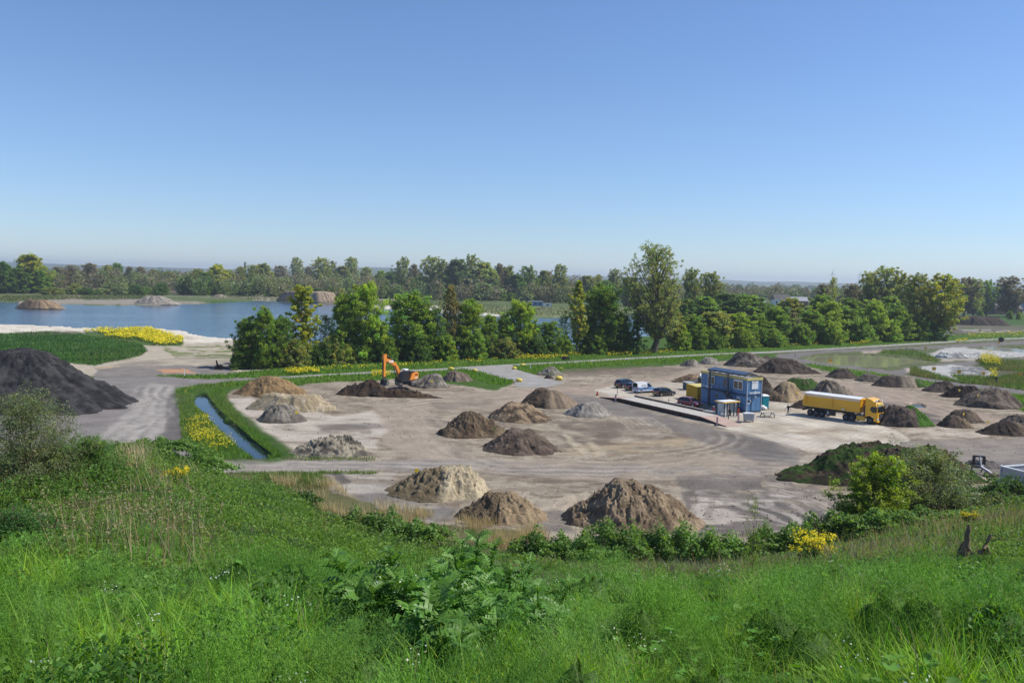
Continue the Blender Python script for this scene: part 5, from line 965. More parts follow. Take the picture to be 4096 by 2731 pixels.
m = MB(); m.box(-0.2, 0.1, -0.63, -0.612, 1.45, 1.7); m.build('sticker', M_white, d)
# white sacks
for i, (x, y, s) in enumerate([(2170, 790, .55), (2205, 800, .45), (2178, 770, .5)]):
    p = P(*zp(x, y)); bm = bmesh.new(); bmesh.ops.create_icosphere(bm, subdivisions=3, radius=s)
    for v in bm.verts:
        k = 1 + 0.22 * (fbm(np.array(v.co.x * 3 + i * 5), np.array(v.co.y * 3 + v.co.z * 2), 3, 5) - 0.5) * 2; v.co = Vector((v.co.x * 1.15, v.co.y, v.co.z * 0.75)) * float(k)
    me = bpy.data.meshes.new('sack'); bm.to_mesh(me); bm.free(); me.polygons.foreach_set('use_smooth', [True] * len(me.polygons))
    o = link('sack', me, M_bag); o.location = (p.x, p.y, s * 0.6 + (0.5 if i == 2 else 0)); tag(o, ['white building sack at the office corner, against the toilet', 'small white sack nearest the picnic table', 'white sack heaped on top of the other two'][i], 'sack', 'white sacks by the toilet')

# ---- shelter with glass sides
s0 = P(*zp(1668, 905)); s1 = P(*zp(1838, 890)); hs = math.atan2((s1 - s0).y, (s1 - s0).x); ls_ = (s1 - s0).length
sh = empty('smoking_shelter', 'glass-sided shelter with a flat pale roof and yellow edge in front of the office', 'shelter', s0, hs)
for x, y in ((0, 0), (ls_ * 0.22, 0), (ls_ * 0.75, 0), (ls_, 0), (0, 1.56), (ls_, 1.56)): m = MB(); m.box(x - 0.06, x + 0.06, y - 0.06, y + 0.06, 0, 2.3); m.build('post', M_steeld, sh)
m = MB(); m.box(-0.3, ls_ + 0.3, -0.25, 1.85, 2.3, 2.42, 0.02); m.build('roof', M_white, sh); m = MB(); m.box(-0.33, ls_ + 0.33, -0.29, -0.252, 2.27, 2.45); m.box(ls_ + 0.302, ls_ + 0.34, -0.25, 1.85, 2.27, 2.45); m.box(-0.34, -0.302, -0.25, 1.85, 2.27, 2.45); m.build('roof_edge', M_yel, sh)
m = MB(); m.box(0.08, ls_ - 0.08, 1.54, 1.57, 0.15, 2.2); m.box(-0.015, 0.015, 0.1, 1.5, 0.15, 2.2); m.box(ls_ - 0.015, ls_ + 0.015, 0.1, 1.5, 0.15, 2.2); m.box(0.1, ls_ * 0.2, -0.015, 0.015, 0.15, 2.2); m.build('glass_side', M_clear, sh)
m = MB(); m.box(-0.1, ls_ + 0.1, -0.1, 1.7, 0.032, 0.14); m.build('base', M_concp, sh)
p = s0 + Vector((math.cos(hs), math.sin(hs), 0)) * ls_ * 0.62 + Vector((-math.sin(hs), math.cos(hs), 0)) * 0.5
o = empty('litter_bin', 'black cylindrical litter bin inside the glass shelter', 'bin', (p.x, p.y, 0.145)); m = MB(); m.cyl((0, 0, 0), (0, 0, 0.85), 0.22, 14); m.build('bin_body', M_plas, o, smooth=True); m = MB(); m.cyl((0, 0, 0.852), (0, 0, 0.92), 0.24, 14); m.build('lid', M_steeld, o)

# ---- wheeled container (waste), picnic table
w0 = P(*zp(1945, 965)); w1 = P(*zp(2048, 962)); hw = math.atan2((w1 - w0).y, (w1 - w0).x)
wc = empty('wheeled_waste_container', 'pale grey wheeled waste container with ribbed front and lid', 'waste container', w0 + Vector((0, 0, 0.03)), hw - 0.25)
m = MB(); m.prism([(0.1, 0.22), (1.30, 0.22), (1.42, 1.18), (0.0, 1.18)], 0, 1.0, 'y')
for z in (0.45, 0.72, 0.98): m.box(0.05, 1.38, -0.04, 0.0, z, z + 0.07)
m.build('body', M_lgrey, wc); m = MB(); m.prism([(-0.06, 1.18), (1.48, 1.18), (1.44, 1.27), (0.72, 1.36), (-0.02, 1.27)], -0.06, 1.06, 'y'); m.build('lid', M_white, wc)
for x in (0.18, 1.24):
    for y in (0.12, 0.88): m = MB(); m.cyl((x, y - 0.03, 0.1), (x, y + 0.03, 0.1), 0.1, 12); m.bar((x, y, 0.12), (x, y, 0.24), 0.05); m.build('wheel', M_black, wc)
b0 = P(*zp(2195, 905)); b1 = P(*zp(2440, 900)); hb = math.atan2((b1 - b0).y, (b1 - b0).x) - 0.1
pt = empty('picnic_table', 'weathered wooden picnic table with benches on the concrete between office and truck', 'picnic table', b0 + Vector((0, 0, 0.03)), hb)
m = MB()
for k in range(5): m.box(0, 2.2, 0.55 + k * 0.15, 0.685 + k * 0.15, 0.72, 0.76)
m.build('tabletop', M_wood, pt)
for y in (0.0, 1.55): m = MB(); m.box(-0.05, 2.25, y, y + 0.13, 0.43, 0.47); m.box(-0.05, 2.25, y + 0.145, y + 0.28, 0.43, 0.47); m.build('bench', M_wood, pt)
for x in (0.3, 1.9):
    m = MB(); m.bar((x, 0.62, 0.72), (x, 0.2, 0), 0.09, 0.12); m.bar((x, 1.22, 0.72), (x, 1.64, 0), 0.09, 0.12); m.bar((x + 0.09, 0.05, 0.4), (x + 0.09, 1.8, 0.4), 0.06, 0.08); m.build('leg', M_bark, pt)

# ---- red-white beacons and bollards
def beacon(z, lab):
    p = P(*z); o = empty('warning_beacon', lab, 'beacon', (p.x, p.y, 0.03), 0, 'red and white warning beacons')
    m = MB(); m.box(-0.4, 0.4, -0.2, 0.2, 0, 0.1, 0.02); m.build('base', M_black, o)
    m = MB(); m.box(-0.125, 0.125, -0.03, 0.03, 0.1, 1.25); m.build('panel', M_white, o)
    m = MB()
    for k in range(4):
        z0 = 0.18 + k * 0.27; m.add([(-0.127, -0.034, z0 + 0.12), (0.127, -0.034, z0 - 0.02), (0.127, -0.034, z0 + 0.11), (-0.127, -0.034, z0 + 0.25), (-0.127, 0.034, z0 + 0.12), (0.127, 0.034, z0 - 0.02), (0.127, 0.034, z0 + 0.11), (-0.127, 0.034, z0 + 0.25)], [(0, 1, 2, 3), (7, 6, 5, 4), (0, 4, 5, 1), (3, 2, 6, 7), (1, 5, 6, 2), (0, 3, 7, 4)])
    m.build('stripe', M_redp, o)
beacon(zp(208, 690), 'red and white beacon at the west ramp of the weighbridge'); beacon(zp(1573, 1010), 'red and white beacon beside the east ramp of the weighbridge'); beacon(zp(1858, 972), 'red and white beacon next to the grey waste container')
def post(z, h, r, mat, lab, nm='bollard', topm=None, grp='posts of the weighbridge'):
    p = P(*z); m = MB(); m.cyl((0, 0, 0), (0, 0, h), r, 10); o = empty(nm, lab, 'bollard', (p.x, p.y, 0.03), 0, grp); m.build('post', mat, o)
    m = MB(); m.cyl((0, 0, h), (0, 0, h + 0.08), r * 1.3, 10); m.build('cap', topm or mat, o)
post(zp(230, 610), 1.2, 0.05, M_rust, 'thin rusty post near the west ramp of the weighbridge'); post(zp(496, 622), 0.7, 0.05, M_rust, 'short post at the start of the guard beam'); post(zp(922, 712), 0.7, 0.05, M_rust, 'short post midway along the guard beam')
post(zp(1525, 835), 0.9, 0.1, M_redp, 'red bollard at the east end of the guard beam', topm=M_white); post(zp(1570, 820), 1.0, 0.1, M_redp, 'red bollard behind the shelter, closest to the office wall', topm=M_white); post(zp(1725, 925), 0.75, 0.07, M_rust, 'brown post with a white cap before the shelter', topm=M_white); post(zp(1858, 880), 1.0, 0.12, M_redp, 'stout dark red bollard at the shelter corner by the stair'); post(zp(1720, 860), 1.1, 0.09, M_redp, 'faded red bollard seen through the shelter glass'); post(zp(1335, 700), 1.0, 0.1, M_redp, 'red bollard between the yellow container and the red car')
# cone at the ramp tip
p = P(*zp(-36, 600)); o = empty('traffic_cone', 'small red traffic cone at the tip of the west ramp', 'traffic cone', (p.x, p.y, 0.03)); m = MB(); m.cyl((0, 0, 0.04), (0, 0, 0.75), 0.2, 14, 0.04); m.build('cone_body', M_redp, o, smooth=True); m = MB(); m.box(-0.25, 0.25, -0.25, 0.25, 0, 0.04); m.build('base', M_black, o)

# ---- cars
def car(front, rear, style, mat, label, name='parked_car', W=1.8, lower=None, sill=None):
    h = frame_from(front, rear); L = {'hatch': 4.1, 'suv': 4.6, 'van': 4.45, 'small': 3.95}[style]
    mid = (front + rear) / 2; e = Vector((math.cos(h), math.sin(h), 0)); o = empty(name, label, 'van' if style == 'van' else 'car', mid - e * L / 2 + Vector((0, 0, 0.03)), h, 'vehicles parked on the concrete yard')
    # stations: x, z of belt / bonnet, z of roof (or None), half width, half width at roof
    ST = {'hatch': [(0.0, 0.78, None), (0.06, 0.92, 0.96), (0.14, 0.95, 1.32), (0.25, 0.94, 1.44), (0.50, 0.92, 1.45), (0.62, 0.90, 1.36), (0.76, 0.90, 0.93), (0.92, 0.78, None), (1.0, 0.58, None)],
          'small': [(0.0, 0.80, None), (0.04, 0.94, 0.98), (0.10, 0.95, 1.34), (0.22, 0.94, 1.45), (0.50, 0.92, 1.46), (0.60, 0.90, 1.37), (0.75, 0.90, 0.93), (0.92, 0.78, None), (1.0, 0.58, None)],
          'suv': [(0.0, 0.85, None), (0.05, 1.02, 1.06), (0.11, 1.04, 1.45), (0.22, 1.03, 1.56), (0.50, 1.01, 1.58), (0.61, 1.0, 1.48), (0.74, 1.0, 1.03), (0.92, 0.9, None), (1.0, 0.65, None)],
          'van': [(0.0, 1.05, 1.1), (0.02, 1.08, 1.78), (0.10, 1.10, 1.86), (0.45, 1.08, 1.86), (0.62, 1.05, 1.76), (0.78, 1.03, 1.08), (0.93, 0.86, None), (1.0, 0.62, None)]}[style]
    hw = W / 2; V = []; Fc = []
    def ring(x, zb): 
        k = 1 - 0.12 * (abs(x - 0.5) * 2) ** 4; w = hw * k; zz = 0.24
        return [(x * L, -w * 0.93, zz), (x * L, -w, zz + 0.16), (x * L, -w, zb * 0.62 + 0.1), (x * L, -w * 0.94, zb), (x * L, 0, zb + 0.035), (x * L, w * 0.94, zb), (x * L, w, zb * 0.62 + 0.1), (x * L, w, zz + 0.16), (x * L, w * 0.93, zz)]
    lb = MB(); rings = [ring(s[0], s[1]) for s in ST]; vs = [v for r in rings for v in r]; n = 9; fs = []
    for i in range(len(rings) - 1):
        for j in range(n): fs.append((i * n + j, i * n + (j + 1) % n, (i + 1) * n + (j + 1) % n, (i + 1) * n + j))
    fs += [tuple(range(n)), tuple(range((len(rings) - 1) * n, len(rings) * n))]; lb.add(vs, fs); body = lb.build('body', lower or mat, o, smooth=True)
    # glasshouse and roof
    cab = [s for s in ST if s[2]]; g = MB(); vs = []; fs = []
    for s in cab:
        k = hw * 0.90; kr = hw * (0.90 - 0.22 * min(1, (s[2] - s[1]) / 0.5)); vs += [(s[0] * L, -k, s[1] + 0.005), (s[0] * L, -kr, s[2]), (s[0] * L, kr, s[2]), (s[0] * L, k, s[1] + 0.005)]
    for i in range(len(cab) - 1):
        for j in range(4): fs.append((i * 4 + j, i * 4 + (j + 1) % 4, (i + 1) * 4 + (j + 1) % 4, (i + 1) * 4 + j))
    fs += [(0, 1, 2, 3), tuple(len(cab) * 4 - 4 + q for q in range(4))]; g.add(vs, fs); g.build('window', M_glass, o)
    r_ = MB(); rs_ = [s for s in cab if s[2] - s[1] > 0.3]; vs = []; fs = []
    for s in rs_:
        kr = hw * (0.90 - 0.22 * min(1, (s[2] - s[1]) / 0.5)) + 0.012; vs += [(s[0] * L, -kr, s[2] - 0.03), (s[0] * L, -kr * 0.9, s[2] + 0.025), (s[0] * L, 0, s[2] + 0.055), (s[0] * L, kr * 0.9, s[2] + 0.025), (s[0] * L, kr, s[2] - 0.03)]
    for i in range(len(rs_) - 1):
        for j in range(4): fs.append((i * 5 + j, i * 5 + j + 1, i * 5 + 6 + j, i * 5 + 5 + j))
    r_.add(vs, fs)
    def pil(i0, i1, t=0.07):
        a, b_ = cab[i0], cab[i1]
        for s in (-1, 1): r_.bar((a[0] * L, s * hw * 0.905, a[1]), (b_[0] * L, s * hw * (0.90 - 0.22 * min(1, (b_[2] - b_[1]) / 0.5) + 0.012), b_[2]), t, t)
    pil(len(cab) - 1, len(cab) - 2); pil(0, 1, 0.12)
    if style != 'van':
        for f_ in (0.36,) if style != 'suv' else (0.30, 0.48):
            for s in (-1, 1): r_.bar((f_ * L, s * hw * 0.905, 0.95), (f_ * L - 0.05, s * hw * 0.70, 1.42), 0.08, 0.06)
    rf_ = r_.build('roof', mat, o, smooth=True)
    if style == 'van':
        m = MB()
        for s in (-1, 1):
            pts = [(0.03 * L, s * hw * 0.915, 1.07), (0.50 * L, s * hw * 0.915, 1.06), (0.50 * L, s * hw * 0.70, 1.84), (0.04 * L, s * hw * 0.70, 1.80)]; q = [Vector(p) for p in pts]; ii = [v + Vector((0, s * 0.025, 0)) for v in q]
            m.add(q + ii, [(0, 1, 2, 3), (7, 6, 5, 4), (0, 4, 5, 1), (1, 5, 6, 2), (2, 6, 7, 3), (3, 7, 4, 0)])
        m.build('side_panel', mat, o)
        m = MB(); m.box(0.05, L - 0.4, -hw - 0.012, -hw - 0.001, 0.36, 0.52); m.box(0.05, L - 0.4, hw + 0.001, hw + 0.012, 0.36, 0.52); m.box(-0.015, 0.0, -hw * 0.86, hw * 0.86, 0.36, 0.62); m.build('bumper', M_white, o)
        m = MB(); m.box(0.30 * L, 0.56 * L, -hw - 0.014, -hw + 0.05, 0.90, 1.02); m.build('slide_rail', M_plas, o)
        text_part('lettering', 'MARTELIJN', 0.23, (0.33 * L, -hw * 0.82 - 0.05, 1.36), (0, -1, 0.28), M_steeld, o, 0.004, 0.004)
    for x in (0.18, 0.80):
        for s in (-1, 1):
            wheel(o, x * L, s * (hw - 0.12), 0.315 if style != 'suv' else 0.35, 0.22, rr=0.66, outer=s)
            m = MB(); m.cyl((x * L, s * (hw - 0.14), 0.33), (x * L, s * (hw + 0.004), 0.33), 0.385, 20); m.build('wheel_arch', M_black, o)
    for s in (-1, 1):
        m = MB(); m.box(-0.02, 0.16, s * hw * 0.72 - 0.16, s * hw * 0.72 + 0.16, 0.72, 0.90, 0.02); m.build('tail_light', M_redl, o)
        m = MB(); m.box(0.955 * L, L - 0.02, s * hw * 0.66 - 0.16, s * hw * 0.66 + 0.16, 0.58, 0.72, 0.02); m.build('headlight', M_lampw, o)
        m = MB(); m.box(0.665 * L, 0.70 * L, s * (hw + 0.02), s * (hw + 0.18), 0.98, 1.10, 0.01) if s > 0 else m.box(0.665 * L, 0.70 * L, -(hw + 0.18), -(hw + 0.02), 0.98, 1.10, 0.01); m.build('mirror', mat, o)
    m = MB(); m.box(-0.03, 0.0, -0.26, 0.26, 0.5, 0.61); m.build('number_plate', M_plate, o); m = MB(); m.box(L - 0.02, L + 0.02, -0.26, 0.26, 0.36, 0.47); m.build('number_plate', M_plate, o)
    m = MB(); m.box(L - 0.10, L + 0.005, -0.45, 0.45, 0.40, 0.56); m.build('grille', M_plas, o)
    return o
c0 = lambda fx, fy, bx, by: (P(*zp(fx, fy)), P(*zp(bx, by)))
car(*c0(445, 490, 255, 502), 'suv', M_carnavy, 'dark navy estate car with silver window line, at the far end of the row', W=1.85)
car(*c0(560, 530, 385, 540), 'hatch', M_carblk, 'black car half hidden behind the white and blue van')
car(*c0(722, 555, 470, 570), 'van', M_white, 'small white and blue delivery van parked between two black cars', name='delivery_van', W=1.8, lower=M_cblue)
car(*c0(985, 600, 735, 615), 'hatch', M_carblk, 'shiny black hatchback closest to the weighbridge beam')
car(*c0(1340, 770, 1080, 730), 'small', M_red, 'dark red hatchback parked in the shade by the yellow container')

# ---- tipper lorry
tf = P(3508, 1699); tb = P(3216, 1658); ht = frame_from(tf, tb); e = Vector((math.cos(ht), math.sin(ht), 0)); n_ = Vector((-e.y, e.x, 0))
LT = (tf - tb).length + 0.5
lo = empty('tipper_truck', 'yellow articulated tipper truck with a white-covered trailer standing on the concrete', 'truck', tf + n_ * 1.25 + Vector((0, 0, 0.03)), ht)
K = LT / 15.6
def X(v): return -v * K
m = MB(); prof_ = [(X(0.06), 0.42), (X(0.0), 1.0), (X(0.02), 1.75), (X(0.28), 2.72), (X(0.55), 3.15), (X(1.3), 3.6), (X(2.25), 3.78), (X(2.45), 3.78), (X(2.45), 1.0), (X(2.15), 1.0), (X(1.95), 1.16), (X(0.95), 1.16), (X(0.78), 0.95), (X(0.75), 0.42)]
m.prism(prof_, -1.25, 1.25, 'y'); cab_ = m.build('cab', M_truck, lo, bevel=0.05)
m = MB(); m.add([(X(0.0) + 0.03, y, z) if k < 2 else (X(0.27) + 0.04, y, z) for k, (y, z) in enumerate([(-1.12, 1.80), (1.12, 1.80), (1.02, 2.68), (-1.02, 2.68)])] + [(X(0.1), -1.12, 1.80), (X(0.1), 1.12, 1.80), (X(0.36), 1.02, 2.68), (X(0.36), -1.02, 2.68)], [(0, 1, 2, 3), (0, 4, 5, 1), (3, 2, 6, 7), (0, 3, 7, 4), (1, 5, 6, 2)]); m.build('windscreen', M_glass, lo)
for s in (-1, 1):
    m = MB(); pts = [(X(0.35), 1.72), (X(0.95), 1.72), (X(1.45), 2.05), (X(1.45), 2.35), (X(1.2), 2.62), (X(0.5), 2.62)]; m.prism(pts, s * 1.24, s * 1.275, 'y'); m.build('side_window', M_glass, lo)
    m = MB(); m.box(X(0.3), X(0.12), s * 1.3, s * 1.52, 1.9, 2.65, 0.02) if s > 0 else m.box(X(0.3), X(0.12), -1.52, -1.3, 1.9, 2.65, 0.02); m.build('mirror', M_plas, lo)
    m = MB(); m.box(X(0.12), X(-0.03), min(s * 0.82, s * 1.2), max(s * 0.82, s * 1.2), 0.62, 0.92, 0.03); m.build('headlight', M_lampw, lo)
    m = MB(); m.cyl((X(0.6), s * 0.75, 3.5), (X(0.42), s * 0.75, 3.5), 0.14, 12); m.cyl((X(0.6), s * 1.0, 3.35), (X(0.42), s * 1.0, 3.35), 0.14, 12); m.build('spotlight', M_lampw, lo)
    m = MB(); m.box(X(4.1), X(2.5), min(s * 1.0, s * 1.24), max(s * 1.0, s * 1.24), 0.38, 1.0, 0.03); m.build('side_skirt', M_truck, lo)
m = MB()
for z in (0.72, 0.92, 1.12, 1.32): m.box(X(0.05), X(-0.02) + 0.03, -0.72, 0.72, z, z + 0.1)
gr_ = m.build('grille_bar', M_rim, lo); m = MB(); m.box(X(0.05), X(-0.015), -0.78, 0.78, 0.64, 1.58); m.build('grille', M_plas, lo)
m = MB(); m.box(X(0.1), X(-0.05), -1.24, 1.24, 0.30, 0.58, 0.04); m.build('bumper', M_truck, lo)
m = MB(); m.box(X(0.48), X(0.22), -0.85, 0.85, 2.76, 3.06, 0.03); m.build('roof_sign', M_trimy, lo)
text_part('lettering', 'VOLVO', 0.16, (X(-0.02) + 0.02, 0, 1.66), (1, 0, 0), M_rim, lo, 0.006, 0.003)
m = MB(); m.box(X(0.9), X(0.55), -0.5, 0.5, 3.33, 3.5, 0.03); m.build('roof_hatch', M_plas, lo)
m = MB(); m.box(X(6.9), X(2.3), -0.42, 0.42, 0.72, 1.0); m.box(X(15.3), X(5.5), -0.45, 0.45, 1.0, 1.25); m.build('chassis', M_steeld, lo)
m = MB(); m.box(X(2.95), X(2.5), -0.9, 0.9, 1.0, 2.6, 0.03); m.build('engine_stack', M_plas, lo)
for x in (1.45, 5.0, 6.25, 11.2, 12.45, 13.7):
    for s in (-1, 1):
        wheel(lo, X(x), s * 1.06, 0.51, 0.32, rim=M_steel, rr=0.52, outer=s)
m = MB()
for s in (-1, 1): m.box(X(6.9), X(4.4), min(s * 0.9, s * 1.2), max(s * 0.9, s * 1.2), 1.04, 1.10)
m.build('mudguard', M_plas, lo)
m = MB(); bp = [(X(3.6), 1.42), (X(3.35), 3.3), (X(3.2), 3.42), (X(15.0), 3.42), (X(15.6), 1.85), (X(15.3), 1.42)]
V8 = []; 
for y, w_ in ((-1.25, 1), (1.25, -1)):
    for (x, z) in bp: V8.append((x, y + (0.18 * w_ if z < 1.9 else 0), z))
n6 = len(bp); m.add(V8, [tuple(range(n6)), tuple(range(2 * n6 - 1, n6 - 1, -1))] + [(i, n6 + i, n6 + (i + 1) % n6, (i + 1) % n6) for i in range(n6)]); tbd = m.build('tipper_body', M_truck, lo, bevel=0.02)
m = MB()
for s in (-1, 1):
    m.bar((X(3.25), s * 1.255, 3.35), (X(15.0), s * 1.255, 3.35), 0.07, 0.14)
    for x in (3.55, 9.0, 14.6): m.bar((X(x), s * 1.27, 1.9), (X(x), s * 1.27, 3.3), 0.06, 0.06)
m.build('body_rib', M_truck, lo)
m = MB(); m.prism([(-1.27, 3.12), (-1.27, 3.47), (-0.6, 3.62), (0.6, 3.62), (1.27, 3.47), (1.27, 3.12), (1.262, 3.12), (1.262, 3.455), (0.6, 3.605), (-0.6, 3.605), (-1.262, 3.455), (-1.262, 3.12)], X(15.05), X(3.5), 'x'); m.build('tarpaulin', M_white, lo)
m = MB(); m.box(X(4.1), X(3.5), -0.9, 0.9, 2.7, 3.5, 0.05); m.bar((X(3.2), 0, 1.2), (X(3.2), 0, 3.3), 0.22); m.build('headboard', M_truck, lo)
m = MB(); m.box(X(10.2), X(9.6), -1.2, -0.9, 0.5, 1.15); m.box(X(9.4), X(8.5), -1.2, -0.85, 0.45, 1.2); m.build('toolbox', M_plas, lo)
m = MB(); m.box(X(10.15), X(9.75), -1.24, -1.2, 0.55, 1.1); m.build('hatch', M_lgrey, lo)
m = MB(); m.box(X(7.2), X(6.5), -1.262, -1.25, 1.6, 1.75); m.box(X(4.6), X(3.9), -1.285, -1.272, 3.2, 3.34); m.build('maker_plate', M_letter, lo)
m = MB(); m.box(X(15.45), X(15.3), -1.1, 1.1, 0.7, 1.0); m.build('rear_bar', M_black, lo)

# ---- tracked excavator
ex = P(1618, 1553); eyaw = math.atan2(-0.74, -0.67)
eo = empty('excavator', 'orange tracked excavator with folded boom digging at the dark soil', 'excavator', (ex.x, ex.y, 0.55), eyaw)
ty = -math.radians(68) - eyaw
for s in (-1, 1):
    m = MB(); m.M = Matrix.Rotation(ty, 4, 'Z'); pts = []
    for k in range(9): a = math.pi / 2 + math.pi * k / 8; pts.append((-1.65 + 0.42 * math.cos(a), 0.43 + 0.42 * math.sin(a)))
    for k in range(9): a = -math.pi / 2 + math.pi * k / 8; pts.append((1.65 + 0.42 * math.cos(a), 0.43 + 0.42 * math.sin(a)))
    y0, y1 = (s * 1.2 - 0.3, s * 1.2 + 0.3); m.prism(pts, y0, y1, 'y')
    for k in range(17): x = -1.75 + k * 0.22; m.box(x, x + 0.1, y0, y1, 0.845, 0.885)
    for sx_ in (-1, 1):
        for k in range(5):
            a = sx_ * math.pi / 2 * (k + 0.5) / 5 * 1.6; cx = sx_ * 1.65; q = Vector((cx + abs(math.sin(a)) * sx_ * 0.43, 0, 0.43 + math.cos(a) * 0.43)); m.box(q.x - 0.04, q.x + 0.04, y0, y1, q.z - 0.04, q.z + 0.04)
    m.build('track', M_trk if 'M_trk' in globals() else paint('track_steel', (0.16, 0.14, 0.12), 0.7, var=0.4, scale=3), eo)
m = MB(); m.M = Matrix.Rotation(ty, 4, 'Z'); m.box(-0.9, 0.9, -0.95, 0.95, 0.35, 0.75); m.cyl((0, 0, 0.75), (0, 0, 1.0), 0.75, 20); m.build('undercarriage', M_steeld, eo)
# upper works: x forward (towards the boom), y to its left
m = MB(); m.box(-1.9, 1.75, -1.25, 1.25, 1.0, 1.18, 0.02); m.build('deck', M_steeld, eo)
m = MB(); m.prism([(-0.2, 1.2), (-2.1, 1.28), (-2.55, 1.55), (-2.65, 2.35), (-2.35, 2.75), (-1.0, 2.55), (-0.75, 2.3)], -1.3, 1.3, 'y'); cw = m.build('counterweight', M_orange, eo, bevel=0.05)
m = MB(); m.box(-1.9, -0.5, -1.0, 1.0, 2.72, 2.86); m.box(-1.6, -1.3, -0.7, -0.4, 2.86, 3.1); m.box(-1.0, -0.2, -1.2, 0.15, 1.2, 2.5); m.box(-0.2, 1.5, -1.25, -0.3, 1.2, 1.75, 0.03); m.build('engine_hood', M_plas, eo)
m = MB(); m.prism([(0.0, 1.2), (1.85, 1.2), (1.9, 1.75), (1.55, 2.9), (1.35, 2.98), (0.0, 2.98)], 0.32, 1.28, 'y'); cb_ = m.build('cab', M_plas, eo, bevel=0.03)
m = MB(); m.prism([(0.15, 1.75), (1.75, 1.75), (1.42, 2.82), (0.15, 2.82)], 1.27, 1.30, 'y'); m.prism([(0.15, 1.75), (1.75, 1.75), (1.42, 2.82), (0.15, 2.82)], 0.30, 0.33, 'y'); m.add([(1.885, 0.4, 1.35), (1.885, 1.2, 1.35), (1.91, 1.2, 1.8), (1.91, 0.4, 1.8), (1.60, 1.2, 2.8), (1.60, 0.4, 2.8)], [(0, 1, 2, 3), (3, 2, 4, 5)]); m.build('cab_window', M_glass, cb_)
m = MB(); m.box(0.1, 1.0, 0.4, 1.2, 2.99, 3.08); m.build('cab_roof_plate', M_steeld, cb_)
m = MB(); m.box(-0.35, 0.75, -0.25, 0.85, 3.1, 3.45, 0.07); m.build('roof_box', M_white, eo)
# boom: curved box section in the xz plane
def section(pts, w, mat, name, parent, y=0.0):
    m = MB(); top = [p[0] for p in pts]; bot = [p[1] for p in pts]; poly = top + bot[::-1]; m.prism(poly, y - w / 2, y + w / 2, 'y'); return m.build(name, mat, parent, bevel=0.015)
boom = section([((1.0, 1.9), (1.35, 1.45)), ((1.45, 3.2), (1.95, 2.85)), ((1.95, 4.2), (2.45, 3.75)), ((2.75, 4.95), (3.05, 4.35)), ((3.9, 5.55), (4.1, 4.95)), ((5.0, 5.85), (5.1, 5.30))], 0.62, M_orange, 'boom', eo, -0.05)
text_part('lettering', 'CASE', 0.48, (3.75, -0.05 + 0.325, 5.13), (0, 1, 0), M_letter, boom, 0.01, 0.03).rotation_euler = (0, 0, 0)
stick = section([((4.75, 6.55), (5.25, 6.75)), ((4.85, 5.55), (5.6, 6.3)), ((5.15, 4.0), (5.55, 4.6)), ((5.05, 2.2), (5.55, 2.2))], 0.55, M_orange, 'stick', eo, -0.05)
m = MB(); m.cyl((3.0, 0.0, 5.1), (3.9, 0.0, 6.0), 0.12, 10); m.cyl((3.6, -0.05, 5.75), (5.0, -0.05, 6.65), 0.07, 10); m.build('stick_cylinder', M_steel, eo, smooth=True)
m = MB()
for y in (-0.42, 0.34): m.cyl((1.6, y, 1.5), (2.2, y, 2.7), 0.11, 10); m.cyl((2.2, y, 2.7), (2.75, y, 4.3), 0.06, 10)
m.build('boom_cylinder', M_steel, eo, smooth=True)
m = MB(); m.cyl((5.65, -0.05, 5.6), (5.62, -0.05, 3.8), 0.1, 10); m.cyl((5.62, -0.05, 3.8), (5.6, -0.05, 2.6), 0.06, 10); m.bar((5.6, -0.05, 2.6), (5.35, -0.05, 1.9), 0.2); m.bar((5.3, -0.05, 2.3), (5.3, -0.05, 1.6), 0.34); m.build('bucket_linkage', M_steel, eo)
M_bk = paint('bucket_steel', (0.17, 0.16, 0.145), 0.55, metal=0.2, var=0.35, scale=2)
m = MB(); bk = []; 
for k in range(9): a = math.radians(100 + 190 * k / 8); bk.append((5.35 + 0.62 * math.cos(a), 1.05 + 0.62 * math.sin(a)))
bi = [(5.35 + (p[0] - 5.35) * 0.9, 1.05 + (p[1] - 1.05) * 0.9) for p in bk]; m.prism(bk + bi[::-1], -1.05, 0.95, 'y')
for y in (-1.05, 0.91): m.prism(bk, y, y + 0.05, 'y')
m.bar((5.35, -0.3, 1.7), (5.1, -0.3, 1.5), 0.1, 0.3); m.bar((5.35, 0.2, 1.7), (5.1, 0.2, 1.5), 0.1, 0.3); m.build('bucket', M_bk, eo)
text_part('lettering', 'CASE', 0.30, (-1.95, 1.312, 1.62), (0, 1, 0), M_letter, eo, 0.01, 0.02); text_part('lettering', 'CX210', 0.26, (-1.95, 1.312, 2.15), (0, 1, 0), M_steeld, eo, 0.01, 0.015)
m = MB(); m.box(-2.35, -1.55, 1.302, 1.315, 2.35, 2.42); m.build('stripe', M_steeld, eo)
eo.scale = (0.90, 0.90, 0.90)

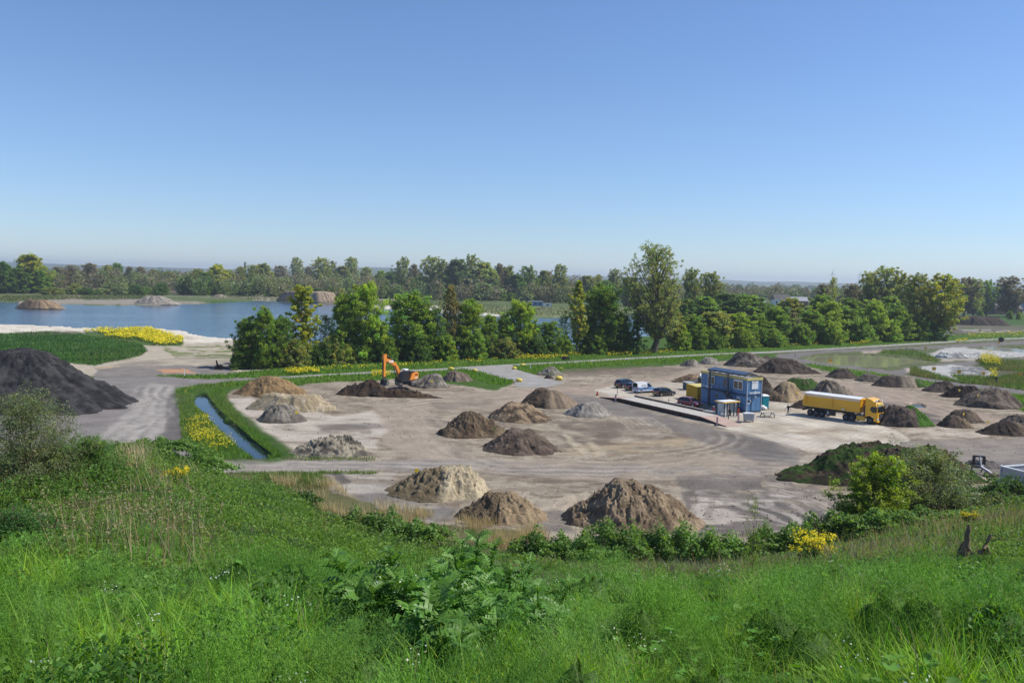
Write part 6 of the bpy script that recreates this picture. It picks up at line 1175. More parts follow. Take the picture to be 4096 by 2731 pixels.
# ---- persons
def person(p, h, yaw, label, shirt, trousers, step=0.32, hair=(0.25, 0.2, 0.16), cap=None):
    o = empty('person', label, 'person', p, yaw); k = h / 1.8
    J = dict(pel=(0, 0, .96), waist=(0.02, 0, 1.1), chest=(0.03, 0, 1.34), neck=(0.05, 0, 1.52), chin=(0.07, 0, 1.58), head=(0.07, 0, 1.69), top=(0.06, 0, 1.775), nose=(0.175, 0, 1.67))
    for s, n in ((1, 'l'), (-1, 'r')):
        f = step * s
        J['hip' + n] = (0, .10 * s, .92); J['kn' + n] = (f * .55 + .05, .10 * s, .50); J['an' + n] = (f * 1.0 - .02, .10 * s, .09); J['to' + n] = (f * 1.0 + .17, .12 * s, .04)
        J['sh' + n] = (0.02, .20 * s, 1.44); J['el' + n] = (-f * .5, .27 * s, 1.16); J['wr' + n] = (-f * .9 + .08, .30 * s, .92); J['pm' + n] = (-f * 1.0 + .11, .30 * s, .85)
        for q in range(4): J[f'f{q}{n}'] = (-f * 1.0 + .10 + q * .022, .30 * s + .01 * q * s, .765 + abs(q - 1.5) * .006)
        J['th' + n] = (-f * 1.0 + .175, .275 * s, .835); J['ear' + n] = (0.06, .085 * s, 1.68)
    E = [('pel', 'waist'), ('waist', 'chest'), ('chest', 'neck'), ('neck', 'chin'), ('chin', 'head'), ('head', 'top'), ('head', 'nose')]
    for n in 'lr': E += [('pel', 'hip' + n), ('hip' + n, 'kn' + n), ('kn' + n, 'an' + n), ('an' + n, 'to' + n), ('chest', 'sh' + n), ('sh' + n, 'el' + n), ('el' + n, 'wr' + n), ('wr' + n, 'pm' + n), ('pm' + n, 'th' + n), ('head', 'ear' + n)] + [('pm' + n, f'f{q}{n}') for q in range(4)]
    R = dict(pel=.155, waist=.14, chest=.165, neck=.062, chin=.07, head=.105, top=.07, nose=.02)
    for n in 'lr': R.update({'hip' + n: .098, 'kn' + n: .062, 'an' + n: .042, 'to' + n: .04, 'sh' + n: .072, 'el' + n: .045, 'wr' + n: .03, 'pm' + n: .034, 'th' + n: .009, 'ear' + n: .02}); R.update({f'f{q}{n}': .009 for q in range(4)})
    names = list(J); me = bpy.data.meshes.new('body'); me.from_pydata([tuple(c * k for c in J[n]) for n in names], [(names.index(a), names.index(b)) for a, b in E], [])
    t = bpy.data.objects.new('body', me); C.objects.link(t); md = t.modifiers.new('s', 'SKIN'); md.use_smooth_shade = True
    for i, n in enumerate(names): me.skin_vertices[0].data[i].radius = (R[n] * k, R[n] * k); me.skin_vertices[0].data[i].use_root = (n == 'pel')
    t.modifiers.new('u', 'SUBSURF').levels = 1; dg = bpy.context.evaluated_depsgraph_get(); m2 = bpy.data.meshes.new_from_object(t.evaluated_get(dg)); bpy.data.objects.remove(t); bpy.data.meshes.remove(me)
    a = m2.color_attributes.new('Col', 'FLOAT_COLOR', 'POINT')
    for i, v in enumerate(m2.vertices):
        z = v.co.z / k; y = abs(v.co.y / k)
        c = (0.02, 0.018, 0.016) if z < .09 else trousers if z < 0.98 and y < .21 else shirt if (z < 1.50 and (y < .24 or z > 1.2)) else (0.42, 0.25, 0.18)
        if z > 1.74: c = hair
        a.data[i].color = (*c, 1)
    m2.materials.clear(); link('body', m2, M_person, o)
    hp = MB(); 
    for q in range(6):
        for j in range(12): pass
    bm = bmesh.new(); bmesh.ops.create_uvsphere(bm, u_segments=14, v_segments=8, radius=0.118 * k); bmesh.ops.delete(bm, geom=[v for v in bm.verts if v.co.z < -0.01 * k or (v.co.x > 0.07 * k and v.co.z < 0.05 * k)], context='VERTS')
    me = bpy.data.meshes.new('hair'); bm.to_mesh(me); bm.free(); ho = link('hair' if cap is None else 'cap', me, paint('hair' if cap is None else 'cap', cap or hair, 0.8), o); ho.location = (0.055 * k, 0, 1.70 * k)
    return o
M_person = col_mat('person_clothes', n1=8, amt=0.12, bstr=0.1, bdist=0.01)
pp_ = P(3152, 1661); person((pp_.x, pp_.y, 0.03), 1.82, math.radians(200), 'man in a black shirt and blue jeans walking away behind the trailer', (0.012, 0.012, 0.016), (0.03, 0.07, 0.14), hair=(0.55, 0.5, 0.45), cap=(0.62, 0.60, 0.56))
pp_ = P(3984, 1536); person((pp_.x, pp_.y, 0.03), 1.85, math.radians(215), 'walker in a dark jacket and grey-blue trousers on the road by the ponds', (0.015, 0.022, 0.025), (0.07, 0.10, 0.13), step=0.36)

# ---- yellow boulders along the junction
for i, (x, y, r, lb) in enumerate([(1803, 1478, .55, 'yellow painted boulder on the verge behind the low brown-grey mound'), (1899, 1483, .45, 'yellow boulder on the grass point west of the junction'), (2057, 1475, .45, 'yellow boulder at the inner bend of the junction'), (2091, 1463, .55, 'yellow boulder between the main road and the junction grass'), (2075, 1525, .6, 'yellow boulder on the grass tip near the yard entrance'), (2235, 1517, .65, 'largest yellow boulder, at the mouth of the yard'), (2244, 1474, .3, 'smallest yellow boulder, on the junction grass')]):
    p = P(x, y); bm = bmesh.new(); bmesh.ops.create_icosphere(bm, subdivisions=3, radius=r)
    for v in bm.verts:
        kk_ = 1 + 0.35 * (float(fbm(np.array(v.co.x * 1.6 + i * 3), np.array(v.co.y * 1.6 + v.co.z), 3, 9)) - 0.5); v.co = Vector((v.co.x * 1.2, v.co.y * 0.95, v.co.z * 0.72)) * kk_
    me = bpy.data.meshes.new('boulder'); bm.to_mesh(me); bm.free(); me.polygons.foreach_set('use_smooth', [True] * len(me.polygons)); o = link('yellow_boulder', me, M_stone_y); o.location = (p.x, p.y, r * 0.5); tag(o, lb, 'boulder', 'yellow boulders along the road')

# ---- marker signs in the pond country
def sign(x, yb, yt, lb, w=0.9):
    p = P(x, yb); h = max(1.2, PY(x, yt, p.y).z); o = empty('yellow_sign', lb, 'sign', (p.x, p.y, ground_z(p.x, p.y)), 0, 'small yellow signs on stakes round the ponds'); m = MB(); m.cyl((0, 0, 0), (0, 0, h - 0.3), 0.04, 8); m.build('stake', M_steel, o); m = MB(); m.box(-w / 2, w / 2, -0.06, -0.042, h - 0.75, h, 0.0); m.build('board', M_sign, o)
sign(3321, 1440, 1414, 'yellow sign on a stake at the near edge of the green pond'); sign(3734, 1499, 1466, 'yellow sign at the west rim of the chalky pit'); sign(3834, 1512, 1478, 'yellow sign in front of the dark face of the chalky pit'); sign(3932, 1505, 1490, 'small tilted yellow sign at the east rim of the chalky pit', .7)
sign(4081, 1510, 1488, 'yellow sign in the reeds by the frame of the photo'); sign(3701, 1400, 1394, 'small yellow sign on the bank between the ponds', .8); sign(3972, 1448, 1442, 'small orange sign among the yellow bushes', .8); sign(3919, 1332, 1318, 'yellow marker beyond the road near the upper pond', .9); sign(3995, 1376, 1370, 'small orange marker beside the main road', .8)
# white and dark posts
for x, yb, yt, lb, mt in [(738, 1502, 1476, 'white marker post beside the orange plate at the track junction', M_white), (3718, 1372, 1361, 'dark post on the verge of the main road', M_steeld), (2524, 1455, 1447, 'short green post in the verge behind the parked cars', M_teald), (2122, 1474, 1461, 'thin white post at the junction grass', M_white), (3180, 1425, 1412, 'grey stump post at the track by the black mound', M_steel), (3190, 1432, 1420, 'second grey stump post at the track by the black mound', M_lgrey), (2018, 1531, 1517, 'dark stone post at the grass corner of the yard', M_steel)]:
    p = P(x, yb); h = max(0.5, PY(x, yt, p.y).z); o = empty('marker_post', lb, 'post', (p.x, p.y, 0)); m = MB(); r = 0.12 if h > 1.5 else 0.09; m.cyl((0, 0, 0), (0, 0, h), r, 8, r * 0.8); m.build('post_shaft', mt, o); m = MB(); m.cyl((0, 0, h), (0, 0, h + 0.06), r * 0.9, 8); m.build('cap', mt, o)
p = P(4004, 1366); o = empty('tractor_tyre', 'black tyre lying by the main road near the frame of the photo', 'tyre', (p.x, p.y, 0.0)); m = MB(); m.cyl((0, -0.35, 0.9), (0, 0.35, 0.9), 0.9, 20); m.build('tread', M_black, o, smooth=True); m = MB(); m.cyl((0, -0.37, 0.9), (0, -0.35, 0.9), 0.45, 16); m.build('hub', M_steeld, o)
p = P(2262, 1438); o = empty('marker_post', 'low orange-brown box in the yellow-flowered verge', 'box', (p.x, p.y, 0)); m = MB(); m.box(-0.9, 0.9, -0.4, 0.4, 0, 0.9, 0.05); m.build('post_shaft', M_rust, o)
p = P(882, 1475); o = empty('rusty_scrap', 'rusty scrap machine part on the gravel by the first trees', 'scrap', (p.x, p.y, 0)); m = MB(); m.box(-1.1, 0.3, -0.6, 0.6, 0.1, 0.8, 0.1); m.cyl((-0.6, 0, 0.8), (-0.9, 0, 1.9), 0.25, 10, 0.12); m.bar((0.2, 0, 0.5), (1.6, 0.2, 0.25), 0.3); m.build('scrap_body', M_rust, o); m = MB(); m.cyl((-0.2, -0.7, 0.5), (-0.2, 0.7, 0.5), 0.45, 14); m.build('wheel', M_black, o)

# ---- steel drawbar frame and concrete crate at the right
p = P(3962, 1903); fo = empty('drawbar_frame', 'dark steel frame on a Y-shaped drawbar resting on a disc foot', 'steel frame', (p.x, p.y, 0), math.radians(8))
dY = p.y; up = lambda sx_, sy_: (PY(sx_, sy_, dY).x - p.x, PY(sx_, sy_, dY).z)
m = MB(); a_ = [up(3930, 1832), up(3975, 1836), up(3974, 1866), up(3928, 1862)]
for i in range(4): q0, q1 = a_[i], a_[(i + 1) % 4]; m.bar((q0[0], 1.5, q0[1]), (q1[0], 1.5, q1[1]), 0.32, 0.16)
m.build('frame', M_steeld, fo); m = MB(); c_ = up(3953, 1874); f_ = up(3966, 1899); m.bar((a_[0][0] * .5 + a_[1][0] * .5, 1.4, a_[0][1]), (c_[0], 1.2, c_[1]), 0.16, 0.12); m.bar((c_[0], 1.2, c_[1]), (f_[0], 0, 0.3), 0.28, 0.22); m.bar((c_[0], 1.2, c_[1]), (a_[3][0], 1.5, a_[3][1]), 0.14, 0.12); m.bar((c_[0], 1.2, c_[1]), (a_[2][0], 1.5, a_[2][1]), 0.16, 0.14); m.build('drawbar', M_lgrey, fo)
m = MB(); m.cyl((f_[0], 0, 0), (f_[0], 0, 0.35), 0.75, 20); m.build('disc_foot', M_rust, fo)
for qa, qb, qw in (((a_[3][0], 1.5, a_[3][1]), (a_[3][0] - 1.6, 1.7, a_[3][1] - 0.2), .12), ((a_[2][0], 1.5, a_[2][1]), (a_[2][0], 1.9, 0), .1), ((a_[3][0], 1.5, a_[3][1]), (a_[3][0] - .1, 1.9, 0), .1)): m = MB(); m.bar(qa, qb, qw); m.build('prop', M_steeld, fo)
c0_ = P(4004, 1915); c1_ = P(4150, 1953); c2_ = P(4120, 1860); hc = math.atan2((c1_ - c0_).y, (c1_ - c0_).x)
bo = empty('loading_box', 'pale steel loading bay box with soil inside at the frame of the photo', 'loading box', c0_, hc)
m = MB(); Hb = 1.35; m.box(0, 6, 0, 0.14, 0, Hb); m.box(0, 0.14, 0.14, 8, 0, Hb); m.box(0, 6, 8, 8.14, 0, Hb); m.box(5.86, 6, 0.14, 8, 0, Hb); m.build('wall', M_lgrey, bo); m = MB(); m.box(-0.05, 6.05, -0.05, 0.19, Hb, Hb + 0.12); m.box(-0.05, 0.19, 0.19, 8.2, Hb, Hb + 0.12); m.box(-0.15, -0.05, -0.1, 0.15, 0, Hb + 0.2); m.build('rim', M_white, bo); m = MB(); m.cyl((3.4, 4.5, 0.2), (3.4, 4.5, 1.8), 2.2, 16, 0.5); m.build('soil_load', M_rust, bo)

# ---- huts, houses and sheds in the distance
def house(x, yb, yt, wpx, label, wall=M_white, roof=M_roofgrey, kind='house', roofk=0.45, dep=8, nwin=4, yaw=0.1, Y=None, flat=False, name=None):
    p = P(x, yb) if Y is None else PY(x, yb, Y); h = PY(x, yt, p.y).z - max(p.z, 0) if Y is None else PY(x, yt, p.y).z; W = wpx / 4 * p.y / F; hw = h * (1 if flat else 1 - roofk)
    o = empty(name or ('house' if kind == 'house' else kind), label, kind.replace('_', ' '), (p.x, p.y, 0), yaw)
    m = MB(); m.box(-W / 2, W / 2, 0, dep, 0, hw); m.build('wall', wall, o)
    m = MB()
    if flat: m.box(-W / 2 - 0.3, W / 2 + 0.3, -0.3, dep + 0.3, hw, hw + max(0.3, h * 0.08))
    else: m.prism([(-0.4, hw), (dep + 0.4, hw), (dep / 2, h)], -W / 2 - 0.4, W / 2 + 0.4, 'x')
    m.build('roof', roof, o)
    for k in range(nwin):
        xx = -W / 2 + W * (k + 0.5) / nwin; ww = min(1.6, W / nwin * 0.4); m = MB(); m.box(xx - ww / 2, xx + ww / 2, -0.06, 0.02, hw * 0.35, hw * 0.75); m.build('window', M_glass, o)
    return o
house(972, 1150, 1108, 56, 'white house with a grey roof among trees across the lake'); house(1186, 1150, 1120, 42, 'white cottage with dark roof behind the far shore', roof=M_roofdk); house(1345, 1152, 1120, 70, 'wide house with a pale grey roof behind the embankment')
house(458, 1128, 1113, 24, 'small white flat building among bare trees across the lake', flat=True, nwin=2); house(560, 1125, 1112, 50, 'pale farmhouse with red roof beyond the brown field', roof=M_roofred, nwin=3); house(790, 1100, 1072, 30, 'red-roofed house peeking over the trees across the lake', roof=M_roofred, nwin=2)
house(1025, 1155, 1125, 40, 'low white house west of the grey-roofed ones', roof=M_roofdk, nwin=2); house(1460, 1150, 1125, 40, 'small white gable between trees across the lake', nwin=2)
house(2142, 1222, 1205, 58, 'long blue site cabin with a white roof across the lake', wall=M_blue, roof=M_white, kind='site_cabin', flat=True, dep=3, nwin=3); house(2190, 1226, 1212, 34, 'white container hut beside the blue cabin across the lake', kind='site_cabin', flat=True, dep=3, nwin=1)
house(2480, 1212, 1204, 26, 'low white shed beyond the lake, seen past the dark trees', kind='shed', flat=True, nwin=1, wall=M_pale)
house(3040, 1228, 1190, 44, 'brown shed with a grey gable roof behind the clump', wall=M_brick, kind='shed'); house(3130, 1222, 1176, 66, 'dark-roofed farmhouse with a white front in the eastern fields', roof=M_roofdk); house(3195, 1222, 1186, 78, 'wide barn with pale grey roof beside the farmhouse', wall=M_brick, kind='barn'); house(3325, 1215, 1190, 44, 'low white outbuilding east of the barn', kind='shed', flat=True)
house(3540, 1230, 1190, 90, 'dark house row behind the tall poplars', wall=M_brick, roof=M_roofdk); house(3615, 1228, 1200, 60, 'house with reddish roof behind the poplars', roof=M_roofred)
house(2950, 1180, 1166, 170, 'row of white greenhouse roofs in the eastern fields', kind='greenhouse', roof=M_white, roofk=0.5, dep=20, nwin=0)
house(4080, 1268, 1168, 500, 'very long blue-grey warehouse with a white roof edge', wall=paint('warehouse_blue', (0.12, 0.20, 0.30), 0.6), roof=M_white, kind='warehouse', flat=True, dep=40, nwin=0, Y=780)
house(3935, 1256, 1210, 90, 'dark flat-roofed workshop before the warehouse', wall=M_roofdk, roof=M_lgrey, kind='workshop', flat=True, nwin=3); house(4000, 1256, 1212, 60, 'brick house with dark roof before the warehouse', wall=M_brick, roof=M_roofdk); house(4062, 1256, 1216, 56, 'brown-roofed bungalow, easternmost before the warehouse', wall=M_brick, roof=M_roofdk); house(3740, 1256, 1225, 70, 'dark shed half hidden by the yellow-green poplar', wall=M_roofdk, roof=M_roofdk, kind='shed')

# ---- wind turbines on the horizon
def turbine(x, yh, r, lb, a0):
    Y = 3800; p = PY(x, yh, Y); o = empty('wind_turbine', lb, 'wind turbine', (p.x, Y, 0), 0.2); m = MB(); m.cyl((0, 0, 0), (0, 0, p.z), 2.4, 10, 1.3); m.build('tower', M_white, o); m = MB(); m.box(-1.6, 1.6, -4, 3, p.z - 1.5, p.z + 2); m.build('nacelle', M_white, o)
    for k in range(3):
        a = math.radians(a0 + 120 * k); R_ = r / 4 * Y / F; m = MB(); m.cyl((0, -4.6, p.z), (math.sin(a) * R_, -4.6, p.z + math.cos(a) * R_), 1.7, 6, 0.4); m.build('blade', M_white, o)
turbine(3329, 1092, 21, 'wind turbine with one blade straight up, west of the pair', 2); turbine(3437, 1096, 19, 'wind turbine beside the tall poplar, east of the pair', 25)

# ================================================================ vegetation of the hill and the verges
YS = np.concatenate([np.linspace(2.2, 20, 120), np.linspace(20.3, 100, 260), 100 * 1.03 ** np.arange(1, 110)])
def drop(sx, sy):
    """where view rays meet the hill or the flat ground (vectorised)"""
    sx = np.asarray(sx, float); sy = np.asarray(sy, float)
    v = np.stack([(sx / 4 - 512) / F, -(sy / 4 - 341) / F, -np.ones_like(sx)], -1) @ RCn.T
    v = v / v[:, 1:2]; X_ = v[:, 0:1] * YS; Z_ = H0 + v[:, 2:3] * YS; S_ = np.maximum(hz(X_, np.broadcast_to(YS, X_.shape)), 0)
    k = np.argmax(Z_ < S_, 1); r = np.arange(len(sx)); k = np.maximum(k, 1)
    a0 = (Z_ - S_)[r, k - 1]; a1 = (Z_ - S_)[r, k]; t = np.clip(a0 / (a0 - a1 + 1e-9), 0, 1); Yh = YS[k - 1] + t * (YS[k] - YS[k - 1])
    Xh = v[:, 0] * Yh; return np.stack([Xh, Yh, np.maximum(hz(Xh, Yh), 0)], -1)
def in_poly_pts(pts, n, r):
    pts = np.asarray(pts, float); lo = pts.min(0); hi_ = pts.max(0); out = []
    tot = 0
    while tot < n:
        q = r.uniform(lo, hi_, (n * 2, 2)); m = inpoly(q[:, 0], q[:, 1], pts); out.append(q[m]); tot += m.sum()
        if m.sum() == 0: break
    return np.concatenate(out)[:n]
def hill_pts(n, y0, y1, r, u0=-0.80, u1=0.80, p=1.0):
    q = r.random(n); Y_ = y0 * (y1 / y0) ** q; u = r.uniform(u0, u1, n); X_ = u * np.maximum(Y_, 4.5); return np.stack([X_, Y_, hz(X_, Y_)], -1)
def blades(base, L, w, th0, curl, r, segs=3, az=None, flat=None):
    """arched tapering blades; all arguments per blade"""
    n = len(base); L = np.broadcast_to(L, n); w = np.broadcast_to(w, n); az = r.uniform(0, 2 * math.pi, n) if az is None else az
    th0 = np.broadcast_to(th0, n); curl = np.broadcast_to(curl, n)
    d = np.stack([np.cos(az), np.sin(az), np.zeros(n)], -1); sa = az + math.pi / 2 + r.normal(size=n) * 0.5; s = np.stack([np.cos(sa), np.sin(sa), np.zeros(n)], -1)
    pts = [base]; p = base
    for k in range(segs):
        a = th0 + curl * (k + 0.5) / segs; p = p + (d * np.sin(a)[:, None] + np.array([0, 0, 1.0]) * np.cos(a)[:, None]) * (L / segs)[:, None]; pts.append(p)
    V = []; 
    for k in range(segs):
        f = (1 - (k / segs) ** 1.8) * (0.75 if k == 0 else 1); V += [pts[k] - s * (w * f / 2)[:, None], pts[k] + s * (w * f / 2)[:, None]]
    V.append(pts[-1]); m = 2 * segs + 1; VV = np.stack(V, 1).reshape(-1, 3); i = np.arange(n)[:, None] * m
    Fq = np.concatenate([i + np.array([[2 * k, 2 * k + 1, 2 * k + 3, 2 * k + 2]]) for k in range(segs - 1)]) if segs > 1 else np.zeros((0, 4), int)
    Ft = i + np.array([[2 * segs - 2, 2 * segs - 1, 2 * segs]]); return VV, Fq, Ft, m
class Bag:
    def __init__(s): s.V = []; s.Q = []; s.T = []; s.Cc = []; s.n = 0
    def add(s, V, Q, T, col):
        s.V.append(V); 
        if len(Q): s.Q.append(np.asarray(Q) + s.n)
        if len(T): s.T.append(np.asarray(T) + s.n)
        s.Cc.append(col); s.n += len(V)
    def blades(s, base, L, w, th0, curl, r, col, segs=3, az=None):
        V, Q, T, m = blades(base, L, w, th0, curl, r, segs, az); s.add(V, Q, T, np.repeat(col, m, 0))
    def cards(s, c, sz, r, col, up=0.3, asp=0.55):
        V, Q = cards(c, sz, r, up, asp); s.add(V, Q, [], np.repeat(col, 4, 0))
    def obj(s, name, mat, label, kind='stuff', parent=None, cat=None):
        fs = ([np.concatenate(s.Q)] if s.Q else []) + ([np.concatenate(s.T)] if s.T else [])
        o = link(name, np_mesh(name, np.concatenate(s.V), fs, np.concatenate(s.Cc)), mat, parent)
        return tag(o, label, cat, kind=kind)
def colvar(n, c, r, v=0.25, h=0.08):
    k = r.uniform(1 - v, 1 + v, (n, 1)); hh = r.normal(size=(n, 1)) * h; return np.clip(np.array(c)[None] * k * np.concatenate([1 + hh, np.ones_like(hh), 1 - hh], 1), 0.002, 1)
M_veg = leaf_mat('veg_leaf', (1, 1, 1), trans=0.34, rough=0.55, spec=0.2); M_dry = leaf_mat('veg_dry', (1, 1, 1), trans=0.2, rough=0.7, spec=0.1); M_flower = leaf_mat('veg_petal', (1, 1, 1), trans=0.3, rough=0.6, spec=0.1)
G0 = 0; G1 = (0.055, 0.125, 0.020); G2 = (0.085, 0.170, 0.028); G3 = (0.035, 0.080, 0.020); G4 = (0.10, 0.155, 0.03); DRY = (0.36, 0.29, 0.17); DRY2 = (0.30, 0.26, 0.19); YEL = (0.68, 0.57, 0.035)
r = np.random.default_rng(11)

# -- feathery weed that carpets the near slope
CLX, CLY = -0.43, 5.4     # the thistle clump: nothing else grows in its middle
def off_clump(b, k=1.0): return ((b[:, 0] - CLX) / (0.75 * k)) ** 2 + ((b[:, 1] - CLY) / (0.75 * k)) ** 2 > 1
cores = []
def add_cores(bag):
    """solid shell added inside each dome to block light, shade put into its colour"""
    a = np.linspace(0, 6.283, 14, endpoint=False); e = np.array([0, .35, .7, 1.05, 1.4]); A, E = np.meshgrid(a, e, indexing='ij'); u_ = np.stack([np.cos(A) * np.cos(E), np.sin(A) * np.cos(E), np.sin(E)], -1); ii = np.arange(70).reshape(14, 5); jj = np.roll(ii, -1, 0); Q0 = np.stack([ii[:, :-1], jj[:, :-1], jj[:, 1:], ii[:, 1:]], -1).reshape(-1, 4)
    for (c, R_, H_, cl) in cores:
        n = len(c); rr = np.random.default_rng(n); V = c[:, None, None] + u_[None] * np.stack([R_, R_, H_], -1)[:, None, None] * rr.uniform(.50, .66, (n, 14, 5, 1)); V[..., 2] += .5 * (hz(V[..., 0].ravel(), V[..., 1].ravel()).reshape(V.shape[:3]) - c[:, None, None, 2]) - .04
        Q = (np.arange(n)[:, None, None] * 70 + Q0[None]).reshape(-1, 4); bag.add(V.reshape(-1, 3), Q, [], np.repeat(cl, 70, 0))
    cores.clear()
def hummocks(n, y0, y1, rad, hgt, K, thread, width, cols, r, seedf, thr=0.0, side=None):
    """domes of fine foliage: threads stand out from the surface of each dome, dark gaps stay between them"""
    c = hill_pts(n, y0, y1, r); f = fbm(c[:, 0] * .75 + seedf, c[:, 1] * .75, 2, 41); ok = (f > .30) & off_clump(c, 1.15); hf = sstep(.3, .68, f)
    if side is not None: ok &= side(c)
    c = c[ok]; n = len(c); R_ = r.uniform(*rad, n) * (0.75 + .05 * c[:, 1]); H_ = r.uniform(*hgt, n) * (.35 + .9 * hf[ok]); kk = int(K)
    d = r.normal(size=(n, kk, 3)); d /= np.linalg.norm(d, axis=2, keepdims=True); d[..., 2] = np.abs(d[..., 2]); ph = r.uniform(0, 6.28, (n, 1))
    lump = 1 + .18 * np.sin(5 * np.arctan2(d[..., 1], d[..., 0]) + ph) * np.cos(4 * d[..., 2] + ph) + .12 * np.sin(13 * d[..., 0] + 9 * d[..., 1] + ph); q = lump * r.uniform(.72, 1.0, (n, kk)) ** .7
    p = c[:, None] + d * np.stack([R_, R_, H_], -1)[:, None] * q[..., None]; gz = hz(p[..., 0].ravel(), p[..., 1].ravel()).reshape(n, kk); p[..., 2] = p[..., 2] - c[:, None, 2] * 0.5 + gz * 0.5; p[..., 2] = np.maximum(p[..., 2], gz + .01)
    az = np.arctan2(d[..., 1], d[..., 0]) + r.normal(size=(n, kk)) * .7; th = np.arccos(np.clip(d[..., 2], 0, 1)) * .8 + r.normal(size=(n, kk)) * .4
    base_c = np.array(cols)[r.integers(len(cols), size=n)]; cc = base_c[:, None] * (r.uniform(.75, 1.25, (n, 1, 1)) * r.uniform(.7, 1.3, (n, kk, 1)) * (.62 + .45 * q[..., None]))  # deeper foliage darkened, shade inside the dome put into the colour
    cores.append((c, R_, H_, base_c * .4)); return p.reshape(-1, 3), thread * r.uniform(.6, 1.4, n * kk), width, th.ravel(), r.uniform(-.6, .8, n * kk), np.clip(cc.reshape(-1, 3), .003, 1), az.ravel()  # added light-blocking shells take a darkened foliage colour as inner shade
FW = [(0.110, 0.245, 0.040), (0.140, 0.280, 0.052), (0.085, 0.205, 0.026), (0.125, 0.260, 0.030)]
M_fea = leaf_mat('veg_feather', (1, 1, 1), trans=0.16, rough=0.6, spec=0.15)
bag = Bag()
for (n_, y0, y1, rad, hg, K_, L_, w_) in ((70, 2.7, 5.5, (.16, .40), (.26, .58), 17000, .014, .0034), (90, 5, 9, (.22, .5), (.26, .62), 9000, .020, .0052), (130, 8, 15, (.3, .6), (.2, .55), 3600, .035, .009)):
    p_, l_, ww, th_, cu_, cc, az = hummocks(n_, y0, y1, rad, hg, K_, L_, w_, FW, r, y0, .22); th_ = th_ + r.normal(size=len(th_)) * .9; bag.blades(p_, l_, ww, th_, cu_, r, cc, 1, az)
c = hill_pts(90000, 2.5, 14, r); c = c[off_clump(c, .8)]; n = len(c); bag.blades(c, r.uniform(.02, .08, n), .0045, r.uniform(0, 1.2, n), r.uniform(-.3, 1, n), r, colvar(n, (.045, .095, .018), r, .35), 1); add_cores(bag)  # short blades in the gaps, coloured dark to stand for shade between domes
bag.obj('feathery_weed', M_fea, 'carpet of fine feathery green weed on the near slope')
# -- leafy weeds in darker clumps between the feathery ones
bag = Bag()
LW = [(0.080, 0.190, 0.024), (0.110, 0.235, 0.028), (0.060, 0.150, 0.022), (0.125, 0.240, 0.040)]
for (n_, y0, y1, rad, hg, K_, sz) in ((60, 2.7, 5.5, (.16, .36), (.18, .46), 700, .030), (70, 5, 9, (.2, .45), (.2, .5), 700, .034), (80, 8, 14, (.25, .5), (.2, .5), 500, .045)):
    p_, l_, ww, th_, cu_, cc, az = hummocks(n_, y0, y1, rad, hg, K_, .1, .1, LW, r, y0 + 40, .22, side=lambda c: (fbm(c[:, 0] * .5 + 60, c[:, 1] * .5, 2, 8) + .25 * sstep(.2, .5, -c[:, 0] / c[:, 1]) + .15 * sstep(.3, .5, c[:, 0] / c[:, 1])) > .52)
    bag.cards(p_, r.uniform(.5, 1.5, len(p_)) * sz, r, cc, .5, .62)
add_cores(bag); bag.obj('leafy_weed', M_veg, 'clumps of small-leaved green weeds on the near slope')
# -- long grass of the near slope, in tussocks
bag = Bag(); n = 420; c = hill_pts(n, 2.7, 12.5, r); f = fbm(c[:, 0] * 0.6 + 5, c[:, 1] * 0.6, 2, 47); q_ = c[:, 0] / np.maximum(c[:, 1], 4.5); right = sstep(0.14, 0.34, q_) + 0.6 * sstep(.30, .55, -q_) + .5 * sstep(6, 3, c[:, 1]); c = c[((f + right * 0.22 + r.random(n) * 0.05) > 0.66) & off_clump(c, 1.05)]; c = np.concatenate([c, hill_pts(46, 3.8, 8, r, .34, .72), hill_pts(36, 3.0, 4.8, r, -.10, .18), hill_pts(22, 3.4, 6, r, -.45, -.2), hill_pts(14, 3.2, 5, r, -.7, -.5)]); n = len(c); K = 130
spr = np.repeat(r.uniform(.05, .16, n), K)[:, None]; b = np.repeat(c, K, 0) + np.concatenate([r.normal(size=(n * K, 2)) * spr, np.zeros((n * K, 1))], 1); b[:, 2] = hz(b[:, 0], b[:, 1])
cc = np.repeat(colvar(n, (0.185, 0.335, 0.028), r, .28, .12), K, 0) * r.uniform(.55, 1.4, (n * K, 1)); dr = r.random(n * K) < 0.06; cc[dr] = np.array(DRY) * 0.8
aw = np.repeat(r.uniform(0, 6.28, n), K) + r.normal(size=n * K) * 1.3
bag.blades(b, np.repeat(r.uniform(.28, .55, n), K) * r.uniform(.5, 1.15, n * K), r.uniform(.004, .009, n * K), r.uniform(0, .55, n * K), r.uniform(.2, 1.7, n * K), r, cc, 4, aw)
bag.obj('tall_grass', M_veg, 'tall bright green grass tufts on the near slope')
# -- broad reedy blades
bag = Bag(); n = 900; c = hill_pts(n, 2.6, 8, r); c = c[off_clump(c, .9) & (fbm(c[:, 0] * .7 + 30, c[:, 1] * .7, 2, 8) > .5)]; n = len(c); w_ = (c[:, 0] / np.maximum(c[:, 1], 4.5)); k_ = (w_ < 0.02) | (r.random(n) < 0.3); c = c[k_]; n = len(c); K = 5
b = np.repeat(c, K, 0) + np.concatenate([r.normal(size=(n * K, 2)) * 0.03, np.zeros((n * K, 1))], 1)
bag.blades(b, r.uniform(.28, .58, n * K), r.uniform(.009, .020, n * K), r.uniform(.05, .6, n * K), r.uniform(.3, 1.8, n * K), r, colvar(n * K, (0.19, 0.34, 0.055), r, .3), 5)
bag.obj('reed_grass', M_veg, 'broad-bladed young reeds standing in the near weeds')
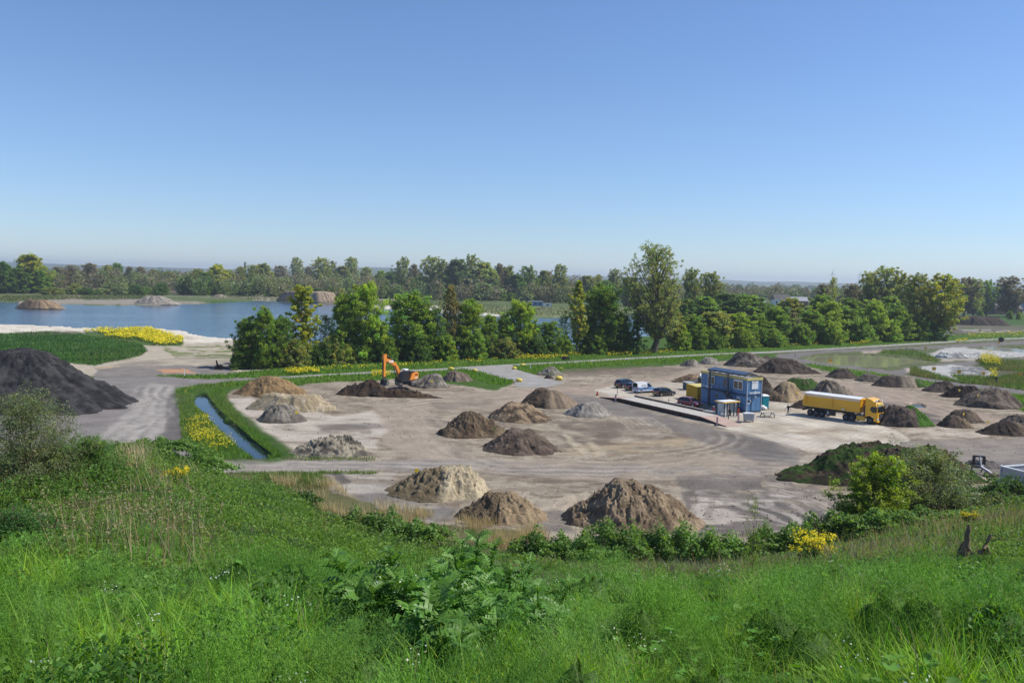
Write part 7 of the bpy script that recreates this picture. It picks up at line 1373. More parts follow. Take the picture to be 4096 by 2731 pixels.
# -- lobed low leaves, white specks of flowers
def fan_leaf(c, sz, az, tilt, lobes=5, depth=0.35):
    n = len(c); m = lobes * 2 + 1; a = np.linspace(-2.5, 2.5, m); rr = np.where(np.arange(m) % 2 == 0, 1 - depth, 1.0); d = np.stack([np.cos(az), np.sin(az), np.zeros(n)], -1); s = np.stack([-np.sin(az), np.cos(az), np.zeros(n)], -1)
    up = np.array([0, 0, 1.0]); dd_ = d * np.cos(tilt)[:, None] + up * np.sin(tilt)[:, None]; nn = -d * np.sin(tilt)[:, None] + up * np.cos(tilt)[:, None]
    V = [c]; 
    for k in range(m): V.append(c + (dd_ * math.cos(a[k]) + s * math.sin(a[k])) * (rr[k] * sz)[:, None] + nn * (0.22 * sz * (1 if k % 2 else 0.3))[:, None])
    V = np.stack(V, 1).reshape(-1, 3); i = np.arange(n)[:, None] * (m + 1); T = np.concatenate([i + np.array([[0, k + 1, k + 2]]) for k in range(m - 1)]); return V, T, m + 1
bag = Bag(); n = 9000; c = hill_pts(n, 2.5, 10, r); f = fbm(c[:, 0] * 0.8 + 15, c[:, 1] * 0.8, 3, 51); q_ = c[:, 0] / np.maximum(c[:, 1], 4.5); c = c[((f + .12 * sstep(.3, .5, -q_)) > 0.55) & off_clump(c)]; n = len(c); c[:, 2] += r.uniform(.03, .32, n)
V, T, m = fan_leaf(c, r.uniform(.015, .042, n), r.uniform(0, 6.28, n), r.uniform(-.3, .9, n), 7, .18); bag.add(V, [], T, np.repeat(colvar(n, (0.12, 0.25, 0.035), r, .35, .1), m, 0)); bag.obj('low_herbs', M_veg, 'low lobed-leaved herbs between the grasses')
bag = Bag(); n = 34; c = hill_pts(n, 3, 9, r, -.5, .65); K = 14; b = np.repeat(c, K, 0) + r.normal(size=(n * K, 3)) * np.array([.05, .05, .025]); b[:, 2] += 0.40
bag.cards(b, r.uniform(.008, .016, n * K), r, colvar(n * K, (0.62, 0.66, 0.58), r, .15), 0.8, 0.9); bag.obj('white_flowers', M_flower, 'sprinkles of tiny white flower heads in the near weeds')

# -- cover of the middle slope: leafy hummocks and rough grass
bag = Bag(); n = 330000; c = hill_pts(n, 9, 66, r, -0.85, 0.85); u = c[:, 0] / c[:, 1]
hum = 0.08 + (0.75 - .45 * sstep(-.15, .0, u)) * sstep(0.45, 0.75, fbm(c[:, 0] * 0.45, c[:, 1] * 0.45, 3, 61)) * sstep(9, 20, c[:, 1]) + 0.2 * fbm(c[:, 0] * 1.6, c[:, 1] * 1.6, 2, 62)
tone = fbm(c[:, 0] * 0.22 + 3, c[:, 1] * 0.22, 3, 63); dryf = sstep(0.50, 0.62, fbm(c[:, 0] * 0.3 + 11, c[:, 1] * 0.3, 3, 64)) * (0.25 + 0.75 * ((u > -0.06) | (c[:, 1] > 34)))
c[:, 2] += hum * (0.55 + 0.45 * r.random(n)); cc = np.where((tone > 0.55)[:, None], colvar(n, (0.125, 0.205, 0.048), r, .3), np.where((tone > 0.42)[:, None], colvar(n, (0.145, 0.245, 0.036), r, .3), colvar(n, (0.090, 0.180, 0.028), r, .3)))
sel = r.random(n) > dryf * 0.75; bag.cards(c[sel], r.uniform(.35, 1.3, sel.sum()) * (0.035 + 0.0022 * c[sel, 1]), r, cc[sel], 0.5, 0.6)
bag.obj('ground_cover', M_veg, 'low leafy plants covering the middle of the slope')
bag = Bag(); n = 120000; c = hill_pts(n, 9, 64, r, -0.85, 0.85); hum = 0.6 * sstep(0.45, 0.75, fbm(c[:, 0] * 0.45, c[:, 1] * 0.45, 3, 61)) * sstep(9, 20, c[:, 1]); c[:, 2] += hum * 0.6
u = c[:, 0] / c[:, 1]; dryf = sstep(0.52, 0.62, fbm(c[:, 0] * 0.3 + 11, c[:, 1] * 0.3, 3, 64)) * (0.2 + 0.8 * ((u > -0.02) | (c[:, 1] > 36))); isd = r.random(n) < dryf * 0.7
cc = colvar(n, (0.12, 0.22, 0.032), r, .35, .1); cc[isd] = colvar(int(isd.sum()), DRY2, r, .25, .05) * 0.75
bag.blades(c, r.uniform(.12, .34, n) * np.where(isd, 1.4, 1), 0.006 + 0.0005 * c[:, 1], r.uniform(0, .6, n), r.uniform(0, 1.2, n), r, cc, 2); bag.obj('rough_grass', M_veg, 'rough green and straw-coloured grass on the middle slope')
# -- pale dry stalks with seed heads on the west slope
bag = Bag(); q = np.concatenate([in_poly_pts([(150, 2110), (700, 2060), (900, 2200), (860, 2330), (300, 2300), (180, 2230)], 260, r), in_poly_pts([(2500, 2230), (3080, 2180), (3100, 2300), (2560, 2330)], 200, r), in_poly_pts([(3330, 2120), (4096, 2040), (4096, 2180), (3800, 2220), (3350, 2230)], 520, r), in_poly_pts([(430, 1900), (800, 1850), (880, 1960), (500, 2010)], 240, r), in_poly_pts([(1230, 2010), (1500, 2100), (1600, 2170), (1300, 2160)], 260, r)])
b = drop(q[:, 0], q[:, 1]); n = len(b); L_ = r.uniform(.5, 1.15, n); az = r.uniform(0, 6.28, n); bag.blades(b, L_, 0.006 + 0.0006 * b[:, 1], r.uniform(0, .35, n), r.uniform(0, .6, n), r, colvar(n, DRY, r, .25), 3, az)
hd = b + np.stack([np.cos(az) * L_ * .3, np.sin(az) * L_ * .3, L_ * .9], -1); hd = np.repeat(hd[: n // 5], 5, 0) + r.normal(size=((n // 5) * 5, 3)) * np.array([.02, .02, .05]); bag.cards(hd, 0.045, r, colvar(len(hd), (0.32, 0.26, 0.16), r, .2), .1, .5)
bag.obj('dry_stalks', M_dry, 'pale dead stalks with seed heads on the slope')
# -- straw-coloured reeds at the foot of the hill
bag = Bag(); r2 = np.random.default_rng(5)
q = np.concatenate([in_poly_pts([(1230, 1925), (1330, 1930), (1420, 2000), (1600, 2030), (1900, 2095), (2130, 2100), (2200, 2160), (2090, 2215), (1700, 2170), (1400, 2100), (1250, 2020)], 15000, r2), in_poly_pts([(1060, 1900), (1200, 1905), (1230, 1990), (1120, 1960)], 1600, r2), in_poly_pts([(470, 1840), (600, 1800), (600, 1860), (480, 1890)], 700, r2)])
b = drop(q[:, 0], q[:, 1]); b = b[fbm(b[:, 0] * .4, b[:, 1] * .4, 3, 77) > r2.uniform(.36, .62, len(b))]; n = len(b); bag.blades(b, r2.uniform(.5, 1.3, n), 0.028, r2.uniform(0, .35, n), r2.uniform(0, .6, n), r2, colvar(n, (0.50, 0.40, 0.24), r2, .25, .06), 2); bag.obj('dry_reeds', M_dry, 'belt of straw-coloured reeds at the foot of the hill')

# -- tufts that break up the mown and wild verges
def verge(name, polys, n, hr, wr, cols, label, yel=0.0):
    rr = np.random.default_rng(len(name) * 31 + n); bag = Bag(); q = np.concatenate([in_poly_pts(p, int(n * k), rr) for p, k in polys]); wv = fbm(q[:, 0] * 0.02, q[:, 1] * 0.06, 3, 3) - 0.5
    b = np.array([tuple(P(x, y)) for x, y in q]); b = b[seg_dist(w2(DITCH_C), b[:, 0], b[:, 1]) > 1.35]; q = q[:len(b)]; wv = fbm(b[:, 0] * .15, b[:, 1] * .15, 3, 3) - .5; m = len(b); b[:, 2] = -0.05; c1 = colvar(m, cols[0], rr, .3, .1); c2 = colvar(m, cols[1], rr, .3, .1); cc = np.where((wv > 0)[:, None], c1, c2)
    bag.blades(b, rr.uniform(*hr, m), rr.uniform(*wr, m), rr.uniform(0, .5, m), rr.uniform(0, .8, m), rr, cc, 1); return bag.obj(name, M_veg, label)
verge('verge_grass', [(VERGE, .5), (VERGE2, .2), (VERGE3, .15), (VERGE4, .15)], 42000, (.25, .8), (.12, .40), ((0.11, 0.215, 0.022), (0.14, 0.235, 0.035)), 'bright green grass of the road verges')
MEADOW = [(-300, 1335), (0, 1333), (180, 1325), (420, 1350), (560, 1372), (590, 1400), (560, 1422), (457, 1442), (380, 1458), (300, 1452), (-300, 1445)]
verge('meadow_grass', [(MEADOW, 1.0)], 18000, (.25, .8), (.15, .5), ((0.075, 0.165, 0.03), (0.05, 0.125, 0.022)), 'lush dark green meadow on the lake bank')
DB1 = [(700, 1555), (800, 1538), (960, 1530), (940, 1548), (880, 1570), (790, 1565), (800, 1600), (860, 1680), (960, 1780), (1030, 1830), (900, 1842), (780, 1800), (725, 1740), (715, 1620)]; DB2 = [(815, 1572), (900, 1560), (905, 1595), (960, 1670), (1060, 1760), (1128, 1826), (1080, 1838), (1040, 1800), (950, 1715), (870, 1640)]
verge('ditch_grass', [(DB1, .6), (DB2, .4)], 16000, (.3, .8), (.06, .16), ((0.105, 0.205, 0.03), (0.13, 0.20, 0.04)), 'green grass on both banks of the ditch')
PONDG = [(3530, 1400), (3640, 1395), (3700, 1415), (3770, 1440), (3740, 1446), (3650, 1425), (3520, 1412)]; PG2 = [(3800, 1500), (3990, 1510), (4096, 1490), (4096, 1560), (3860, 1530)]; PG3 = [(3900, 1440), (4096, 1440), (4096, 1485), (3950, 1478)]; PG4 = [(3640, 1500), (3900, 1540), (3800, 1518), (3660, 1470), (3640, 1475)]
verge('pond_grass', [(PONDG, .08), (PG2, .3), (PG3, .25), (PG4, .15)], 14000, (.4, 1.2), (.12, .35), ((0.10, 0.16, 0.035), (0.14, 0.15, 0.06)), 'rough grass and sedge round the ponds')
SHG = [(700, 1182), (1024, 1182), (1300, 1192), (2048, 1225), (2600, 1230), (2600, 1262), (2048, 1262), (1500, 1215), (1000, 1198)]
verge('shore_grass', [(SHG, .6), ([(0, 1185), (240, 1182), (600, 1182), (640, 1195), (330, 1196), (0, 1203)], .4)], 9000, (.8, 2.2), (.3, .9), ((0.10, 0.13, 0.04), (0.16, 0.15, 0.08)), 'reed and grass fringe of the far shore')
HF = [(900, 1888), (1270, 1886), (1330, 1930), (1250, 1960), (1150, 1950), (1000, 1900)]
verge('roadside_grass', [(HF, .6), ([(1120, 1828), (1500, 1830), (1500, 1840), (1120, 1840)], .1), ([(1270, 1884), (1520, 1886), (1500, 1894), (1280, 1896)], .1)], 5000, (.2, .6), (.05, .12), ((0.11, 0.19, 0.03), (0.15, 0.17, 0.06)), 'grass strip under the lower haul road')

# -- rapeseed in bloom: patches too dense to count
def rape(polys, n, hr, sz, label, name='yellow_rapeseed', green=0.35, dens=0.62, thr=.40):
    rr = np.random.default_rng(n); bag = Bag(); q = np.concatenate([in_poly_pts(p, int(n * k), rr) for p, k in polys]); m = len(q); b = np.array([tuple(P(x, y)) for x, y in q]); b = b[seg_dist(w2(DITCH_C), b[:, 0], b[:, 1]) > 1.9]; cl = fbm(b[:, 0] * 0.35, b[:, 1] * 0.35, 3, 71); k_ = cl * .6 + .4 * fbm(b[:, 0] * 1.3, b[:, 1] * 1.3, 2, 72) > thr; b = b[k_]; cl = cl[k_]; m = len(b); k2 = rr.random(m) < dens; b = b[k2]; cl = cl[k2]; m = len(b); K = 4
    h = rr.uniform(*hr, m) * (0.6 + cl); top = np.repeat(b, K, 0) + rr.normal(size=(m * K, 3)) * np.array([.22, .22, .10]); top[:, 2] += np.repeat(h, K)
    bag.cards(top, rr.uniform(.6, 1.4, m * K) * sz, rr, colvar(m * K, YEL, rr, .2, .03), .7, .8); low = np.repeat(b, 3, 0) + rr.normal(size=(m * 3, 3)) * np.array([.25, .25, .1]); low[:, 2] += np.repeat(h * .5, 3); bag.cards(low, sz * 1.4, rr, colvar(m * 3, (0.06, 0.12, 0.02), rr, .3), .3, .5)
    return bag.obj(name, M_flower, label)
rape([([(322, 1332), (420, 1315), (480, 1318), (600, 1315), (660, 1335), (735, 1360), (725, 1380), (640, 1384), (560, 1362), (430, 1352), (400, 1332)], 1.0)], 3800, (.5, 1.2), .36, 'solid yellow bloom of rapeseed at the edge of the lakeside meadow', dens=.6, thr=.42)
rape([([(740, 1690), (800, 1650), (850, 1670), (900, 1700), (940, 1745), (965, 1790), (900, 1815), (820, 1805), (765, 1780)], .8), ([(735, 1570), (775, 1565), (790, 1590), (760, 1600)], .1), ([(750, 1670), (850, 1640), (860, 1665), (780, 1700)], .15)], 2000, (.4, 1.1), .12, 'clouds of yellow rapeseed on the ditch bank', dens=.5, thr=.46)
rape([([(2050, 1428), (2250, 1424), (2270, 1434), (2060, 1440)], .3), ([(2270, 1412), (2320, 1410), (2330, 1420), (2280, 1422)], .08), ([(2420, 1416), (2700, 1402), (2705, 1414), (2430, 1426)], .3), ([(2860, 1390), (3072, 1376), (3180, 1374), (3180, 1384), (2870, 1398)], .25), ([(3170, 1372), (3280, 1368), (3280, 1380), (3170, 1384)], .15)], 1000, (.3, .8), .26, 'yellow flower streaks along the main road verge')
rape([([(1135, 1490), (1275, 1482), (1280, 1494), (1140, 1500)], .3), ([(1490, 1496), (1560, 1494), (1560, 1510), (1490, 1512)], .25), ([(1200, 1478), (1700, 1455), (1990, 1440), (2000, 1450), (1700, 1466), (1210, 1490)], .25), ([(3400, 1375), (3480, 1372), (3480, 1378), (3400, 1380)], .1), ([(3870, 1335), (4096, 1325), (4096, 1345), (3880, 1355)], .4), ([(3825, 1362), (3870, 1360), (3870, 1368), (3826, 1370)], .1)], 1100, (.4, 1.0), .24, 'loose yellow flowers dotted through the verges')
rape([([(3915, 1440), (3960, 1436), (4000, 1450), (4005, 1470), (3960, 1474), (3925, 1460)], .8), ([(3955, 1510), (3985, 1508), (3985, 1530), (3955, 1530)], .2)], 700, (.9, 2.2), .25, 'bright yellow bushes of rapeseed above the chalky pit')

# ---------------------------------------------------------------- bramble thickets and bushes on the slope
def hill_spot(x, y, Y): p = PY(x, y, Y); return Vector((p.x, Y, float(hz(p.x, Y))))
def thicket(x, yt, wpx, Y, label, col=(0.150, 0.255, 0.062), n=9000, ls=0.17, dep=0.45, hmin=1.0, name='bramble_bush', group='bramble thickets along the slope', low=0.35, nb_=11, hmax=None):
    rr = np.random.default_rng(int(x + Y * 7)); p = hill_spot(x, yt, Y); h = max(hmin, PY(x, yt, Y).z - p.z)
    if hmax: h = min(h, hmax)
    h *= 1.12; n = int(n * 1.5); W = wpx / 4 * Y / F * 1.15; o = empty(name, label, 'bush', p, 0, group); cs = []
    for k in range(nb_):
        fx = (k + rr.uniform(.2, .8)) / nb_ * 2 - 1; cx = fx * W / 2 * 0.9; cy = rr.uniform(-1, 1) * W * dep * 0.25; hh = h * (1 - 0.30 * abs(fx) ** 2) * rr.uniform(.9, 1.22); R_ = W / nb_ * rr.uniform(1.1, 1.8) + 0.4
        m = n // nb_; d = rr.normal(size=(m, 3)); d /= np.linalg.norm(d, axis=1, keepdims=True); d[:, 2] = np.abs(d[:, 2]) * 1.0 - 0.12; lump = 1 + 0.22 * np.sin(d[:, 0:1] * 6 + k) * np.cos(d[:, 2:3] * 5 + k) + 0.14 * np.sin(d[:, 1:2] * 11 + k * 3)
        cs.append(np.array([cx, cy, 0]) + d * np.array([R_, R_ * 0.9, hh]) * lump * rr.uniform(.82, 1.03, (m, 1)))
    c = np.concatenate(cs); gz = hz(c[:, 0] + p.x, c[:, 1] + p.y) - p.z; c[:, 2] = np.maximum(c[:, 2] + np.clip(gz, -1.5, 1.5) * (c[:, 2] < h * .5), gz + 0.05)
    V, Q = cards(c, ls * rr.uniform(.6, 1.3, len(c)), rr, 0.5, 0.65); link('leaves', np_mesh('leaves', V, Q, np.repeat(colvar(len(c), col, rr, .35, .08), 4, 0)), M_veg, o)
    pth = []
    for k in range(26): a = rr.uniform(-1, 1) * W / 2; z0_ = float(hz(a + p.x, p.y)) - p.z; pth.append((np.array([[a, 0, z0_ - .1], [a + rr.normal() * .15 * min(1, h / 2), rr.normal() * .15, z0_ + h * .5], [a + rr.normal() * .3 * min(1, h / 2), rr.normal() * .3 * min(1, h / 2), z0_ + h * rr.uniform(.8, 1.1)]]), np.array([.02, .015, .006])))
    V, Q = tubes_np(pth, 4); link('stem', np_mesh('stem', V, Q), M_twig, o); return o
def _noop(): pass
thicket(1490, 2062, 270, 44, 'round bramble thicket below the straw reeds, west of the thistle'); thicket(1670, 2098, 220, 42, 'low bramble thicket just behind the thistle, beside the reeds', n=6000)
thicket(2250, 2150, 330, 42, 'bramble thicket between thistle and tall peaked mound', n=12000); thicket(2530, 2118, 380, 44, 'largest bramble thicket, in front of the tall peaked mound', n=15000); thicket(2840, 2132, 330, 44, 'bramble thicket west of the slim sapling', n=11000)
thicket(3150, 2120, 260, 44, 'bramble thicket behind the yellow flowering plant', n=8000); thicket(3330, 2075, 300, 46, 'bramble thicket west of the yellow-green shrub', n=10000); thicket(3600, 2045, 440, 44, 'long bramble thicket beneath the grey willow bush', n=15000)
thicket(3880, 1990, 420, 50, 'dark bramble thicket below the drawbar frame', n=13000, col=(0.08, 0.15, 0.04)); thicket(4060, 1930, 330, 56, 'bramble thicket hiding the foot of the loading box', n=11000, col=(0.09, 0.17, 0.045)); thicket(3720, 1985, 260, 52, 'dark thicket right under the mossy mound end', n=8000, col=(0.07, 0.13, 0.04))
thicket(640, 1772, 330, 56, 'leafy thicket on the crest above the haul road', n=12000, hmin=0.8); thicket(800, 1835, 240, 56, 'low thicket stepping down the crest toward the reeds', n=8000, hmin=0.5); thicket(1220, 2040, 90, 48, 'small dark bush alone on the west slope', n=2500, col=(0.07, 0.13, 0.03), hmin=.8)
thicket(230, 1935, 460, 28, 'dark hawthorn thicket under the grey-green willow bush', n=12000, col=(0.09, 0.18, 0.035), ls=.10, hmin=1.1)
thicket(30, 2060, 320, 14, 'soft mound of dark feathery herbs at the west frame', n=16000, col=(0.07, 0.16, 0.04), ls=.035, hmin=.5, name='herb_bush', hmax=0.9)

def bush(x, yt, yb, wpx, Y, label, col, H=5.0, R=2.6, nb=60, cpb=7, lpc=9, ls=0.09, steep=2.2, clr=0.12, z0=0.05, stems=6, prof='shrub', name='willow_bush', tilt=0.0, seed=1, tr=0.07, cat='bush', bark=None):
    p = hill_spot(x, yb, Y); h = PY(x, yt, Y).z - p.z; W = wpx / 4 * Y / F
    wood, leaves = tree_mesh('shrub', 300 + seed, H=H, R=R, z0=z0, nb=nb, cpb=cpb, lpc=lpc, ls=ls, steep=steep, tr=tr, clr=clr, fill=0.05, stems=stems, prof=prof, lv=.25)
    o = empty(name, label, cat, p, 0); o.scale = (W / (2 * R * 1.05),) * 2 + (h / H,); o.rotation_euler = (0, tilt, 0); link('stem', wood, bark or M_twig, o); link('leaves', leaves, col, o); return o
LEAF['wil'] = leaf_mat('leaves_willow', (0.19, 0.23, 0.105), trans=.35); LEAF['feath'] = leaf_mat('leaves_feather', (0.11, 0.20, 0.045), trans=.4); LEAF['lime'] = leaf_mat('leaves_lime', (0.21, 0.29, 0.03), trans=.42)
bush(110, 1580, 2010, 560, 26, 'big grey-green twiggy willow bush on the west crest', LEAF['wil'], nb=110, cpb=9, lpc=42, ls=.10, H=6.5, R=3.6, steep=1.8, seed=1, stems=9)
bush(330, 1745, 2000, 340, 27, 'dark feathery bush leaning east beside the big willow bush', LEAF['feath'], nb=90, cpb=8, lpc=48, ls=.10, H=4.2, R=2.2, seed=2, tilt=0.25, name='feathery_bush')
bush(3470, 1822, 2110, 380, 47, 'yellow-green shrub with upright shoots before the mossy mound', LEAF['lime'], nb=70, cpb=8, lpc=40, ls=.14, H=5, R=2.2, seed=3, tilt=0.18, name='upright_shrub')
bush(3700, 1800, 2080, 520, 50, 'airy grey willow bush in front of the mossy mound', LEAF['wil'], nb=110, cpb=9, lpc=36, ls=.11, H=5, R=3.0, seed=4)
bush(3000, 1968, 2300, 110, 20, 'slim sapling with a few yellow-green leaves on the slope', LEAF['lime'], nb=16, cpb=5, lpc=12, ls=.06, H=3.2, R=.7, seed=5, stems=2, tr=.03, name='young_sapling', clr=.2, z0=.25, cat='sapling')
bush(3666, 1745, 1800, 60, 62, 'tiny grey sapling sprouting on top of the mossy mound', LEAF['wil'], nb=12, cpb=4, lpc=4, ls=.1, H=2.5, R=.8, seed=6, stems=3, tr=.03, name='young_sapling', cat='sapling').location = (MOUND['big dark mound overgrown with moss and grass beside the lower road'].location.x + 1.6, MOUND['big dark mound overgrown with moss and grass beside the lower road'].location.y, 2.6)

for o in list(C.objects):
    if o.get('label', '').startswith('tiny grey sapling'): o.scale = (1.2, 1.2, 1.0)
# rapeseed plants one can tell apart
def rape_plant(x, yt, wpx, Y, label, n=900, sz=.03):
    p = hill_spot(x, yt, Y); h = max(.5, PY(x, yt, Y).z - p.z); W = wpx / 4 * Y / F; rr = np.random.default_rng(int(x)); o = empty('rapeseed_plant', label, 'flowering plant', p, 0, 'rapeseed plants in bloom on the slope'); k = 60
    b0 = rr.normal(size=(k, 3)) * np.array([W * .10, W * .10, 0]); t0 = b0 + np.stack([rr.uniform(-.5, .5, k) * W, rr.uniform(-.4, .4, k) * W, h * rr.uniform(.6, 1, k)], -1); V, Q = tubes_np([(np.stack([a, (a + b) / 2 + [0, 0, .08], b]), np.array([.012, .008, .004])) for a, b in zip(b0, t0)], 4); link('stem', np_mesh('stem', V, Q, np.tile([(0.07, 0.14, 0.03)], (len(V), 1))), M_veg, o)
    c = np.repeat(t0, n // k, 0) + rr.normal(size=(n // k * k, 3)) * .05 * (W / 1.2); V, Q = cards(c, sz * rr.uniform(.7, 1.4, len(c)), rr, .5, .9); link('blossom', np_mesh('blossom', V, Q, np.repeat(colvar(len(c), YEL, rr, .2, .03), 4, 0)), M_flower, o)
    c = np.repeat(b0 * .5 + t0 * .5, 8, 0) + rr.normal(size=(k * 8, 3)) * .1; V, Q = cards(c, sz * 2, rr); link('leaves', np_mesh('leaves', V, Q, np.repeat(colvar(len(c), (0.05, 0.11, 0.03), rr), 4, 0)), M_veg, o)
rape_plant(702, 1873, 84, 34, 'yellow rapeseed plant below the crest thicket', n=1200, sz=.05); rape_plant(3250, 2132, 150, 26, 'broad yellow rapeseed plant between near grass and brambles', n=1100, sz=.05); rape_plant(3880, 2046, 60, 36, 'small yellow rapeseed plant above the gnarled stumps', n=500, sz=.045)

# gnarled stumps
M_stump = paint('stump_wood', (0.24, 0.17, 0.10), .9, var=.5, scale=12)
def stump(x, yb, yt, Y, lean, label):
    Y = float(drop([x], [yb + 30])[0][1])
    p = hill_spot(x, yb, Y); h = max(.3, PY(x, yt, Y).z - p.z); o = empty('gnarled_stump', label, 'stump', p, 0); rr = np.random.default_rng(int(x)); z = np.linspace(0, h, 9)
    V, Q = tubes_np([(np.stack([lean * z + rr.normal(size=9) * .012, rr.normal(size=9) * .012, z], -1), np.array([.11, .10, .085, .07, .06, .055, .05, .05, .03]) * h / .75)], 10); link('trunk', np_mesh('trunk', V, Q, smooth=True), M_stump, o)
    for k in range(9): a = rr.uniform(0, 6.28); r0 = .09 * h / .75; z1 = rr.uniform(.3, .7) * h; V, Q = tubes_np([(np.array([[lean * z1, 0, z1], [lean * z1 + math.cos(a) * r0 * 1.4, math.sin(a) * r0 * 1.4, z1 * .6], [math.cos(a) * r0 * 1.7, math.sin(a) * r0 * 1.7, 0.0]]), np.array([.015, .02, .012]))], 5); link('root', np_mesh('root', V, Q, smooth=True), M_stump, o)
stump(3858, 2220, 2098, 24, .05, 'upright gnarled stump with a pale rounded top'); stump(3912, 2215, 2134, 23, .42, 'shorter gnarled stump leaning east, with a torn tip')

# ---------------------------------------------------------------- thistles
def thistle_leaf(L, rr, pairs=7):
    """pinnately lobed, spine-tipped leaf: midrib along +x, arched; returns verts, tris, colours"""
    V = []; T = []; Cc_ = []; lift = rr.uniform(.05, .5); droop = rr.uniform(.5, 1.3)
    def mid(t): return np.array([L * t * (1 - .12 * droop * t), 0, L * (lift * t - droop * .45 * t * t)])
    prof_ = lambda t: L * 0.30 * (math.sin(math.pi * min(1, t * .92 + .06)) ** 0.75)
    for s in (-1, 1):
        for k in range(pairs):
            t0, t1, t2 = k / pairs, (k + .45) / pairs, (k + .95) / pairs; w = prof_((k + .6) / pairs) * rr.uniform(.75, 1.15); tip = mid(min(1, (k + 1.05) / pairs)) + np.array([0, s * w, w * rr.uniform(.05, .5)])
            i = len(V); a = mid(t0); b = mid(t1) + np.array([L * -.01, s * w * .42, w * .25]); c = mid(min(1, t2)); d = mid((k + .85) / pairs) + np.array([L * .02, s * w * .5, w * .22]); e = mid((k + .5) / pairs) + np.array([-L * .02, s * w * .85, w * .45])
            V += [a, b, tip, d, c, e]; T += [(i, i + 1, i + 4), (i + 1, i + 3, i + 4), (i + 1, i + 2, i + 3), (i + 1, i + 5, i + 2)]; v = rr.uniform(.8, 1.2); Cc_ += [(1.25, 1.2, 1.5)] + [(v, v, v)] * 5
    i = len(V); V += [mid((pairs - .5) / pairs) + np.array([0, L * .04, 0]), mid((pairs - .5) / pairs) - np.array([0, L * .04, 0]), mid(1.12)]; T += [(i, i + 1, i + 2)]; Cc_ += [(1, 1, 1)] * 3
    return np.array(V), np.array(T), np.array(Cc_)
M_thistle = leaf_mat('thistle_leaf', (0.115, 0.235, 0.036), trans=.22, rough=.45, spec=.3)
def thistle(x, Y, h, label, n=46, Ls=(.16, .34), spread=.4, stems=5, seed=1):
    p = hill_spot(x, 2300, Y); rr = np.random.default_rng(400 + seed); o = empty('thistle_plant', label, 'thistle', p, 0, 'thistles with jagged leaves'); pth = []; VV = []; TT = []; CC_ = []; off = 0
    for s in range(stems):
        a = rr.uniform(0, 6.28); q = spread * rr.uniform(.1, 1) * (s > 0); b0 = np.array([math.cos(a) * q * .5, math.sin(a) * q * .5, -.05]); hs_ = h * rr.uniform(.65, 1.0) if s else h; t1 = np.array([math.cos(a) * q * 1.2, math.sin(a) * q * 1.2, hs_]); m_ = (b0 + t1) / 2 + rr.normal(size=3) * .02
        pth.append((np.stack([b0, m_, t1]), np.array([.014, .011, .005])))
        for k in range(n // stems):
            f = (k + rr.random()) / (n // stems); L_ = rr.uniform(*Ls) * (1.15 - .75 * f); V, T, c = thistle_leaf(L_, rr); az = k * 2.4 + rr.normal() * .3; ti = (-.15 + 1.0 * f * rr.uniform(.5, 1.2)); roll = rr.normal() * .35
            Rm = np.array((Matrix.Rotation(az, 3, 'Z') @ Matrix.Rotation(-ti, 3, 'Y') @ Matrix.Rotation(roll, 3, 'X'))); base = b0 * (1 - f) ** 2 + 2 * f * (1 - f) * m_ + f * f * t1; base[2] = max(base[2], .03)
            VV.append(V @ Rm.T + base); TT.append(T + off); off += len(V); CC_.append(c * rr.uniform(.8, 1.2) * np.array([1 - .25 * (1 - f), 1, 1.0]))
    link('foliage', np_mesh('foliage', np.concatenate(VV), np.concatenate(TT), np.concatenate(CC_)), M_thistle, o); V, Q = tubes_np(pth, 6); link('stem', np_mesh('stem', V, Q, np.tile([(.9, 1, .7)], (len(V), 1))), M_thistle, o); return o
thistle(1560, 5.6, .52, 'tall-stemmed thistle on the west side of the thistle clump', n=170, seed=1, Ls=(.2, .40)); thistle(1850, 6.1, .62, 'tallest thistle of the clump, its shoot standing against the reeds', n=190, seed=2, stems=7, Ls=(.18, .38)); thistle(2040, 6.3, .50, 'thistle on the east side of the clump', n=170, seed=3, Ls=(.18, .38))
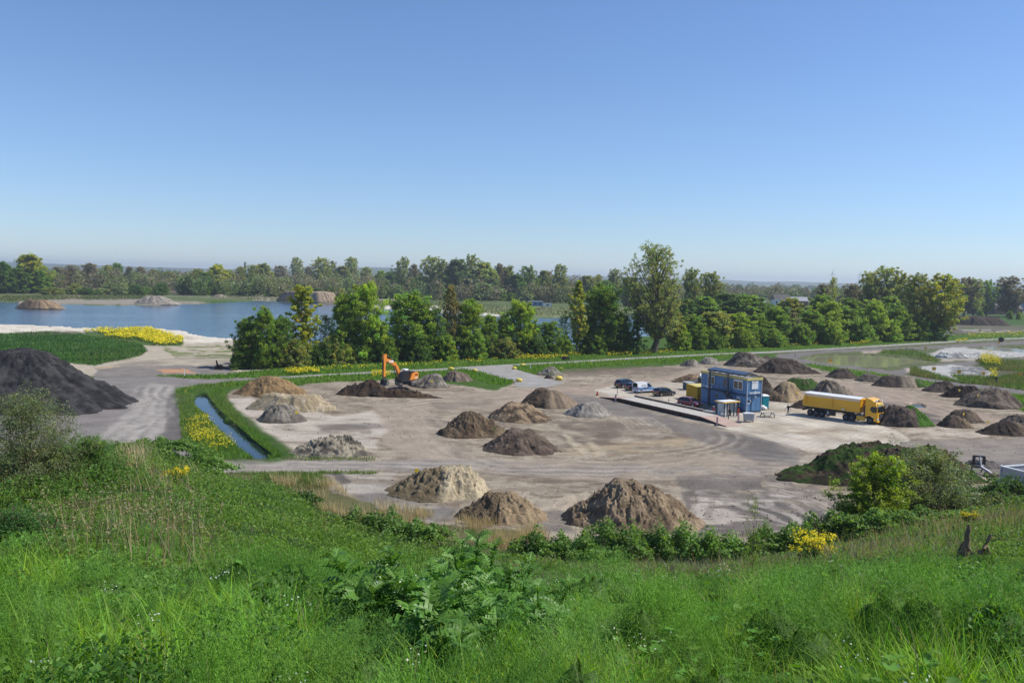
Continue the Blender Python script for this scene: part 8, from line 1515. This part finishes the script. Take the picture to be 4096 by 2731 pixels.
thistle(1710, 4.6, .36, 'low thistle with the largest pale-ribbed leaves, in front of the clump', n=90, Ls=(.26, .46), seed=4, stems=4); thistle(1430, 5.2, .38, 'small dark thistle in the shade at the west foot of the clump', n=90, seed=5, stems=5, Ls=(.2, .36)); thistle(1960, 5.0, .36, 'spreading thistle low in the middle of the clump', n=120, seed=6, Ls=(.2, .40)); thistle(2150, 5.4, .42, 'small thistle fading into the grass east of the clump', n=90, seed=7)
thistle(1760, 5.4, .48, 'dense leafy thistle filling the centre of the clump', n=190, seed=8, stems=8, spread=.55, Ls=(.2, .40))

# ---------------------------------------------------------------- small yellow flags stuck in the mounds
bpy.context.view_layer.update(); dg_ = bpy.context.evaluated_depsgraph_get()
for i, (x, y, lb) in enumerate([(1180, 1659, 'yellow marker flag in the small grey gravel mound'), (1658, 1895, 'yellow marker flag in the two-tone mound'), (1723, 1531, 'yellow marker flag in the mound behind the excavator'), (3184, 1576, 'yellow marker flag in the golden sand mound'), (3834, 1567, 'yellow marker flag in the blackest mound'), (3908, 1589, 'yellow marker flag in the broad layered mound'), (3850, 1664, 'yellow marker flag between the twin cones of the east yard'), (3948, 1695, 'yellow marker flag at the steep-cut mound')]):
    d = Vector(ray(x, y)).normalized(); org = Vector((0, 0, H0)) + d * 62; ok, loc, nn, ii, ob, mm = SC.ray_cast(dg_, org, d)
    if ok:
        o = empty('marker_flag', lb, 'marker flag', loc, 0.3, 'yellow marker flags in the mounds'); m = MB(); m.cyl((0, 0, -.3), (0, 0, .55), .025, 6); m.build('stake', M_wood, o); m = MB(); m.box(.0, .38, -.012, .012, .2, .55); m.build('flag', paint('flag_yellow', (0.85, .6, .02), .6) if i == 0 else bpy.data.materials['flag_yellow'], o)

# ---------------------------------------------------------------- the air: far things fade to blue
m, nt, b = new_mat('haze_air'); nt.nodes.remove(b); pv_ = N(nt, 'ShaderNodeVolumePrincipled'); pv_.inputs['Color'].default_value = (0.80, 0.90, 1.0, 1); pv_.inputs['Density'].default_value = 0.00013; pv_.inputs['Anisotropy'].default_value = 0.2
nt.links.new(pv_.outputs[0], nt.nodes['Material Output'].inputs['Volume'])
mb = MB(); mb.box(-60000, 60000, -400, 13500, -4, 110); o = mb.build('haze', m); tag(o, 'thin blue haze in the air', kind='stuff')
